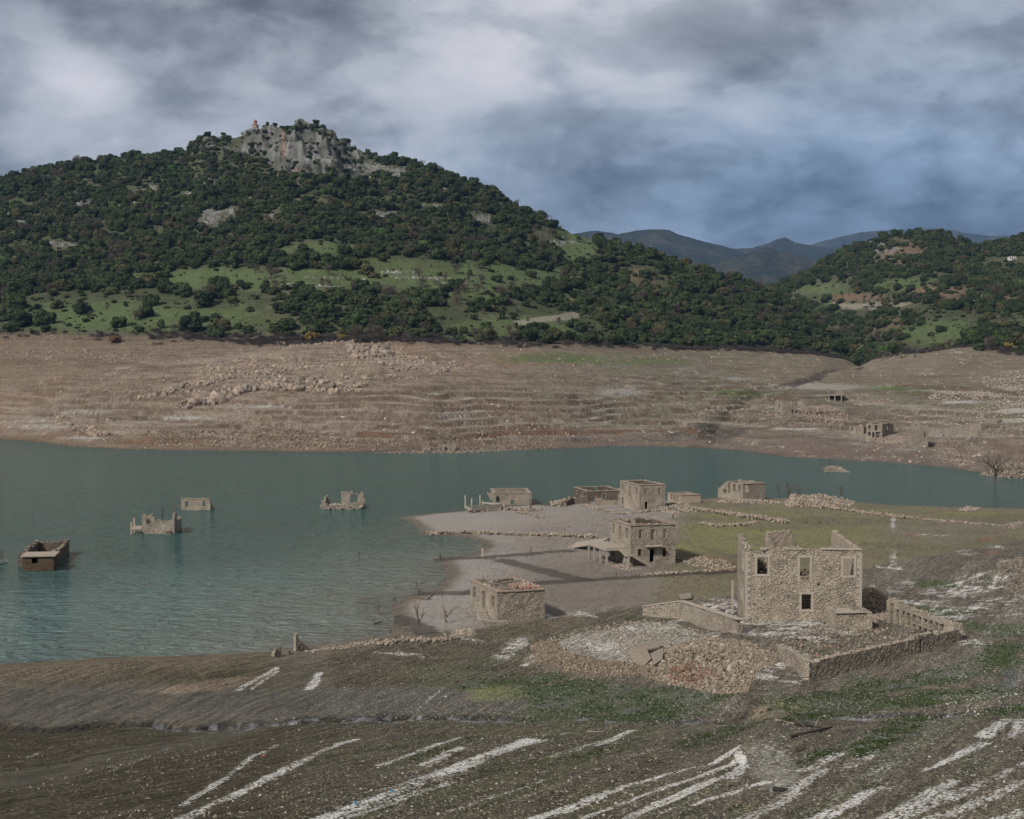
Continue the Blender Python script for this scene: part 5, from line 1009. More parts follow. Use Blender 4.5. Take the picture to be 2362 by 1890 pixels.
names = dict(oak=('oak_wood', 'dense dark evergreen oak wood covering the big hill and the right hill', 'wood'), bare=('bare_tree_wood', 'leafless grey-brown trees scattered through the oak wood', 'wood'), tall=('evergreen_wood', 'slender dark evergreens scattered through the oak wood', 'wood'), lit=('green_tree_wood', 'fresher green trees scattered through the oak wood', 'wood'), scrub=('meadow_scrub', 'low grey scrub dotted over the hill meadows', 'scrub'))
for kd in names:
    i = np.nonzero(m_ & (kinds == kd))[0]; n = len(i)
    if not n: continue
    sc3 = np.stack([rad[i], rad[i] * g.uniform(.85, 1.2, n), rad[i] * g.uniform(.75, 1.2, n)], 1); rt = np.stack([np.zeros(n), np.zeros(n), g.uniform(0, 6.28, n)], 1)
    scatter(names[kd][0], np.stack([tx[i], ty[i], tz[i] - 0.3], 1), sc3, rt, variants(kd), names[kd][1], names[kd][2], 5)
print('TREES', int(m_.sum()), 'oak wood', int((m_ & (kinds == 'oak')).sum()))
n = 16000; X_ = g.uniform(-560, 640, n); Y_ = g.uniform(860, 1800, n); a_, b_ = proj(X_, Y_, GR.z(X_, Y_)); uq_ = X_ / Y_; kq = (((Y_ > np.interp(uq_, u_axis, YH) + 5) & (Y_ < np.interp(uq_, u_axis, YL))) | ((a_ > 1900) & (Y_ > np.interp(uq_, u_axis, YHR)) & (Y_ < np.interp(uq_, u_axis, YRR))))
for a, b, c, d, r_, k in CLR: kq &= (bp(a_, b_, a, b, c, d, r_, 0.5 * fbm(X_, Y_, 20, 2, 77)) < 0.5) | (g.random(n) < 0.12 + .3 * k)
X_, Y_ = X_[kq], Y_[kq]; n = len(X_); sc1 = g.uniform(0.9, 2.6, n)
scatter('undergrowth', np.stack([X_, Y_, GR.z(X_, Y_) - 0.2], 1), np.stack([sc1 * g.uniform(.8, 1.6, n), sc1, sc1 * g.uniform(.5, .9, n)], 1), np.stack([np.zeros(n), np.zeros(n), g.uniform(0, 6, n)], 1), variants('oak'), 'low evergreen undergrowth between the oaks', 'scrub', 8)
# thicket along the old high-water line, tufts on the meadows
n = 2600; uq_ = g.uniform(-0.39, 0.39, n); yb_ = np.interp(uq_, u_axis, YH) + g.normal(2, 7, n); px_ = CX + uq_ * F
dens = np.interp(px_, [0, 300, 380, 560, 600, 960, 1100, 1500, 1560, 1960, 2060, 2362], [.05, .08, .4, .4, 1, .95, .35, .25, .9, .95, .35, .3]); kq = g.random(n) < dens
X_ = (uq_ * yb_)[kq]; Y_ = yb_[kq]; n = len(X_); sc1 = g.uniform(1.3, 3.8, n)
scatter('scrub_thicket', np.stack([X_, Y_, GR.z(X_, Y_) - 0.1], 1), np.stack([sc1, sc1, sc1 * g.uniform(.6, 1.1, n)], 1), np.stack([np.zeros(n), np.zeros(n), g.uniform(0, 6, n)], 1), variants('scrub'), 'dark grey leafless thicket along the old high-water line', 'scrub', 7)
n = 5200; X_ = g.uniform(-420, 560, n); Y_ = g.uniform(880, 1750, n); a_, b_ = proj(X_, Y_, GR.z(X_, Y_)); kq = np.zeros(n, bool)
for a, b, c, d, r_, k in CLR: kq |= bp(a_, b_, a, b, c * 1.1, d * 1.1, r_) > 0.3
X_, Y_ = X_[kq], Y_[kq]; n = len(X_); sc1 = g.uniform(0.35, 1.1, n)
scatter('meadow_tufts', np.stack([X_, Y_, GR.z(X_, Y_) - 0.05], 1), np.stack([sc1, sc1, sc1], 1), np.stack([np.zeros(n), np.zeros(n), g.uniform(0, 6, n)], 1), variants('oak'), 'small dark bushes and tufts dotted over the hill meadows', 'scrub', 9)
# rocks of the crag, the scree and the field-wall lines
Pl, Sl = [], []
ii, jj = np.nonzero((crag > 0.3) & (g.random(crag.shape) < 0.012)); k_ = g.permutation(len(ii))[:900]; ii, jj = ii[k_], jj[k_]
cr_ = rocks('crag_boulders', np.stack([XX[ii, jj], YY[ii, jj], ZZ[ii, jj]], 1), g.uniform(1.5, 6.5, len(ii)) , None, (0, 0, 0), (0.8, 0.7, 1.2), 21, (0.20, 0.197, 0.19), (0.095, 0.095, 0.085), 0.5, fine=True)
tag(cr_, 'grey limestone boulders and ledges on the crag at the summit', 'rocks', kind='stuff')
P = []
for a, b, c, d in RP[:28]:
    for _ in range(int(c * d * 0.09) + 6):
        px = a + g.normal(0, c * 0.45); py = b + g.normal(0, d * 0.4); P.append((*GR.hit(px, py, ymin=860), 0))
for l_ in ([(660, 658), (760, 662)], [(900, 640), (1010, 645)], [(860, 628), (960, 630)], [(1010, 653), (1080, 655)], [(700, 640), (840, 645)], [(2000, 560), (2080, 580)]):
    wl = world_pts(l_, ymin=860); q_, _ = on_line(wl, 34, 1.2, g); P += [(a, b, 0) for a, b in q_]
P = np.array(P); P[:, 2] = GR.z(P[:, 0], P[:, 1])
cr_ = rocks('hill_rocks', P, g.uniform(0.7, 2.6, len(P)), None, (0, 0, 0), (1, .8, .6), 22, (0.33, 0.32, 0.30), (0.20, 0.19, 0.175), 0.5); tag(cr_, 'pale rocks scattered on the hillsides and old field walls', 'rocks', kind='stuff')

# chapel on the summit
def ngon(n, r_, z0, z1, c=(0, 0), rt=0.0, r2=None):
    mb = MB(); r2 = r_ if r2 is None else r2; V = [(c[0] + q * math.cos(rt + 2 * math.pi * i / n), c[1] + q * math.sin(rt + 2 * math.pi * i / n), z) for q, z in ((r_, z0), (r2, z1)) for i in range(n)]
    mb.add(V, [(i, (i + 1) % n, n + (i + 1) % n, n + i) for i in range(n)] + [tuple(range(n))[::-1], tuple(range(n, 2 * n))]); return mb
x, y = GR.hit(589, 301, ymin=1200); y = 1478.0; x = float(ray(589, 300)[0]) * y; zc_ = HC + float(ray(589, 299.5)[1]) * y + 1.2
ZB = min(zc_, 1e9); rt_ = empty('chapel', (x, y, ZB)); tag(rt_, 'tiny stone chapel with a red dome on the summit of the big hill', 'chapel')
M_chs = m_stone('chapel_stone', (0.40, 0.34, 0.27), (0.33, 0.28, 0.22), (0.2, 0.17, 0.14), 1.5, 0.5)
ngon(8, 3.6, -3.0, 3.4, rt=R(22)).build('wall', M_chs, rt_); ngon(8, 4.0, 3.4, 4.5, rt=R(22), r2=2.0).build('roof', M_tileroof, rt_)
dr = ngon(8, 1.75, 4.3, 6.9, rt=R(22)).build('drum', M_chs, rt_)
for i in range(8):
    a = R(22 + 22.5 + 45 * i); mb = MB(); mb.box((1.62 * math.cos(a) - 0.3 * -math.sin(a), 1.62 * math.sin(a) - 0.3 * math.cos(a), 4.9), (-math.sin(a) * .6, math.cos(a) * .6, 0), (math.cos(a) * .06, math.sin(a) * .06, 0), (0, 0, 1.5)); mb.build('window', M_glass, dr)
mb = MB(); pr_ = [(2.0, 6.9), (1.9, 7.5), (1.5, 8.2), (0.85, 8.75), (0.1, 9.0)]; V = [(r_ * math.cos(2 * math.pi * i / 12), r_ * math.sin(2 * math.pi * i / 12), z) for r_, z in pr_ for i in range(12)]
mb.add(V, [(k * 12 + i, k * 12 + (i + 1) % 12, (k + 1) * 12 + (i + 1) % 12, (k + 1) * 12 + i) for k in range(4) for i in range(12)] + [tuple(range(12))[::-1], tuple(48 + i for i in range(12))]); dm = mb.build('dome', M_tileroof, rt_, smooth=True)
mb = MB(); mb.box((-.06, -.06, 8.9), (.12, 0, 0), (0, .12, 0), (0, 0, 1.1)); mb.box((-.35, -.055, 9.5), (.7, 0, 0), (0, .11, 0), (0, 0, .12)); mb.build('cross', M_rust, dm)
mb = MB(); mb.box((-.5, -3.5, 0), (1.0, 0, 0), (0, .2, 0), (0, 0, 2.1)); mb.build('door', M_wood, rt_)
# the rock the chapel stands on
g3 = np.random.default_rng(5); q_ = np.array([(x + g3.normal(0, 6), y + g3.normal(-2, 4), 0) for _ in range(60)]); q_[:, 2] = np.minimum(GR.z(q_[:, 0], q_[:, 1]) + g3.uniform(0, 2.5, 60), ZB - 1.0)
rk = rocks('chapel_rock', np.concatenate([q_, [(x, y, ZB - 4.5), (x + 7, y, ZB - 4), (x - 6, y + 1, ZB - 6)]]), np.concatenate([g3.uniform(2.5, 6, 60), [13, 10, 10]]), None, (0, 0, 0), (1, .9, .8), 23, (0.21, 0.205, 0.195), fine=True); tag(rk, 'grey rock outcrop under the summit chapel', 'rock outcrop')
# masts on the far ridge, mast on the summit
for px, py0, py1, Yy, nm, lb in ((1543, 533, 519, 6480, 'radio_mast', 'taller red and white mast on the distant wooded ridge'), (1518, 533, 523, 6480, 'radio_mast', 'shorter thin mast on the distant ridge, left of the tall one'), (501, 312, 296, 1480, 'flag_pole', 'thin pole on the left knoll of the summit')):
    xx, yy, zz = [float(v) for v in at_Y(px, py0, Yy)]; z1 = float(at_Y(px, py1, Yy)[2]); r_ = 1.0 if Yy > 2000 else 0.16
    rt_ = empty(nm, (xx, yy, zz - 3)); tag(rt_, lb, 'mast'); mb = MB(); mb.tube([(0, 0, 0), (0, 0, z1 - zz + 3)], [r_, r_ * 0.6], 5); mb.build('mast', M_rust, rt_)
    if Yy > 2000:
        mb = MB(); [mb.tube([(0, 0, (z1 - zz + 3) * q), (0, 0, (z1 - zz + 3) * (q + .12))], r_ * 1.15, 5) for q in (0.45, 0.75)]; mb.build('painted_band', M_white, rt_)
# white building, roadside wall and car on the right hill
x, y = GR.hit(2336, 600, ymin=1200); z = float(GR.z(x, y)); s_ = y / F; rt_ = empty('white_building', (x, y, z)); tag(rt_, 'small white building with dark openings near the top right', 'building')
L_ = 16 * s_; Hh = 8 * s_; mb = MB(); mb.box((-L_ / 2, 0, -2), (L_, 0, 0), (0, 6, 0), (0, 0, Hh + 2)); mb.build('wall', M_white, rt_)
mb = MB(); mb.box((-L_ / 2 - .4, -.4, Hh), (L_ + .8, 0, 0), (0, 6.8, 0), (0, 0, .3)); mb.build('roof', M_conc, rt_)
for i in range(3): mb = MB(); mb.box((-L_ / 2 + L_ * (0.13 + 0.29 * i), -.06, Hh * .15), (L_ * .17, 0, 0), (0, .12, 0), (0, 0, Hh * .6)); mb.build('opening', M_glass, rt_)
x, y = GR.hit(1995, 706, ymin=1150); z = float(GR.z(x, y)); rt_ = empty('parked_car', (x, y, z)); tag(rt_, 'small pale car parked in the valley clearing between the hills', 'car')
def car(rt_):
    mb = MB(); pf = [(-2.2, .35), (-2.2, .95), (-1.6, 1.05), (-1.0, 1.55), (0.9, 1.55), (1.5, 1.05), (2.2, .9), (2.2, .35)]
    V = [(a, sg_ * .85, b) for sg_ in (-1, 1) for a, b in pf]; n = len(pf); mb.add(V, [tuple(range(n)), tuple(range(2 * n - 1, n - 1, -1))] + [(i, n + i, n + (i + 1) % n, (i + 1) % n) for i in range(n)]); mb.build('body', M_white, rt_)
    for a in (-1.4, 1.4):
        for b in (-.87, .87): mb = MB(); mb.tube([(a, b - .1, .35), (a, b + .1, .35)], .35, 12); mb.build('wheel', M_rubber, rt_)
    mb = MB(); mb.box((-1.05, -.88, 1.08), (2.0, 0, 0), (0, 1.76, 0), (0, 0, .38)); mb.build('window', M_glass, rt_)
car(rt_)
# crash barrier along the road
wl = world_pts([(2180, 692), (2270, 694), (2362, 697)], ymin=900); mb = MB(); prev = None
x0, y0 = wl[0]; z0 = float(GR.z(x0, y0)); rt_ = empty('crash_barrier', (x0, y0, z0)); tag(rt_, 'pale crash barrier along the road on the right hill', 'crash barrier')
P3 = [(a, b, float(GR.z(a, b))) for a, b in [(wl[0][0] + (wl[2][0] - wl[0][0]) * k / 20, np.interp(wl[0][0] + (wl[2][0] - wl[0][0]) * k / 20, [q[0] for q in wl], [q[1] for q in wl])) for k in range(21)]]
for a, b in zip(P3[:-1], P3[1:]):
    a = np.array(a); b = np.array(b); mb.box(a + (0, 0, .35), b - a, (0, .12, 0), (0, 0, .75))
mb.build('rail', M_coping, rt_, (x0, y0, z0))

# ------------------------------------------------------------------ the drowned village
# 1. near house with the stone steps
H = house('stone_house', 'roofless stone house with a small flight of steps, at the near mud shore', 'house', (1147, 1452, 1366), 1085, 1257, 19, Y=180, rag=0.05, cornice=True, tiles=2.4, seed=3,
          ol=[(1091, 1097.5, 1353, 1380), (1112, 1120, 1362, 1406), (1134, 1141, 1374, 1403), (1089, 1097, 1411, 1440)], tb=[(0, 0), (.3, -.1), (.36, -.7), (.5, -.2), (1, 0)], stones=False)
H1 = H
mb = MB(); a = H.P(0.55, 4.2); b = H.P(H.LB - .55, 4.2); mb.box((a[0], a[1], H.zt - 3.6), (b[0] - a[0], b[1] - a[1], 0), np.append(H.dl * .25, 0), (0, 0, 2.9)); mb.build('partition_wall', M_stoned, H.root, H.off)  # partition coloured dark so the openings in front look shaded
mb = MB()
for q, r_ in ((3.0, .1), (5.4, -.25), (7.0, .3)): mb.tube([H.P(0.3, q, H.zt - 0.25), H.P(H.LB - .3, q + r_ * 3, H.zt - 0.15 + r_)], 0.10, 5)
mb.tube([H.P(2.0, 1.5, H.zt - 0.2), H.P(3.4, 9, H.zt - .5)], .08, 5); mb.build('roof_beam', M_wood, H.root, H.off)
g = np.random.default_rng(31); P = np.array([H.P(H.LB - g.uniform(0.2, 3.4), g.uniform(0.1, 5.0), H.zt + g.uniform(-.05, .28)) for _ in range(210)]); rocks('roof_tiles', P, g.uniform(.3, .55, len(P)), H.root, H.off, (1, .6, .25), 32, (0.36, .28, .23), (0.36, .21, .16), .45, tilt=.3)
sb_ = H.P(-1.35, 1.1); tb_ = H.P(-1.35, 4.3); zt_ = H.zt - 3.0
stairs('staircase', H, sb_, tb_, zt_ - 2.3, zt_ - 0.1, 1.25, H.dr, 8, M_conc, H.root)
mb = MB(); p = H.P(-2.3, -1.2, H.off[2] - 1.6); mb.box(p, np.append(H.dr * 3.4, 0), np.append(H.dl * 1.0, 0), (0, 0, 2.0)); p = H.P(-2.6, -1.0, H.off[2] - 2.5); mb.box(p, np.append(H.dr * .8, 0), np.append(H.dl * 8, 0), (0, 0, 2.3)); mb.build('terrace_wall', M_stone, H.root, H.off)
mb = MB(); mb.tube([H.P(-.1, 4.6, zt_ - .35), H.P(-3.4, 7.0, zt_ - 1.3)], .09, 5); mb.tube([H.P(-.1, 5.4, zt_ - .3), H.P(-2.4, 7.8, zt_ - .6)], .07, 5); mb.build('fallen_beam', M_wood, H.root, H.off)

# 2. middle house with the veranda
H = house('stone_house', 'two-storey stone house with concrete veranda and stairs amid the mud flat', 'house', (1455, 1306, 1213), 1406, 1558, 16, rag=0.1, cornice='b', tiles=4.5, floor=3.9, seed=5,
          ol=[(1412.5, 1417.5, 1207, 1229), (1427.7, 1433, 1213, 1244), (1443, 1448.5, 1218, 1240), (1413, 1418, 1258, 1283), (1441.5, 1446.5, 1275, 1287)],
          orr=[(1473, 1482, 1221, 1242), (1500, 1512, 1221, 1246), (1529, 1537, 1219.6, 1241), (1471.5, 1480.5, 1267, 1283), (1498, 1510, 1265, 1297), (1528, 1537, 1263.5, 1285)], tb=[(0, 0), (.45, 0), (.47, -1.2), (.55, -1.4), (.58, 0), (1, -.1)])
H2 = H; zd = H.zt - 3.9; zb_ = H.off[2]
slab('veranda_floor', [H.P(-3.3, 2.4), H.P(-.02, 2.4), H.P(-.02, 11.5), H.P(-3.3, 11.5)], zd + .1, .22, M_conc, H.root, H.off)
mb = MB(); mb.box(H.P(-3.45, 2.3, zd - .42), np.append(H.dr * .3, 0), np.append(H.dl * 9.3, 0), (0, 0, .34)); mb.box(H.P(-3.12, 2.32, zd - .40), np.append(H.dr * 3.0, 0), np.append(H.dl * .28, 0), (0, 0, .30)); mb.build('veranda_beam', M_conc, H.root, H.off)
for q in (2.4, 5.4, 8.4, 11.3): mb = MB(); mb.box(H.P(-3.4, q, zb_ - 1), np.append(H.dr * .26, 0), np.append(H.dl * .26, 0), (0, 0, zd - .43 - zb_ + 1)); mb.build('post', M_conc, H.root, H.off)
mb = MB(); mb.box(H.P(-1.0, -1.35, zb_ - 1), np.append(H.dr * .3, 0), np.append(H.dl * .3, 0), (0, 0, 2.9)); mb.build('post', M_conc, H.root, H.off)
for nm, a, b, z0_, z1_ in (('staircase', H.P(-1.2, -1.0), H.P(-1.2, 3.2), zb_ + 1.85, zd), ('staircase', H.P(3.4, -1.25), H.P(0.0, -1.25), zb_ - .1, zb_ + 1.85)):
    w_ = H.dr if a[0] < H.P(1, 0)[0] else H.dl; stairs(nm, H, a, b, z0_, z1_, 1.1, w_, 10, M_conc, H.root, False)
slab('landing', [H.P(-1.25, -1.3), H.P(0.1, -1.3), H.P(.1, -.15), H.P(-1.25, -.15)], zb_ + 1.9, .2, M_conc, H.root, H.off)
i_ = H.w['r']; h_ = sorted(H.holes['r'], key=lambda q: q[2])[0:3]; ds = [h for h in H.holes['r'] if h[3] - h[2] > 2.0 and h[2] < zb_ + 1][0:1]
if ds: h = ds[0]; slab('door_canopy', [H.P(h[0] - .8, -1.1), H.P(h[1] + 1.0, -1.1), H.P(h[1] + 1.0, -.04), H.P(h[0] - .8, -.04)], h[3] + .5, .16, M_coping, H.root, H.off)
for h in H.holes['r']:
    if h[2] < zb_ + 2 and h[3] - h[2] < 2.0:
        mb = MB()
        for k in range(1, 4): s_ = h[0] + (h[1] - h[0]) * k / 4; mb.tube([H.P(s_, .2, h[2]), H.P(s_, .2, h[3])], .03, 4)
        mb.build('window_bars', M_rust, H.root, H.off)
mb = MB(); mb.box(H.P(.5, 6, zb_), np.append(H.dr * (H.LB - 1), 0), np.append(H.dl * .25, 0), (0, 0, H.zt - zb_ - .6)); mb.build('partition_wall', M_stoned, H.root, H.off)  # indoor shade behind the windows put into this wall's dark colour
a = [at_z(1307, 1264, .5), at_z(1326, 1252, 1.0), at_z(1405, 1240, 3.2), at_z(1392, 1248, 3.0)]; a = [(q[0], q[1], z) for q, z in zip(a, (.5, 1.0, 3.2, 3.0))]
rt_ = empty('fallen_roof_slab', tuple(float(v) for v in a[0])); tag(rt_, 'tilted pale concrete slab leaning on the veranda of the middle stone house', 'slab')
pz = [float(q[2]) for q in a]; slab('slab', [(float(q[0]), float(q[1])) for q in a], [0.5, 1.0, 3.2, 3.0], .28, M_conc, rt_, tuple(rt_.location))
mb = MB(); [mb.tube([(float(q[0]), float(q[1]), -0.5), (float(q[0]), float(q[1]), z)], .14, 5) for q, z in ((a[2], 3.0), (a[3], 2.8))]; mb.build('post', M_conc, rt_, tuple(rt_.location))

# 3. back two-storey house
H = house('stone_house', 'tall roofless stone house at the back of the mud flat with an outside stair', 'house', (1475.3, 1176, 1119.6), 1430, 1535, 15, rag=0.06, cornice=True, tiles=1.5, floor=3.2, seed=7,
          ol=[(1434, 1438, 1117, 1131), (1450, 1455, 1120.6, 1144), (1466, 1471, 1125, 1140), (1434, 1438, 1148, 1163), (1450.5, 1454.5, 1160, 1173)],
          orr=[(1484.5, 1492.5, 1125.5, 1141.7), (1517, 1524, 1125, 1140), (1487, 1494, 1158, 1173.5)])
stairs('staircase', H, H.P(-1.5, 0.8), H.P(-1.5, 6.5), H.off[2] - .1, H.zt - 3.2, 1.3, H.dr, 12, M_conc, H.root)
slab('landing', [H.P(-2.3, 6.4), H.P(-.03, 6.4), H.P(-.03, 8.6), H.P(-2.3, 8.6)], H.zt - 3.15, .2, M_conc, H.root, H.off)
mb = MB(); mb.box(H.P(-2.2, 8.3, H.off[2] - 1), np.append(H.dr * .3, 0), np.append(H.dl * .3, 0), (0, 0, 4)); mb.build('post', M_conc, H.root, H.off)
# 4. long ruin behind it, the shade on its front built into dark stone
H = house('long_stone_ruin', 'long low shade-darkened ruin between the waterside pavilion and the back two-storey house', 'ruin', (1355, 1158, 1134), 1327, 1437, 12, mat=M_stoned, rag=0.12, cornice=True, seed=9, frames=True, LA=14,
          ol=[(1330, 1335.5, 1133, 1147), (1345, 1351, 1136, 1150)], orr=[(1389, 1397, 1139, 1155)], tb=[(0, .1), (.54, .1), (.56, -1.4), (.68, -1.4), (.70, .2), (1, 0)])
# 5. small concrete store
H = house('small_concrete_house', 'small plain concrete house with three openings, just right of the back two-storey house', 'house', (1570.5, 1161, 1143), 1544.5, 1616, 15, mat=M_plast, rag=0, cornice=True, seed=11, thick=.35, stones=False, LA=9,
          ol=[(1547, 1551, 1141, 1153), (1553.5, 1558, 1143, 1156), (1560.5, 1566, 1144.5, 1159)])
# 6. house with the broken left gable
H = house('stone_house', 'stone house with a broken sloping gable at the water beyond the green flat', 'house', (1713.8, 1153, 1117), 1656, 1765, 24, rag=0.12, tiles=1.5, cornice='lb', seed=13, LA=None,
          ol=[(1691, 1697, 1117, 1135), (1703.5, 1708.5, 1119, 1135), (1679.5, 1684, 1113, 1138), (1668, 1676, 1128, 1137)], orr=[(1719, 1728, 1120.7, 1136)], tl=[(0, 0), (.34, .0), (.55, .3), (.7, -.6), (.9, -1.6), (1, -1.7)], tb=[(0, -1.8), (.4, -.4), (1, 0)])
H6 = H
# 7. sunken box
H = house('sunken_room', 'low roofless stone room half sunk at the water edge behind a heap of stones', 'ruin', (1864, 1154, 1142.5), 1861, 1921, -3, mat=M_stone3, rag=0.05, cornice=True, seed=15, LA=10, zbase=-1.2, stones=False, Y=380)
# 8. waterside pavilion with pier
H = house('waterside_pavilion', 'low square pavilion with wide openings standing at the water edge beside a broken pier', 'house', (1139.6, 1166, 1138.5), 1121, 1226, 4, rag=0.03, cornice=True, seed=17, stones=False, LA=15, zbase=-1,
          ol=[(1123, 1125.5, 1139, 1157), (1128, 1130.5, 1140, 1159), (1133, 1136.5, 1141, 1161)], orr=[(1144, 1152.6, 1145, 1159), (1176.6, 1186, 1144, 1164), (1211, 1219, 1143, 1157)])
H8 = H; rt_ = empty('broken_pier', (at_z(1085, 1176, 0)[0], at_z(1085, 1176, 0)[1], 0)); tag(rt_, 'broken concrete pier frame with three upright posts left of the waterside pavilion', 'pier'); off = tuple(rt_.location)
pp = [(float(a), float(b)) for a, b in (at_z(1073, 1172, 1.0), at_z(1160, 1166, 1.0), at_z(1161, 1171, 1.0), at_z(1085, 1178, 1.0), at_z(1113, 1158, 1.4), at_z(1073, 1164, 1.0))]
mb = MB()
for i, j in ((0, 1), (3, 2), (0, 3), (1, 2), (4, 1)):
    a = np.array([*pp[i], 1.0]); b = np.array([*pp[j], 1.0]); d = (b - a); n_ = np.array([-d[1], d[0], 0]) / np.linalg.norm(d) * .35; mb.box(a, d, n_, (0, 0, .35))
mb.build('beam', M_conc, rt_, off)
for px, y0, y1, Yz in ((1073, 1175, 1143, 345), (1087.7, 1180, 1150, 335), (1107, 1168, 1143, 350), (1113, 1165, 1155, 348), (1085, 1181, 1176, 333), (1122, 1176, 1168, 338)):
    x, y, z = [float(v) for v in at_Y(px, y1, Yz)]; mb = MB(); mb.box((x - .16, y - .16, -2), (.32, 0, 0), (0, .32, 0), (0, 0, z + 2)); mb.build('post', M_coping, rt_, off)
# 9-12. ruins standing in the lake
H = house('sunken_stone_house', 'long dark roofless stone house standing alone in the lake, far left', 'ruin', (127, 1309, 1277), 42, 160, 100, mat=M_stoned, rag=0.22, cell=.45, seed=19, zbase=-1.5, Y=237, frames=False, thick=.7)
H.root.location.z = 0
mb = MB(); a = H.P(0, 0); 
an = house('brick_annex', 'brown flat-roofed annex with a square window on the dark sunken house', 'annex', (124, 1313, 1284), 52, 130, 100, mat=m_stone('brown_brick', (0.135, 0.095, 0.06), (0.105, .072, .045), (0.06, .045, .03), .6, .6), rag=0, cell=.5, seed=21, zbase=-1.5, Y=231.5, frames=False, LB=5.2, stones=False,
           ol=[(73, 87, 1288, 1300)], orr=()) ; an.root.location.z = 0
slab('roof', [an.P(-.3, -.3), an.P(5.2, -.3), an.P(5.2, an.LA + .3), an.P(-.3, an.LA + .3)], an.zt + .22, .2, M_conc, an.root, (an.off[0], an.off[1], 0))
for o in list(an.root.children) + list(H.root.children): pass
H = house('sunken_ruin', 'ruined stone house in the lake with one window and a jagged stepped right wall', 'ruin', (327, 1230, 1188), 318, 402, 4, mat=M_stone, rag=0.25, cell=.36, seed=23, zbase=-1.5, Y=285, LA=9,
          orr=[(337, 347, 1195, 1209)], tr=[(0, 0), (.36, .1), (.40, -1.0), (.62, -1.2), (.78, -1.8), (1, -.9)], tc=[(0, -.6), (.1, .2), (.3, .1), (.36, -1.2), (1, -1.6)], tl=[(0, 0), (.2, -1.2), (1, -2.2)], tb=[(0, -2), (.5, -2.3), (1, -1.6)])
H10 = H; slab('porch_floor', [H.P(-2.3, -.1), H.P(-.03, -.1), H.P(-.03, 4), H.P(-2.3, 4)], 1.3, .35, M_coping, H.root, H.off)
for a_, b_, z in ((-2.25, 0, 2.4), (-2.2, 2.6, 3.0)): mb = MB(); mb.box(H.P(a_, b_, -1.5), np.append(H.dr * .35, 0), np.append(H.dl * .35, 0), (0, 0, z + 1.5)); mb.build('post', M_plast, H.root, H.off)
H = house('sunken_ruin', 'square-fronted stone ruin in the lake with two windows', 'ruin', (418, 1186, 1150.5), 416, 485, -4, mat=M_stone, rag=0.1, cell=.36, seed=25, zbase=-1.5, Y=336, LA=4, fw=.22, cornice='lbc',
          orr=[(427, 435, 1156, 1170), (467, 475, 1155, 1169), (432, 436, 1182, 1190), (455, 459, 1182, 1190), (470, 474, 1182, 1190)], tl=[(0, -.2), (.3, -2.2), (1, -3)], tb=[(0, -3), (.5, -3), (1, -3)], tc=[(0, -.4), (.5, -2), (1, -2.5)])
mb = MB(); mb.box(H.P(-2.6, 1, .7), np.append(H.dr * 2.5, 0), np.append(H.dl * 1.4, 0), (0, 0, .3)); mb.build('broken_ledge', M_stoned, H.root, H.off)
H = house('sunken_ruin', 'low jagged stone ruin with a pointed wall, alone in the open lake', 'ruin', (742, 1184, 1163), 724, 838, 2, mat=M_stone, rag=0.25, cell=.36, seed=27, zbase=-1.5, Y=338, LA=7,
          tr=[(0, .6), (.06, .5), (.12, -.4), (.3, -.9), (.6, -.5), (.78, -.3), (.9, .6), (1, 1.3)], tl=[(0, .2), (.2, -1), (.5, -1), (.8, 1.2), (1, 1.6)], tc=[(0, .9), (.25, -.4), (1, -.4)], tb=[(0, 1.4), (.06, .8), (.12, -.8), (.38, -1.0), (.40, 2.2), (.68, 2.2), (.70, -.2), (.8, .8), (.9, 2.4), (.97, 1.8), (1, 0)], ob=[(5.8, 7.6, .9, 3.0)]); H12 = H

for Hq, nq in ((H10, 160), (H12, 260)):
    P = np.array([Hq.P(g.uniform(-.4, Hq.LB), g.uniform(-.5, Hq.LA), g.uniform(-.1, .9)) for _ in range(nq)]); rocks('rubble', P, g.uniform(.3, .8, nq), Hq.root, Hq.off, seed=nq)['kind'] = 'stuff'
# 13. the big ruin
Yb = 168.0
H = house('big_stone_ruin', 'big roofless stone building facing the camera, three upper windows and a central door', 'ruin', (1719, 1432, 1266), 1701.5, 1988, -4, mat=M_stone2, Y=Yb, rag=0.2, cell=.30, seed=29, cornice='lbc', LA=None, thick=.65, fw=.24, zbase=1.2, fmat=M_coping, cgap=.4,
          ol=[(1712, 1716, 1274, 1311), (1709.5, 1715, 1352.5, 1382)],
          orr=[(1746.3, 1770.8, 1285, 1325), (1844.6, 1868, 1286, 1343), (1945, 1970, 1288.5, 1328), (1848.7, 1871.6, 1371, 1407), (1801, 1804, 1344, 1347.5), (1813, 1816, 1344, 1347.5), (1830, 1833, 1345, 1348.5), (1886, 1891, 1345, 1352), (1738, 1741, 1393, 1396.5), (1930, 1932, 1352, 1355)],
          tr=[(0, 0), (.04, .1), (.1, -.25), (.16, -.3), (.25, .02), (.5, 0), (.75, .05), (1, 0)], tl=[(0, 0), (.3, .15), (.6, .3), (.95, .45), (1, .3)], tb=[(0, -4.5), (.28, -4.0), (.29, -.2), (.56, -.2), (.57, -3.2), (.8, -4), (1, -3.6)], tc=[(0, 0), (.5, -.2), (1, -.3)], skip=('b', 'c'))
HB = H; zt = H.zt
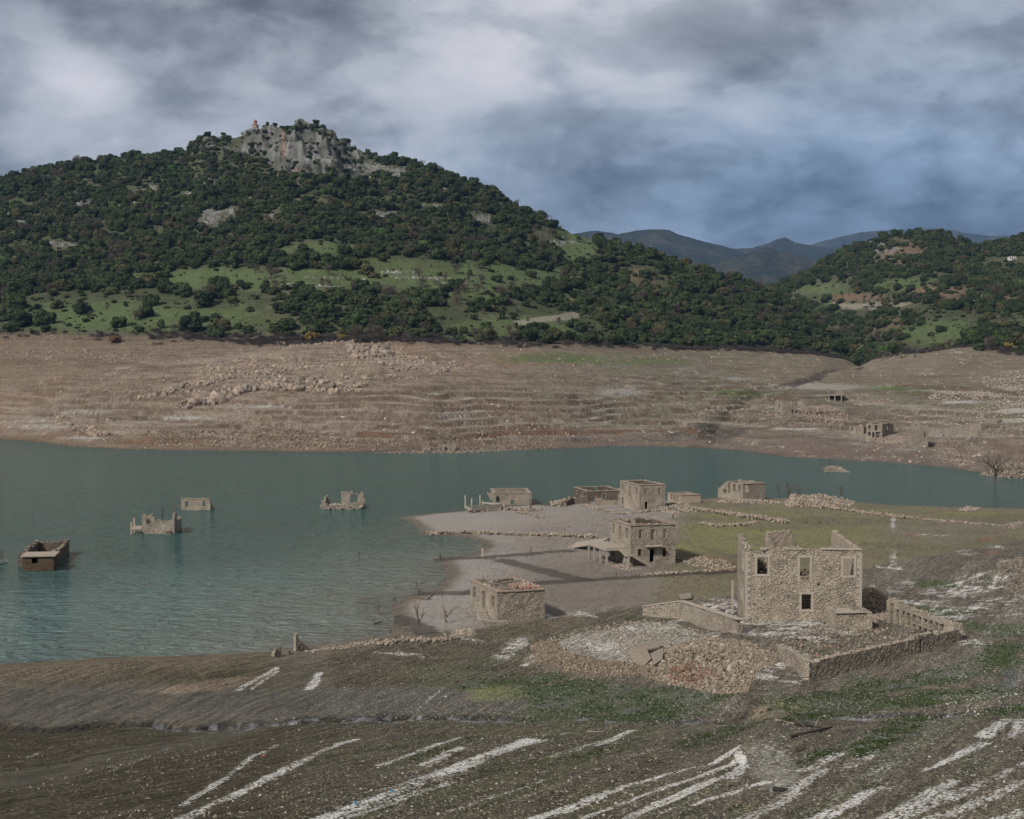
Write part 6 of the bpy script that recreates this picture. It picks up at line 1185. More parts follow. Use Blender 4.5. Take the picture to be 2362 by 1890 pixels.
# broken pieces of the rear wall, each part of the same shell
def plan(px, Y): return (float(ray(px, 1250)[0]) * Y, Y)
A = plan(1773, 185); B = plan(1827, 186.5)
o, i1 = wall('wall', A, B, 1.0, [(0, zt), (1, zt)], M_plast, H.root, H.off, .6, [], .3, .02, 71)
A2 = plan(1773, 185); o, i2 = wall('wall', A2, (A2[0] + 1.2, A2[1] - 3.5), 1.0, [(0, zt - .2), (.3, zt - .6), (.6, zt - 1.6), (1, zt - 3)], M_stone3, H.root, H.off, -.5, [], .3, .15, 72)
C_ = plan(1918, 187); D_ = tuple(H.R + H.dl * .55 - H.dr * .0)
o, i3 = wall('wall', (D_[0], D_[1]), (C_[0] + 0.6, C_[1]), 1.0, [(0, zt), (.9, zt), (.97, zt + .1), (1, zt - .2)], M_plast, H.root, H.off, .6, [(11.5, 12.6, zt - 3.0, zt - .9), (14.5, 15.5, zt - 3, zt - .9)], .34, .12, 73)
mb = MB(); p = H.P(-.75, H.LA + .3, 1.8); mb.box(p, np.append(H.dr * .3, 0), np.append(H.dl * .3, 0), (0, 0, 4.2)); mb.build('pillar', M_conc, H.root, H.off)
for nm_, a_, dd_ in (('quoins', 0.0, 0), ('quoins', H.LB, 1)):
    mb = MB(); gq = random.Random(5 + dd_); z = 3.0; k = 0
    while z < zt - .5:
        hq = gq.uniform(.30, .42); w_ = .62 if k % 2 else .36; x0_ = -.04 if not dd_ else H.LB - w_ + .04
        mb.box(H.P(x0_, -.045, z), np.append(H.dr * w_, 0), np.append(H.dl * ((.36 if k % 2 else .62)), 0), (0, 0, hq - .03)); z += hq; k += 1
    mb.build(nm_, M_coping, H.root, H.off)
# relieving arches and lintel over the openings
for h, ar in zip([q for q in H.holes['r'] if q[1] - q[0] > 1][:3], (0, 1, 1)):
    if ar:
        c = (h[0] + h[1]) / 2; w_ = (h[1] - h[0]) / 2 + .35; mb = MB()
        for k in range(9):
            a0 = math.pi * (k + .06) / 9; a1 = math.pi * (k + .94) / 9; q = [(c - w_ * math.cos(a) * (1 + e), h[3] + .22 + (w_ * .62) * math.sin(a) * (1 + e)) for a, e in ((a0, 0), (a1, 0), (a1, .18), (a0, .18))]
            V = [H.P(s_, -.05, z) for s_, z in q] + [H.P(s_, .1, z) for s_, z in q]; mb.add(V, [(0, 1, 2, 3), (7, 6, 5, 4), (0, 4, 5, 1), (1, 5, 6, 2), (2, 6, 7, 3), (3, 7, 4, 0)])
        mb.build('arch', M_stone2, H.root, H.off)
g = np.random.default_rng(77); P = np.array([H.P(g.uniform(.8, 13.5), g.uniform(1.0, 15), 0) for _ in range(1500)])
hz_ = 2.6 + 6.4 * np.exp(-((P[:, 0] - H.P(2.5, 9)[0]) / 3.2) ** 2) * np.exp(-((P[:, 1] - H.P(3, 10)[1]) / 5) ** 2) + 5.4 * np.exp(-((P[:, 0] - H.P(8.3, 9)[0]) / 2.2) ** 2) * np.exp(-((P[:, 1] - H.P(7, 9)[1]) / 5) ** 2); P[:, 2] = hz_ * g.uniform(.75, 1.0, 1500)
rocks('rubble', P, g.uniform(.3, .9, 1500), H.root, H.off, seed=78, c=(0.13, .105, .08))['kind'] = 'stuff'
stairs('staircase', H, H.P(6.6, 3.0), H.P(6.6, 7.5), 3.6, 7.2, 1.9, H.dr, 12, M_stone3, H.root)

# walls of the yards
def fence(name, label, pts, h, mat=M_stone2, th=.55, rag=.12, seed=1, cell=.34, cat='wall', niches=None, z0=None, tops=None, group=None, ymin=45, stones=True, parent=None):
    W_ = [p if len(p) == 2 and abs(p[0]) < 900 and p[1] > 0 and isinstance(p, tuple) and getattr(p, '_w', False) else p for p in pts]
    r0 = W_[0]; zr = float(GR.z(*r0)); rt_ = parent or empty(name, (r0[0], r0[1], zr)); off = tuple(rt_.location)
    if not parent: tag(rt_, label, cat, group)
    out = []
    for k in range(len(W_) - 1):
        a, b = np.array(W_[k]), np.array(W_[k + 1]); L_ = np.linalg.norm(b - a); n = 10; q = [a + (b - a) * j / n for j in range(n + 1)]
        gz_ = [float(GR.z(*v)) for v in q]; hh = tops[k] if tops else (h, h)
        tp = [(j / n, (gz_[j] if z0 is None else z0) + np.interp(j / n, np.linspace(0, 1, len(hh)), hh)) for j in range(n + 1)]
        o, inf = wall('wall', a, b, min(gz_) - .6, tp, mat, rt_, off, th, (niches or {}).get(k, []), cell, rag, seed + 7 * k, stones=stones); out.append(inf)
    return rt_, out
A = GR.hit(1867, 1571); B = GR.hit(2213, 1480); D_ = GR.hit(1792, 1518)
uc = float(ray(2045, 1411)[0]); C_ = (uc * 163, 163.0)
zA, zB, zD, zC = [float(GR.z(*q)) for q in (A, B, D_, C_)]
tA = HC + float(ray(1867, 1530)[1]) * A[1]; tB = HC + float(ray(2211, 1449)[1]) * B[1]; tD = HC + float(ray(1790, 1489)[1]) * D_[1]; tC = HC + float(ray(2045, 1382)[1]) * C_[1]
rt_ = empty('yard_wall', (A[0], A[1], zA)); tag(rt_, 'long stone yard wall in front of the big ruin, its corner nearest the camera', 'wall'); off = tuple(rt_.location)
wall('wall', A, B, min(zA, zB) - .8, [(0, tA), (.35, tA + (tB - tA) * .4), (1, tB)], M_stone2, rt_, off, .7, [(seg_px(A, B, 2122, [1490])[0], seg_px(A, B, 2127, [1490])[0], zB - .6, zB + 1.1)], .32, .10, 81)
hs = [(s_, s_ + .35, zz, zz + .35) for s_, zz in zip(np.linspace(1.5, 12, 9), np.linspace(zA + .6, zD + .6, 9))]
wall('wall', (A[0], A[1] + .65), D_, min(zA, zD) - .8, [(0, tA), (1, tD)], M_stone2, rt_, off, -.7, hs[::2], .32, .12, 82)
rt_ = empty('niche_wall', (B[0], B[1], zB)); tag(rt_, 'stone wall pierced by two rows of small square niches, right of the big ruin', 'wall'); off = tuple(rt_.location)
Bn = (B[0] - .1, B[1] + .75); Ln = math.hypot(C_[0] - Bn[0], C_[1] - Bn[1]); ni = []
for px, y0 in zip(np.linspace(2057, 2172, 10), np.linspace(1397, 1440, 10)):
    s_, zz = seg_px(Bn, C_, px, [y0, y0 + 19, y0 + 23, y0 + 40]); wd = .42
    ni += [(s_ - wd, s_ + wd, zz[1], zz[0]), (s_ - wd, s_ + wd, zz[3], zz[2])]
wall('wall', Bn, C_, min(zB, zC) - .6, [(0, tB), (.5, (tB + tC) / 2 + .1), (1, tC)], M_stone2, rt_, off, -.35, ni, .30, .14, 83)
wall('backing_wall', (Bn[0] + .42, Bn[1]), (C_[0] + .42, C_[1]), min(zB, zC) - .6, [(0, tB - .1), (1, tC - .1)], M_stone2, rt_, off, -.3, [], .5, .1, 84)
# annex in the yard
H = house('yard_annex', 'small stone annex with a broken pale roof slab beside the big ruin', 'annex', (1930, 1456, 1414.5), 1924, 2012, 3, mat=M_stone2, rag=.04, seed=85, LA=4.5, thick=.5, stones=False, cell=.32)
slab('roof_slab', [H.P(-.2, -.2), H.P(H.LB * .55, -.2), H.P(H.LB * .5, 1.9), H.P(.6, 2.2)], [H.zt + .12, H.zt + .13, H.zt + .2, H.zt + .25], .14, M_conc, H.root, H.off)
slab('roof_slab', [H.P(H.LB * .57, -.2), H.P(H.LB * .8, -.2), H.P(H.LB * .7, 1.2), H.P(H.LB * .58, 1.0)], H.zt + .16, .14, M_conc, H.root, H.off)
# retaining wall left of the big ruin
pa = GR.hit(1482.5, 1421); pb = (float(ray(1568, 1430)[0]) * 176, 176.0); pc = GR.hit(1702, 1463)
za, zb_, zc_ = [float(GR.z(*q)) for q in (pa, pb, pc)]
ta = HC + float(ray(1481, 1401)[1]) * pa[1]; tb_ = HC + float(ray(1574, 1389)[1]) * pb[1]; tc_ = HC + float(ray(1696, 1432)[1]) * pc[1]
rt_ = empty('retaining_wall', (pb[0], pb[1], zb_)); tag(rt_, 'angled stone retaining wall with pale coping behind the round rubble platform', 'wall'); off = tuple(rt_.location)
wall('wall', pa, pb, min(za, zb_) - 1.5, [(0, ta), (1, tb_)], M_stone, rt_, off, .6, [], .34, .05, 91, stones=False); wall('wall', pb, pc, min(zb_, zc_) - 1.5, [(0, tb_), (.8, (tc_ * .8 + tb_ * .2)), (1, tc_ - .3)], M_stone, rt_, off, .6, [], .34, .08, 92, stones=False)
for (a, b, t0, t1) in ((pa, pb, ta, tb_), (pb, pc, tb_, tc_)):
    d = np.array([b[0] - a[0], b[1] - a[1]]); n_ = np.array([-d[1], d[0]]) / np.linalg.norm(d); m__ = 8; mb = MB()
    for k in range(m__):
        z0_ = t0 + (t1 - t0) * k / m__; mb.box((a[0] + d[0] * k / m__ - n_[0] * .08, a[1] + d[1] * k / m__ - n_[1] * .08, z0_ + .05), (d[0] / m__ * .98, d[1] / m__ * .98, (t1 - t0) / m__), (n_[0] * .8, n_[1] * .8, 0), (0, 0, .14))
    mb.build('coping', M_coping, rt_, off)

# ------------------------------------------------------------------ ruins across the bay
far_r = [
 ('hillside_ruin', 'two-storey ruin with a paler lower front, leftmost in the far village', (1807, 959, 929), 1791, 1834, 14, dict(ol=[(1796, 1799, 931, 942)], orr=[(1825, 1831, 945, 954), (1809, 1814, 931, 940), (1826, 1830, 931, 939)], tr=[(0, 0), (.4, .2), (.6, -.6), (.8, .3), (1, .4)], rag=.5, LA=10)),
 ('hillside_ruin', 'small one-storey ruin between the two taller ruins on the far right village slope', (1858, 938, 923), 1851, 1877, 20, dict(ol=[(1853, 1856, 926, 934)], rag=.4, LA=8, tl=[(0, -.5), (1, -.8)])),
 ('hillside_ruin', 'two-storey ruin with open ground-floor bays in the middle of the far right village', (2034.7, 1013, 978), 1998, 2061, 58, dict(ol=[(2002, 2007, 980, 989), (2017, 2024, 980, 993), (2029, 2033, 981, 990), (2003, 2008, 995, 1005), (2012, 2017, 996, 1009), (2020, 2033, 997, 1010)], orr=[(2046, 2050, 981, 992)], rag=.25)),
 ('hillside_ruin', 'low annex ruin attached left of the two-storey ruin with open bays', (1992, 1002, 986), 1959, 1999, 66, dict(ol=[(1975, 1980, 991, 1000), (1964, 1968, 988, 993)], rag=.5)),
 ('hillside_ruin', 'square ruin with tall window gaps nearest the far right shore', (2106, 1032, 993), 2098, 2141, 5, dict(orr=[(2116, 2121, 996, 1007), (2125, 2129, 995, 1004), (2131, 2136, 995, 1008)], rag=.5, LA=9, tl=[(0, 0), (.5, -2), (1, -3)], tc=[(0, 0), (.5, -.8), (1, -.6)])),
 ('hillside_ruin', 'flat-topped low building with one window at the right end of the far village', (2263, 996, 979.5), 2257, 2306, 24, dict(orr=[(2276, 2280, 983, 989)], rag=.03, LA=7)),
 ('hillside_ruin', 'tiny box-shaped ruin with a dark opening at the right edge of the far village', (2299, 978, 968), 2295, 2313, 10, dict(orr=[(2301, 2310, 969.5, 976)], rag=0, LA=5)),
]
for k, (nm, lb, N_, pl, pr, th_, kw) in enumerate(far_r):
    house(nm, lb, 'ruin', N_, pl, pr, th_, mat=M_stone3, seed=101 + 2 * k, cell=.5, frames=False, thick=.7, **kw)
for k, (lb, px, th_, hh) in enumerate([('long low broken wall behind the square ruin on the far right slope', [(2143, 1003), (2185, 1003), (2257, 1007)], 0, (2.2, 2.0, 2.3)), ('jagged garden wall with gaps above the square ruin across the bay', [(2101, 988), (2138, 990)], 0, (3.4, .6, 2.4, .4, 2.0))]):
    fence('broken_wall', lb, [GR.hit(*q) for q in px], 1, M_stone3, .7, .5, 121 + k, .5, tops=[hh] * 3)
# concrete frame ruin
x, y = GR.hit(1925, 926); z = float(GR.z(x, y)); s_ = y / F; rt_ = empty('concrete_frame_ruin', (x, y, z)); tag(rt_, 'concrete frame ruin with a slab on posts, highest in the far village', 'ruin')
mb = MB(); mb.box((-14 * s_, 0, 13 * s_), (34 * s_, 0, 0), (0, 7, 0), (0, 0, .45)); mb.build('floor_slab', M_conc, rt_)
for a in (-13.5, 0, 15): mb = MB(); mb.box((a * s_, .2, -1), (.45, 0, 0), (0, .45, 0), (0, 0, 13 * s_ + 1)); mb.build('post', M_conc, rt_)
mb = MB(); mb.box((-13.5 * s_, .2, 13 * s_), (.3, 0, 0), (0, .3, 0), (0, 0, 11 * s_)); mb.build('post', M_conc, rt_)
wall('wall', (x + 4 * s_, y + 1), (x + 24 * s_, y + 1.2), z + 13 * s_ + .46, [(0, z + 24 * s_), (.2, z + 27 * s_), (.8, z + 26 * s_), (.85, z + 20 * s_), (1, z + 15 * s_)], M_stone3, rt_, tuple(rt_.location), .6, [], .5, .5, 131)
wall('backing_wall', (x - 13 * s_, y + 5), (x + 30 * s_, y + 5.2), z - 1, z + 13 * s_ - .05, M_stoned, rt_, tuple(rt_.location), .6, [], .7, .2, 132, stones=False)
# ruin at the far shore in the middle
H = house('shore_ruin', 'tiny stone ruin with a doorway at the foot of the far bank, centre', 'ruin', (1020, 1044, 1028), 1018, 1052, 0, mat=M_stone3, seed=141, Y=594, rag=.6, cell=.5, frames=False, LA=6, orr=[(1026, 1032, 1031, 1045), (1038, 1042, 1029, 1040)], zbase=-1, tr=[(0, 0), (.5, 1.0), (.8, -.6), (1, -2)])
H = house('shore_ruin', 'low square stone stump at the far shore, left of the doorway ruin', 'ruin', (978, 1045, 1033), 976, 993, 0, mat=M_stone3, seed=143, Y=592, rag=.4, cell=.5, frames=False, LA=4, zbase=-1)
# sunken roof
P = np.array([float(v) for v in at_z(1928, 1090, 0)]); s_ = P[1] / F; rt_ = empty('sunken_roof', (P[0], P[1], 0)); tag(rt_, 'collapsed roof with bare rafters just above the water off the right shore', 'roof')
mb = MB(); V = [(-30 * s_, 0, -.3), (36 * s_, -1, -.3), (24 * s_, 9, -.3), (-20 * s_, 9, -.3), (-14 * s_, 4.5, 11 * s_ * .9), (12 * s_, 4.5, 10 * s_ * .9)]; mb.add(V, [(0, 1, 5, 4), (1, 2, 5), (2, 3, 4, 5), (3, 0, 4), (0, 3, 2, 1)]); mb.build('roof_ridge', M_stoned, rt_)
mb = MB()
for k in range(9): q = k / 8; mb.tube([(-14 * s_ + 26 * s_ * q, 4.4, 10.6 * s_ * .95), (-26 * s_ + 58 * s_ * q, -.4, .05)], .13, 4)
mb.tube([(-15 * s_, 4.4, 11 * s_), (13 * s_, 4.4, 10.4 * s_)], .16, 5); mb.build('rafters', M_coping, rt_)
g = np.random.default_rng(9); q = np.stack([g.uniform(-27, 30, 160) * s_, g.uniform(0, 5, 160), np.zeros(160)], 1); q[:, 2] = q[:, 1] * .38 * np.clip(1.2 - np.abs(q[:, 0]) / 9, 0.1, 1); rocks('roof_tiles', q, g.uniform(.3, .7, 160), rt_, (0, 0, 0), (1, .7, .4), 10, (0.2, .165, .125))

# ------------------------------------------------------------------ heaps, stone rows, rubble
g = np.random.default_rng(44)
def heap(label, polypx, n, s0, s1, hmax=.6, c=STC, c2=None, p2=0, seed=1, name='rubble', ymin=45, shape=(1, .8, .62), falloff=3.0):
    pw = [GR.hit(a, b, ymin=ymin) for a, b in polypx]; q = in_poly(pw, n, g); d = np.maximum(sdist(q[:, 0], q[:, 1], pw), 0)
    S = s0 + (s1 - s0) * g.random(n) ** 2.5; z = np.maximum(GR.z(q[:, 0], q[:, 1]), -.2) + hmax * (1 - np.exp(-d / falloff)) * g.uniform(.2, 1, n) * (0.7 + .5 * fbm(q[:, 0], q[:, 1], 3, 2, seed)) + S * .1
    o = rocks(name, np.column_stack([q, z]), S, None, (0, 0, 0), shape, seed, c, c2, p2); tag(o, label, 'rubble', kind='stuff'); return o
heap('brown building rubble spilled down from the yard towards the green wet ground', [(1640, 1470), (1720, 1480), (1800, 1510), (1790, 1530), (1740, 1560), (1720, 1600), (1640, 1600), (1540, 1580), (1470, 1550), (1500, 1510), (1560, 1490)], 17000, .07, .42, .45, (0.225, .183, .140), (0.36, .315, .26), .12, 201, shape=(1, .75, .42))
heap('larger stone blocks and mortar lumps on the rubble slope', [(1500, 1500), (1720, 1490), (1780, 1530), (1700, 1590), (1500, 1560)], 200, .3, .9, .5, (0.25, .205, .16), (0.33, .285, .23), .3, 248)
heap('broken red brick lying on the rubble slope', [(1520, 1548), (1600, 1528), (1660, 1545), (1640, 1590), (1550, 1580)], 1700, .12, .36, 1.3, (0.26, .115, .08), (0.19, .14, .105), .55, 202, shape=(1, .6, .35))
heap('broken stone facing round the near side of the round platform', [(1225, 1490), (1250, 1478), (1300, 1505), (1400, 1528), (1480, 1530), (1500, 1555), (1420, 1562), (1310, 1550), (1240, 1528)], 8500, .09, .42, .5, (0.225, .18, .135), (0.14, .11, .082), .35, 203, shape=(1, .75, .45))
heap('loose stones on the floor of the yard below the big ruin', [(1760, 1470), (1900, 1440), (2030, 1440), (2090, 1470), (1990, 1500), (1900, 1530), (1800, 1510)], 1000, .08, .5, .15, (0.22, .182, .14), (0.24, .12, .085), .06, 204, shape=(1, .8, .45))
heap('heap of stones against the right corner of the big ruin', [(1985, 1365), (2015, 1352), (2050, 1385), (2045, 1430), (2010, 1440), (1990, 1420)], 2600, .15, .6, 1.6, (0.25, .205, .165), None, 0, 205)
heap('loose stones strewn on the round platform', [(1260, 1475), (1330, 1452), (1440, 1434), (1560, 1432), (1640, 1465), (1640, 1500), (1480, 1520), (1300, 1500)], 2200, .10, .35, .05, (0.29, .25, .20), None, 0, 206, shape=(1, .9, .3))
heap('rubble between the back two-storey house and the small concrete house', [(1510, 1180), (1540, 1160), (1590, 1165), (1610, 1180), (1560, 1187)], 1500, .2, .8, 1.4, seed=207)
heap('stone heap on the water edge right of the broken-gable house', [(1810, 1160), (1825, 1140), (1850, 1150), (1920, 1150), (1975, 1160), (1960, 1168), (1880, 1172), (1815, 1170)], 3200, .25, 1.0, 1.9, (0.29, .24, .195), seed=208)
heap('rubble spread under the front of the broken-gable house', [(1650, 1158), (1690, 1150), (1760, 1156), (1810, 1160), (1790, 1164), (1680, 1162)], 900, .2, .8, .8, (0.29, .24, .195), seed=209)
heap('stone heap at the shore on the far right of the flat', [(2212, 1178), (2235, 1168), (2262, 1176), (2240, 1182)], 350, .25, .9, 1.2, (0.28, .235, .19), seed=210)
heap('rough rubble mound at the right edge of the picture', [(2290, 1325), (2335, 1290), (2420, 1275), (2440, 1370), (2340, 1372)], 2600, .12, .55, .3, (0.20, .165, .135), seed=211, falloff=6)
heap('low stone heap at the right edge of the green flat', [(2300, 1214), (2340, 1206), (2420, 1206), (2420, 1218), (2340, 1222)], 900, .2, .7, 1.0, (0.23, .195, .16), seed=212)
heap('brown stones round the shore below the near house', [(1040, 1460), (1085, 1450), (1100, 1465), (1050, 1475)], 500, .15, .5, .4, seed=213)
heap('rubble in front of the middle house stair', [(1400, 1300), (1440, 1305), (1480, 1312), (1450, 1318), (1410, 1308)], 300, .1, .4, .2, (0.33, .28, .23), (0.3, .16, .12), .15, 214)
heap('stones behind the right side of the middle house', [(1560, 1290), (1620, 1285), (1700, 1305), (1690, 1318), (1600, 1308)], 700, .15, .6, .4, (0.27, .225, .18), seed=215)
heap('slope rubble above the ruins across the bay', [(1840, 945), (1900, 935), (1960, 962), (1940, 975), (1860, 970), (1830, 960)], 2200, .4, 1.5, .8, (0.25, .20, .16), seed=216, ymin=450)
heap('rubble band left of the open-bay ruin across the bay', [(1770, 970), (1850, 960), (1950, 978), (1940, 992), (1830, 990), (1780, 980)], 1800, .35, 1.2, .5, (0.22, .175, .14), seed=217, ymin=450)
heap('rubble slope below the two-storey ruins of the far village', [(1980, 1020), (2020, 1008), (2060, 1005), (2090, 1010), (2090, 1030), (2020, 1022)], 1500, .35, 1.3, .8, (0.26, .21, .17), seed=218, ymin=430)
heap('pale rubble heap high on the far right slope', [(2140, 918), (2200, 905), (2250, 903), (2310, 915), (2290, 925), (2200, 925)], 1600, .4, 1.6, 1.4, (0.30, .255, .21), seed=219, ymin=450)
heap('pale rubble near the concrete frame ruin', [(1940, 920), (1990, 908), (2060, 925), (2040, 935), (1960, 930)], 1300, .35, 1.2, .6, (0.28, .235, .19), seed=220, ymin=450)
heap('rubble bank beside the right shore', [(2150, 1040), (2190, 1035), (2250, 1070), (2220, 1080), (2180, 1062)], 1400, .3, 1.0, .9, (0.24, .20, .16), seed=221, ymin=420)
heap('stone mound behind the drowned tree at the right edge', [(2255, 1095), (2300, 1075), (2360, 1068), (2440, 1080), (2440, 1108), (2330, 1104)], 1800, .3, 1.1, 2.2, (0.25, .205, .165), seed=222, ymin=420)
heap('light stones on the right village terraces', [(2050, 950), (2362, 930), (2362, 1010), (2100, 985)], 2000, .3, 1.0, .2, (0.33, .285, .235), seed=223, ymin=430)
heap('pale stones on the slope right of the pale heap', [(2262, 870), (2362, 850), (2362, 940), (2300, 940)], 1500, .3, 1.2, .2, (0.33, .285, .235), seed=224, ymin=430)
heap('boulders along the shore under the red bank', [(960, 1035), (1250, 1020), (1280, 1032), (1060, 1046), (850, 1046)], 1600, .3, 1.3, .5, (0.22, .175, .135), seed=225, ymin=430)
heap('stones of the lower bank on the left bay', [(300, 1005), (640, 990), (820, 1010), (820, 1038), (420, 1034)], 2400, .3, 1.4, .5, (0.27, .215, .165), seed=226, ymin=430)
# rock outcrops on the far bank
for k, (pl_, n, s0, s1, hm_, lb) in enumerate([([(410, 935), (500, 905), (560, 890), (588, 897), (520, 925), (430, 945)], 260, 2, 6.5, 2.2, 'row of big pinkish boulders running down the middle of the far bank'), ([(590, 888), (700, 880), (850, 886), (840, 902), (700, 905), (600, 900)], 260, 1.5, 5, 1.6, 'broken rock ledge right of the big pinkish boulders'),
                                  ([(300, 915), (400, 895), (520, 860), (560, 870), (440, 905), (320, 925)], 420, 1, 4, 1.0, 'scattered boulders above the left terraces'), ([(800, 800), (900, 798), (905, 822), (820, 828)], 160, 1.5, 6, 2.0, 'rough rock outcrop below the dark thicket, left of centre'), ([(120, 945), (140, 935), (150, 975), (260, 1000), (230, 1010), (130, 980)], 260, 1, 3, .8, 'stones along the edge of the little spit at the left'), ([(450, 850), (560, 830), (800, 812), (960, 822), (1100, 842), (1000, 872), (700, 885), (480, 880)], 2600, .4, 3.4, -.2, 'pinkish boulders strewn over the upper far bank'), ([(0, 812), (250, 808), (380, 825), (360, 838), (0, 830)], 500, .5, 2.0, .2, 'pale stones on the upper left bank'),
                                  ([(1680, 945), (1750, 935), (1745, 950)], 200, .4, 1.4, .8, 'small tan stone heap by the gully'), ([(640, 785), (960, 800), (950, 815), (640, 805)], 500, .6, 2.6, .4, 'grey stones under the thicket at the top of the far bank')]):
    pw = [GR.hit(a, b, ymin=430) for a, b in pl_]; q = in_poly(pw, n, g); q = q[(fbm(q[:, 0], q[:, 1], 22, 3, 450 + k) + .4 * fbm(q[:, 0], q[:, 1], 6, 2, 460) > (-.12 if n > 1000 else -.9))]; n = len(q); S = s0 + (s1 - s0) * g.random(n) ** 3; z = GR.z(q[:, 0], q[:, 1]) + hm_ * g.uniform(-.3, .6, n) * (S / s1)
    o = rocks('rock_outcrop', np.column_stack([q, z]), S, None, (0, 0, 0), (1, .85, .7), 231 + k, (0.30, .235, .185), (0.25, .21, .175), .3, fine=s1 > 4); tag(o, lb, 'rocks', kind='stuff')
# terraces: stones of the old field walls
ii, jj = np.nonzero((scarp > 0.45) & (fbm(XX, YY, 22, 3, 401) > -0.1) & (g.random(scarp.shape) < 0.14)); k_ = g.permutation(len(ii))[:15000]; ii, jj = ii[k_], jj[k_]; n = len(ii)
o = rocks('terrace_wall_stones', np.stack([XX[ii, jj] + g.normal(0, .4, n), YY[ii, jj], ZZ[ii, jj] + .1], 1), .35 + .9 * g.random(n) ** 2, None, (0, 0, 0), (1, .8, .62), 402, (0.27, .215, .165), (0.20, .155, .115), .35); tag(o, 'tumbled stones of the old terrace walls on the far bank', 'stones', kind='stuff')
n = 9000; uq_ = g.uniform(-.38, .38, n); q = g.random(n); Yq = np.interp(uq_, u_axis, YS_) + 2 + q * (np.interp(uq_, u_axis, YH) - np.interp(uq_, u_axis, YS_)); Xq = uq_ * Yq; kq = fbm(Xq, Yq, 40, 3, 403) + .3 * fbm(Xq, Yq, 9, 2, 404) > -.05; Xq, Yq = Xq[kq], Yq[kq]; n = len(Xq)
o = rocks('bank_stones', np.stack([Xq, Yq, GR.z(Xq, Yq)], 1), .3 + 1.5 * g.random(n) ** 4, None, (0, 0, 0), (1, .8, .55), 405, (0.31, .255, .205), (0.42, .37, .31), .15); tag(o, 'scattered stones all over the far bank', 'stones', kind='stuff')
# near ground stones
n = 40000; uq_ = g.uniform(-.40, .40, n); iv = g.uniform(1 / 330., 1 / 62., n) ** 1.0; Yq = 1 / iv; Xq = uq_ * Yq; sdq = np.where(Yq < 410, sdist(Xq, Yq, SHW), -1); y2 = np.interp(uq_, u_axis, Y2)
kq = (sdq > 1) & ((Yq < y2 + 2) | (g.random(n) < .02)) & (fbm(Xq, Yq, 9, 3, 406) + .35 * (uq_ > -.1) > g.uniform(-.5, .9, n)); Xq, Yq = Xq[kq], Yq[kq]; n = len(Xq)
o = rocks('field_stones', np.stack([Xq, Yq, GR.z(Xq, Yq) + .01], 1), .05 + .20 * g.random(n) ** 6, None, (0, 0, 0), (1, .8, .6), 407, (0.20, .168, .135), (0.38, .35, .31), .15); tag(o, 'small stones scattered over the near mud slope', 'stones', kind='stuff')
n = 30000; uq_ = g.uniform(-.40, .40, n); iv = g.uniform(1 / 170., 1 / 62., n); Yq = 1 / iv; Xq = uq_ * Yq; y2 = np.interp(uq_, u_axis, Y2); kq = (Yq < y2) & (fbm(Xq, Yq, 5, 3, 410) > g.uniform(-.6, .6, n)); Xq, Yq = Xq[kq], Yq[kq]; n = len(Xq)
o = rocks('mud_clods', np.stack([Xq, Yq, GR.z(Xq, Yq) - .01], 1), .08 + .30 * g.random(n) ** 3, None, (0, 0, 0), (1, .7, .40), 411, (0.085, .073, .052), (0.14, .12, .09), .4, tilt=.2); tag(o, 'dark clods and crusts of dried mud all over the near slope', 'mud clods', kind='stuff')
# low weeds in the wet ground
cw = bpy.data.collections.new('weed')
for k in range(3):
    gg = np.random.default_rng(500 + k); V = []
    for _ in range(16):
        a = gg.uniform(0, 6.28); r_ = gg.uniform(0, .5); b = np.array([r_ * math.cos(a), r_ * math.sin(a), 0]); d = gg.normal(0, .35, 3); d[2] = gg.uniform(.35, .9); e = np.array([-math.sin(a), math.cos(a), 0]) * .12; V += [b - e, b + e, b + d]
    o_ = mesh_np('weed_%d' % k, V, np.arange(48).reshape(-1, 3), M_weed, cols=np.ones((48, 4))); sc.collection.objects.unlink(o_); cw.objects.link(o_)
ii, jj = np.nonzero((moss > .35) & near & (g.random(moss.shape) < .3 * np.clip(moss + f3, 0, 1) ** 2)); k_ = g.permutation(len(ii))[:15000]; ii, jj = ii[k_], jj[k_]; n = len(ii); sc1 = g.uniform(.06, .20, n)
scatter('weeds', np.stack([XX[ii, jj] + g.normal(0, .1, n), YY[ii, jj] + g.normal(0, .1, n), ZZ[ii, jj]], 1), np.stack([sc1] * 3, 1), np.stack([np.zeros(n), np.zeros(n), g.uniform(0, 6, n)], 1), cw, 'small green weeds on the wet ground along the stream', 'weeds', 11)
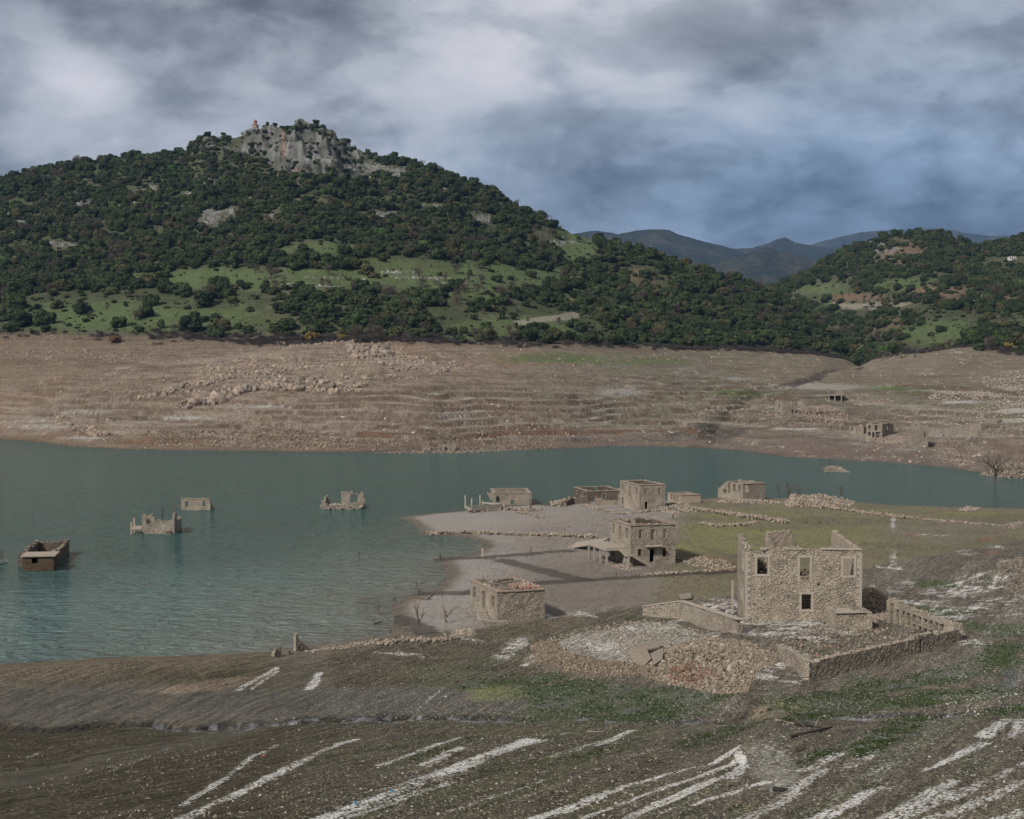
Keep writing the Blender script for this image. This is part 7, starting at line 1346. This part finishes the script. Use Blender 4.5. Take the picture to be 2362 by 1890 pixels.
# dry-stone rows across the flats: each row is one low wall
ROWS = [([(975, 1233), (1050, 1231), (1180, 1235), (1290, 1237), (1372, 1241)], 900, .45, 'long row of piled stones crossing the mud flat from spit to fallen slab'),
        ([(1345, 1166), (1380, 1176), (1420, 1185), (1440, 1187), (1500, 1180)], 420, .3, 'curved stone kerb in front of the back two-storey house'),
        ([(1085, 1182), (1150, 1176), (1235, 1180)], 260, .5, 'line of stones along the shore in front of the waterside pavilion'),
        ([(1200, 1184), (1225, 1190), (1255, 1196)], 90, .3, 'short stone line on the pale mud beside the pavilion'),
        ([(1600, 1176), (1680, 1188), (1740, 1196), (1812, 1207)], 900, .55, 'broad broken stone bank running right from the back houses across the green flat'),
        ([(1600, 1205), (1650, 1214), (1700, 1214), (1745, 1207)], 300, .35, 'thin curved stone line under the broad stone bank'),
        ([(1880, 1170), (1975, 1182), (2060, 1194), (2110, 1197)], 500, .45, 'long stone line slanting across the right end of the green flat'),
        ([(2110, 1197), (2200, 1206), (2300, 1214)], 220, .3, 'sparse stone line near the right edge of the green flat'),
        ([(1290, 1169), (1298, 1158), (1350, 1156)], 420, .8, 'thick stone bank at the water left of the long dark ruin'),
        ([(1480, 1328), (1550, 1323), (1640, 1318), (1690, 1312)], 200, .2, 'thin pale stone line at the far edge of the near mud field'),
        ([(870, 1490), (930, 1478), (1000, 1480), (1060, 1470)], 300, .25, 'stones along the near shore below the dead trees'),
        ([(2100, 1300), (2170, 1295), (2240, 1285)], 90, .22, 'dotted pale stone line on the right of the green flat')][:-1]
for k, (pl_, n, s1, lb) in enumerate(ROWS):
    pw = world_pts(pl_); q, s_ = on_line(pw, n, .35 + s1 * .6, g); c_ = fbm(s_, s_ * 0, 4, 2, k) > -.55; q = q[c_]; n = len(q); z = GR.z(q[:, 0], q[:, 1]) + g.uniform(0, s1 * 1.1, n)
    o = rocks('stone_row', np.column_stack([q, z]), g.uniform(.25, .35 + s1, n), None, (0, 0, 0), (1, .8, .65), 421 + k, (0.27, .225, .18)); tag(o, lb, 'stone row')
fence('low_wall', 'low stone wall stub with a taller end block in front of the long dark ruin', [GR.hit(1373, 1166), GR.hit(1430, 1164)], .9, M_stone3, .6, .05, 441, .4, tops=[(2.0, 1.0, .9)])
fence('low_wall', 'broken mossy stone bank at the water left of the long dark ruin', [GR.hit(1294, 1169), GR.hit(1322, 1163), GR.hit(1358, 1162)], 1.3, M_stoned, 1.2, .3, 443, .4, tops=[(.8, 1.5), (1.5, 1.6)])
o = fence('ruined_wall_corner', 'small jagged wall corner on the left shore beside the water', [GR.hit(683, 1502), GR.hit(712, 1500)], 1, M_stone, .5, .2, 445, .3, tops=[(2.1, .9, .5, .2)])
o = fence('ruined_wall_corner', 'little crumbling stone block on the shore left of the jagged wall corner', [GR.hit(634, 1516), GR.hit(646, 1515)], 1, M_stone, .5, .2, 446, .3, tops=[(.5, .9, .3)])
heap('stones piled along the shore right of the jagged wall corner', [(700, 1504), (760, 1494), (870, 1476), (890, 1484), (800, 1496), (720, 1506)], 420, .15, .5, .35, seed=447)
# cracked concrete slabs on the rubble
for k, (pts, zz, lb) in enumerate([([(1447, 1515), (1490, 1512), (1502, 1530), (1470, 1552)], (.7, .9, .5, .0), 'cracked pale concrete slab tilted at the foot of the round platform'), ([(1465, 1497), (1520, 1493), (1522, 1508), (1480, 1514)], (.5, .6, .7, .5), 'flat grey concrete slab behind the cracked one on the rubble'), ([(1495, 1520), (1530, 1512), (1528, 1530), (1505, 1540)], (.5, .8, .4, .2), 'dark slanting slab fragment beside the cracked slab'),
                           ([(1864, 1420), (1890, 1412), (1902, 1424), (1880, 1430)], (.3, .9, .5, .2), 'tilted slab lying at the door of the big ruin'), ([(1890, 1430), (1918, 1424), (1922, 1434), (1900, 1440)], (.5, .6, .2, .2), 'grey slab fragment left of the yard annex'), ([(1566, 1380), (1592, 1374), (1596, 1384), (1572, 1388)], (.5, .5, .3, .3), 'small pale slab on the corner of the retaining wall')]):
    pw = [GR.hit(a, b) for a, b in pts]; zs = [float(GR.z(*q)) + z_ for q, z_ in zip(pw, zz)]; o = slab('broken_slab', pw, zs, .22, M_slab, None, (pw[0][0], pw[0][1], 0)); o.location = (pw[0][0], pw[0][1], 0); tag(o, lb, 'slab')

# ------------------------------------------------------------------ dead trees, posts, driftwood
def dead_tree(label, px, py, hpx, seed, nb=6, lean=0.1, spread=.5, thick=None, sub=True, name='dead_tree', mat=None, cat='dead tree', ymin=45, Y=None):
    if Y is None: x, y = GR.hit(px, py, ymin=ymin)
    else: x, y = float(ray(px, py)[0]) * Y, Y
    z = max(float(GR.z(x, y)), -.4); h = hpx * y / F; r_ = random.Random(seed); rt_ = empty(name, (x, y, z)); tag(rt_, label, cat); mb = MB(); tw = MB(); t0 = thick or max(h * .04, .07)
    def limb(p, d, L, r0, dep, m_):
        pts = [p]; dd = Vector(d)
        for k in range(4): dd = (dd + Vector((r_.uniform(-.25, .25), r_.uniform(-.25, .25), r_.uniform(-.05, .15)))).normalized(); pts.append(pts[-1] + dd * L / 4)
        m_.tube(pts, [r0, r0 * .8, r0 * .6, r0 * .42, r0 * .2], 5)
        if dep > 0:
            for k in range(r_.choice((2, 3))): q = pts[r_.choice((2, 3))]; a = r_.uniform(0, 6.28); limb(q, (dd + Vector((math.cos(a), math.sin(a), .3)) * .8).normalized(), L * r_.uniform(.4, .65), r0 * .45, dep - 1, tw)
    limb(Vector((0, 0, -.3)), Vector((lean, 0, 1)).normalized(), h * .55, t0, 0, mb)
    for i in range(nb):
        a = 6.28 * i / nb + r_.uniform(-.4, .4); zq = h * r_.uniform(.12, .45); limb(Vector((lean * zq, 0, zq)), Vector((math.cos(a) * spread, math.sin(a) * spread, 1)).normalized(), h * r_.uniform(.4, .65), t0 * .6, 1 if sub else 0, tw)
    mb.build('trunk', mat or M_drift, rt_); 
    if tw.v: tw.build('branches', mat or M_drift, rt_)
    return rt_
dead_tree('wide leafless tree standing in the water at the right edge', 2296, 1116, 78, 3, 14, 0, 1.15, .36, Y=425)
for k, (px, py, hp, nb, lean, lb) in enumerate([(968, 1442, 56, 4, -.25, 'forked dead tree on the mud left of the near house, the left one'), (1032, 1437, 54, 3, -.1, 'forked dead tree on the mud left of the near house, the one nearer the house'), (968, 1372, 46, 2, -.1, 'slim dead tree beside a fallen trunk at the mud shore'), (938, 1454, 36, 1, -.4, 'leaning dead stick in the shallows by the forked dead trees'), (1036, 1482, 36, 3, -.2, 'small dead tree on the shore right below the near house'), (975, 1512, 42, 3, .1, 'crooked dead stump with branches on the near bank'),
                                                (1315, 1275, 32, 1, .02, 'thin dead stem in front of the fallen slab'), (1360, 1288, 18, 3, .1, 'small dead bush near the veranda'), (1043, 1177, 16, 2, .1, 'short dark forked stump in the water left of the pier'), (760, 1376, 40, 1, -.1, 'slender bare sapling rising alone from the lake'), (380, 1400, 38, 1, 0, 'thin pair of stems in the open water, middle left'), (58, 1388, 18, 2, .1, 'tiny twig in the water on the left'), (280, 1216, 16, 3, -.2, 'small bare shrub in the water left of the one-window ruin'), (76, 1192, 18, 4, 0, 'small bare shrub in the water, far left'), (5, 1290, 36, 3, 0, 'bare stems in the water at the left edge'),
                                                (375, 1195, 34, 5, 0, 'bare shrub behind the one-window ruin in the lake'), (1795, 1140, 32, 5, .1, 'bare shrub in the water right of the broken-gable house'), (1816, 1158, 52, 6, .2, 'taller bare shrub beside the shore heap'), (1840, 1150, 36, 5, .1, 'third bare shrub by the shore heap'), (1940, 1160, 48, 3, 0, 'thin dead tree right of the sunken room'), (2192, 1173, 24, 2, 0, 'thin twig at the far right shore of the flat'), (2165, 1103, 18, 1, 0, 'tiny stem sticking out of the right water'), (1222, 1178, 30, 5, .3, 'small dead tree leaning at the pavilion'), (1355, 1162, 26, 3, .2, 'small dead tree at the corner of the long dark ruin'),
                                                (27, 1545, 26, 2, .2, 'thin stems at the left end of the near shore'), (852, 1470, 26, 2, .2, 'thin dead branch standing at the water edge below'), (878, 1420, 38, 3, -.5, 'arching dead branch in the shallows, right of the submerged log'), (1010, 1378, 18, 1, 0, 'lone stick on the mud behind the forked trees'), (832, 1405, 16, 1, -.2, 'short stick leaning in the muddy shallows')]):
    dead_tree(lb, px, py, hp, 30 + k, nb, lean, .5, None, hp > 28, name='dead_tree' if hp > 25 else 'dead_shrub', cat='dead tree' if hp > 25 else 'dead shrub')
g9 = np.random.default_rng(91)
for k in range(16):
    px = g9.uniform(760, 1010); py = g9.uniform(1390, 1470) - max(0, (px - 900)) * .1; o = dead_tree('thin dead stick among others in the muddy shallows by the near shore', px, py, g9.uniform(12, 26), 200 + k, 1, g9.uniform(-.5, .5), .5, .06, False, 'dead_stick', None, 'dead stick'); o['group'] = 'dead sticks in the shallows'
def log(label, pts, r_, name='driftwood', mat=None, cat='driftwood', dz=.05):
    pw = [GR.hit(a, b) for a, b in pts]; x0, y0 = pw[0]; z0 = max(float(GR.z(x0, y0)), 0); mb = MB(); P3 = [(a - x0, b - y0, max(float(GR.z(a, b)), 0) + dz - z0) for a, b in pw]
    mb.tube(P3, [r_ * (1 - .6 * k / (len(P3) - 1)) for k in range(len(P3))], 6); q = P3[len(P3) // 2]; d = np.array(P3[-1]) - np.array(P3[0])
    mb.tube([q, (q[0] + d[0] * .2 - d[1] * .15, q[1] + d[1] * .2 + d[0] * .15, q[2] + r_ * 3)], [r_ * .5, r_ * .15], 5)
    o = mb.build(name, mat or M_drift); o.location = (x0, y0, z0); tag(o, label, cat); return o
log('long pale split log lying on the wet green ground in the foreground', [(1790, 1664), (1830, 1672), (1880, 1678), (1905, 1680)], .17, mat=M_wood); log('dark log crossing under the pale split log', [(1820, 1702), (1870, 1690), (1918, 1678)], .14)
log('thin branch lying beside the grey gully mound', [(1775, 1718), (1800, 1730)], .06); log('fallen trunk at the mud shore behind the forked dead trees', [(940, 1377), (970, 1383), (995, 1384)], .2); log('fallen branch beside the fallen trunk', [(985, 1384), (1000, 1372)], .12)
log('dark branch floating in the muddy shallows', [(826, 1384), (850, 1386)], .14); log('twisted branch on the shore near the dead sticks', [(862, 1440), (880, 1435), (895, 1440)], .12); log('long thin root at the corner of the yard wall', [(1840, 1575), (1870, 1573), (1905, 1566)], .09); log('forked root at the foot of the yard wall corner', [(1838, 1566), (1855, 1572), (1880, 1578)], .08)
log('pale plank lying left of the mossy ground', [(1355, 1689), (1388, 1690)], .09, mat=M_wood); log('broken beam on the rubble beside the slabs', [(1510, 1508), (1550, 1494)], .14); log('pale plank on top of the rubble below the retaining wall', [(1628, 1470), (1655, 1464)], .12, mat=M_wood)
log('dark stick on the left mud slope', [(1010 - 140, 1628), (890, 1629)], .10); log('long weathered plank at the far left in the water', [(-5, 1304), (16, 1298)], .2, mat=M_wood)
log('dark plank on the mud at the foot of the near house shore', [(1330, 1330), (1345, 1336)], .1); log('small crooked twig on the dark slope, lower right', [(1835, 1735), (1850, 1732), (1860, 1726)], .05); log('small twig in the lower middle of the slope', [(1320, 1752), (1338, 1745)], .05)
PST = [(1112.5, 1284, 19, .30, 'stout square post at the tip of the mud spit'), (1014.5, 1292, 13, .2, 'dark short post at the left water edge of the mud'), (1040, 1290, 8, .1, 'small peg beside the dark short post'), (1136, 1280, 14, .12, 'leaning stick right of the stout post'), (1224, 1276, 14, .10, 'slim stake on the mud in front of the fallen slab'), (909, 1385, 8, .12, 'small peg at the outer mud shore'), (1019, 1377, 18, .07, 'slim stake left of the near house'), (647, 1512, 22, .08, 'slim stake on the shore by the crumbling block'), (667, 1508, 7, .2, 'dark stub beside the slim shore stake'), (900, 1462, 16, .1, 'dark stake leaning in the shallows'), (1552, 1196, 9, .16, 'stub post beside the stone bank behind the middle house'), (1691, 1272 + 32, 8, .12, 'dark peg left of the big ruin'), (1891, 1207, 6, .18, 'dark peg on the green flat, left of the pair'), (1924, 1203, 5, .15, 'dark peg on the green flat, right of the pair'), (1858, 1208, 5, .15, 'dark peg on the green flat above the big ruin'), (2015, 1310, 5, .2, 'dark stub on the right side of the big ruin'),
       (1825, 1270, 22, .09, 'upright stick'), (1421, 1331, 14, .06, 'twig stake on the mud field in front of the middle house'), (827, 1277, 5, .2, 'dark stub poking from the lake')]
for px, py, hp, r_, lb in PST:
    if lb == 'upright stick': continue
    x, y = GR.hit(px, py); z = max(float(GR.z(x, y)), 0); h = hp * y / F; mb = MB(); mb.tube([(0, 0, -.5), (h * .03, 0, h * .5), (h * .02, 0, h)], [r_, r_ * .95, r_ * .8], 6 if r_ < .28 else 4); o = mb.build('post', M_drift if 'stout' not in lb else M_conc); o.location = (x, y, z); tag(o, lb, 'post')
# old tyre, litter
x, y = GR.hit(1799, 1825); z = float(GR.z(x, y)); V, Fs = [], []
for i in range(28):
    for j in range(10):
        a = 2 * math.pi * i / 28; b = 2 * math.pi * j / 10; r_ = .30 + .10 * math.cos(b); V.append((r_ * math.cos(a), r_ * math.sin(a), .09 * math.sin(b) + .07)); Fs.append((i * 10 + j, ((i + 1) % 28) * 10 + j, ((i + 1) % 28) * 10 + (j + 1) % 10, i * 10 + (j + 1) % 10))
mb = MB(); mb.add(V, Fs); o = mb.build('tyre', M_rubber, smooth=True); o.location = (x, y, z); o.rotation_euler = (R(-8), R(5), 0); tag(o, 'old black tyre lying on the foreground slope', 'tyre')
for px, py, c, lb in ((904, 1827, M_blue, 'scrap of blue plastic on the foreground slope'), (820, 1855, M_blue, 'smaller blue scrap left of the white streaks'), (580, 1757, M_coping, 'pale stone lying beside the thin white streak, lower left'), (608, 1745, M_tileroof, 'small reddish brick piece right of the pale stone'), (336, 1873, M_coping, 'pale flat piece of litter at the lower left edge')):
    x, y = GR.hit(px, py); o = rocks('litter' if 'stone' not in lb else 'pale_stone', [(0, 0, .05)], .42, None, (0, 0, 0), (1, .6, .3), int(px), (0.4, .37, .33), mat=c, tilt=.1); o.location = (x, y, float(GR.z(x, y))); tag(o, lb, 'litter' if 'stone' not in lb else 'stone')

# ------------------------------------------------------------------ the air
def haze():
    m = bpy.data.materials.new('haze'); m.use_nodes = True; t = NT(m.node_tree); t.n.clear()
    v = t.node('ShaderNodeVolumePrincipled'); v.inputs['Color'].default_value = (0.28, 0.50, 0.92, 1); v.inputs['Density'].default_value = 0.000042
    v.inputs['Anisotropy'].default_value = 0.1
    o = t.node('ShaderNodeOutputMaterial'); t.l.new(v.outputs[0], o.inputs['Volume'])
    x0, x1, y0, y1, z0, z1 = -12000, 12000, -300, 14500, -8, 1600
    V = [(x, y, z) for z in (z0, z1) for y in (y0, y1) for x in (x0, x1)]
    b = mesh_np('haze', V, [(0, 2, 3, 1), (4, 5, 7, 6), (0, 1, 5, 4), (2, 6, 7, 3), (0, 4, 6, 2), (1, 3, 7, 5)], m); b['kind'] = 'stuff'
    tag(b, 'thin blue haze hanging in the air before the far mountains', 'haze')
haze()
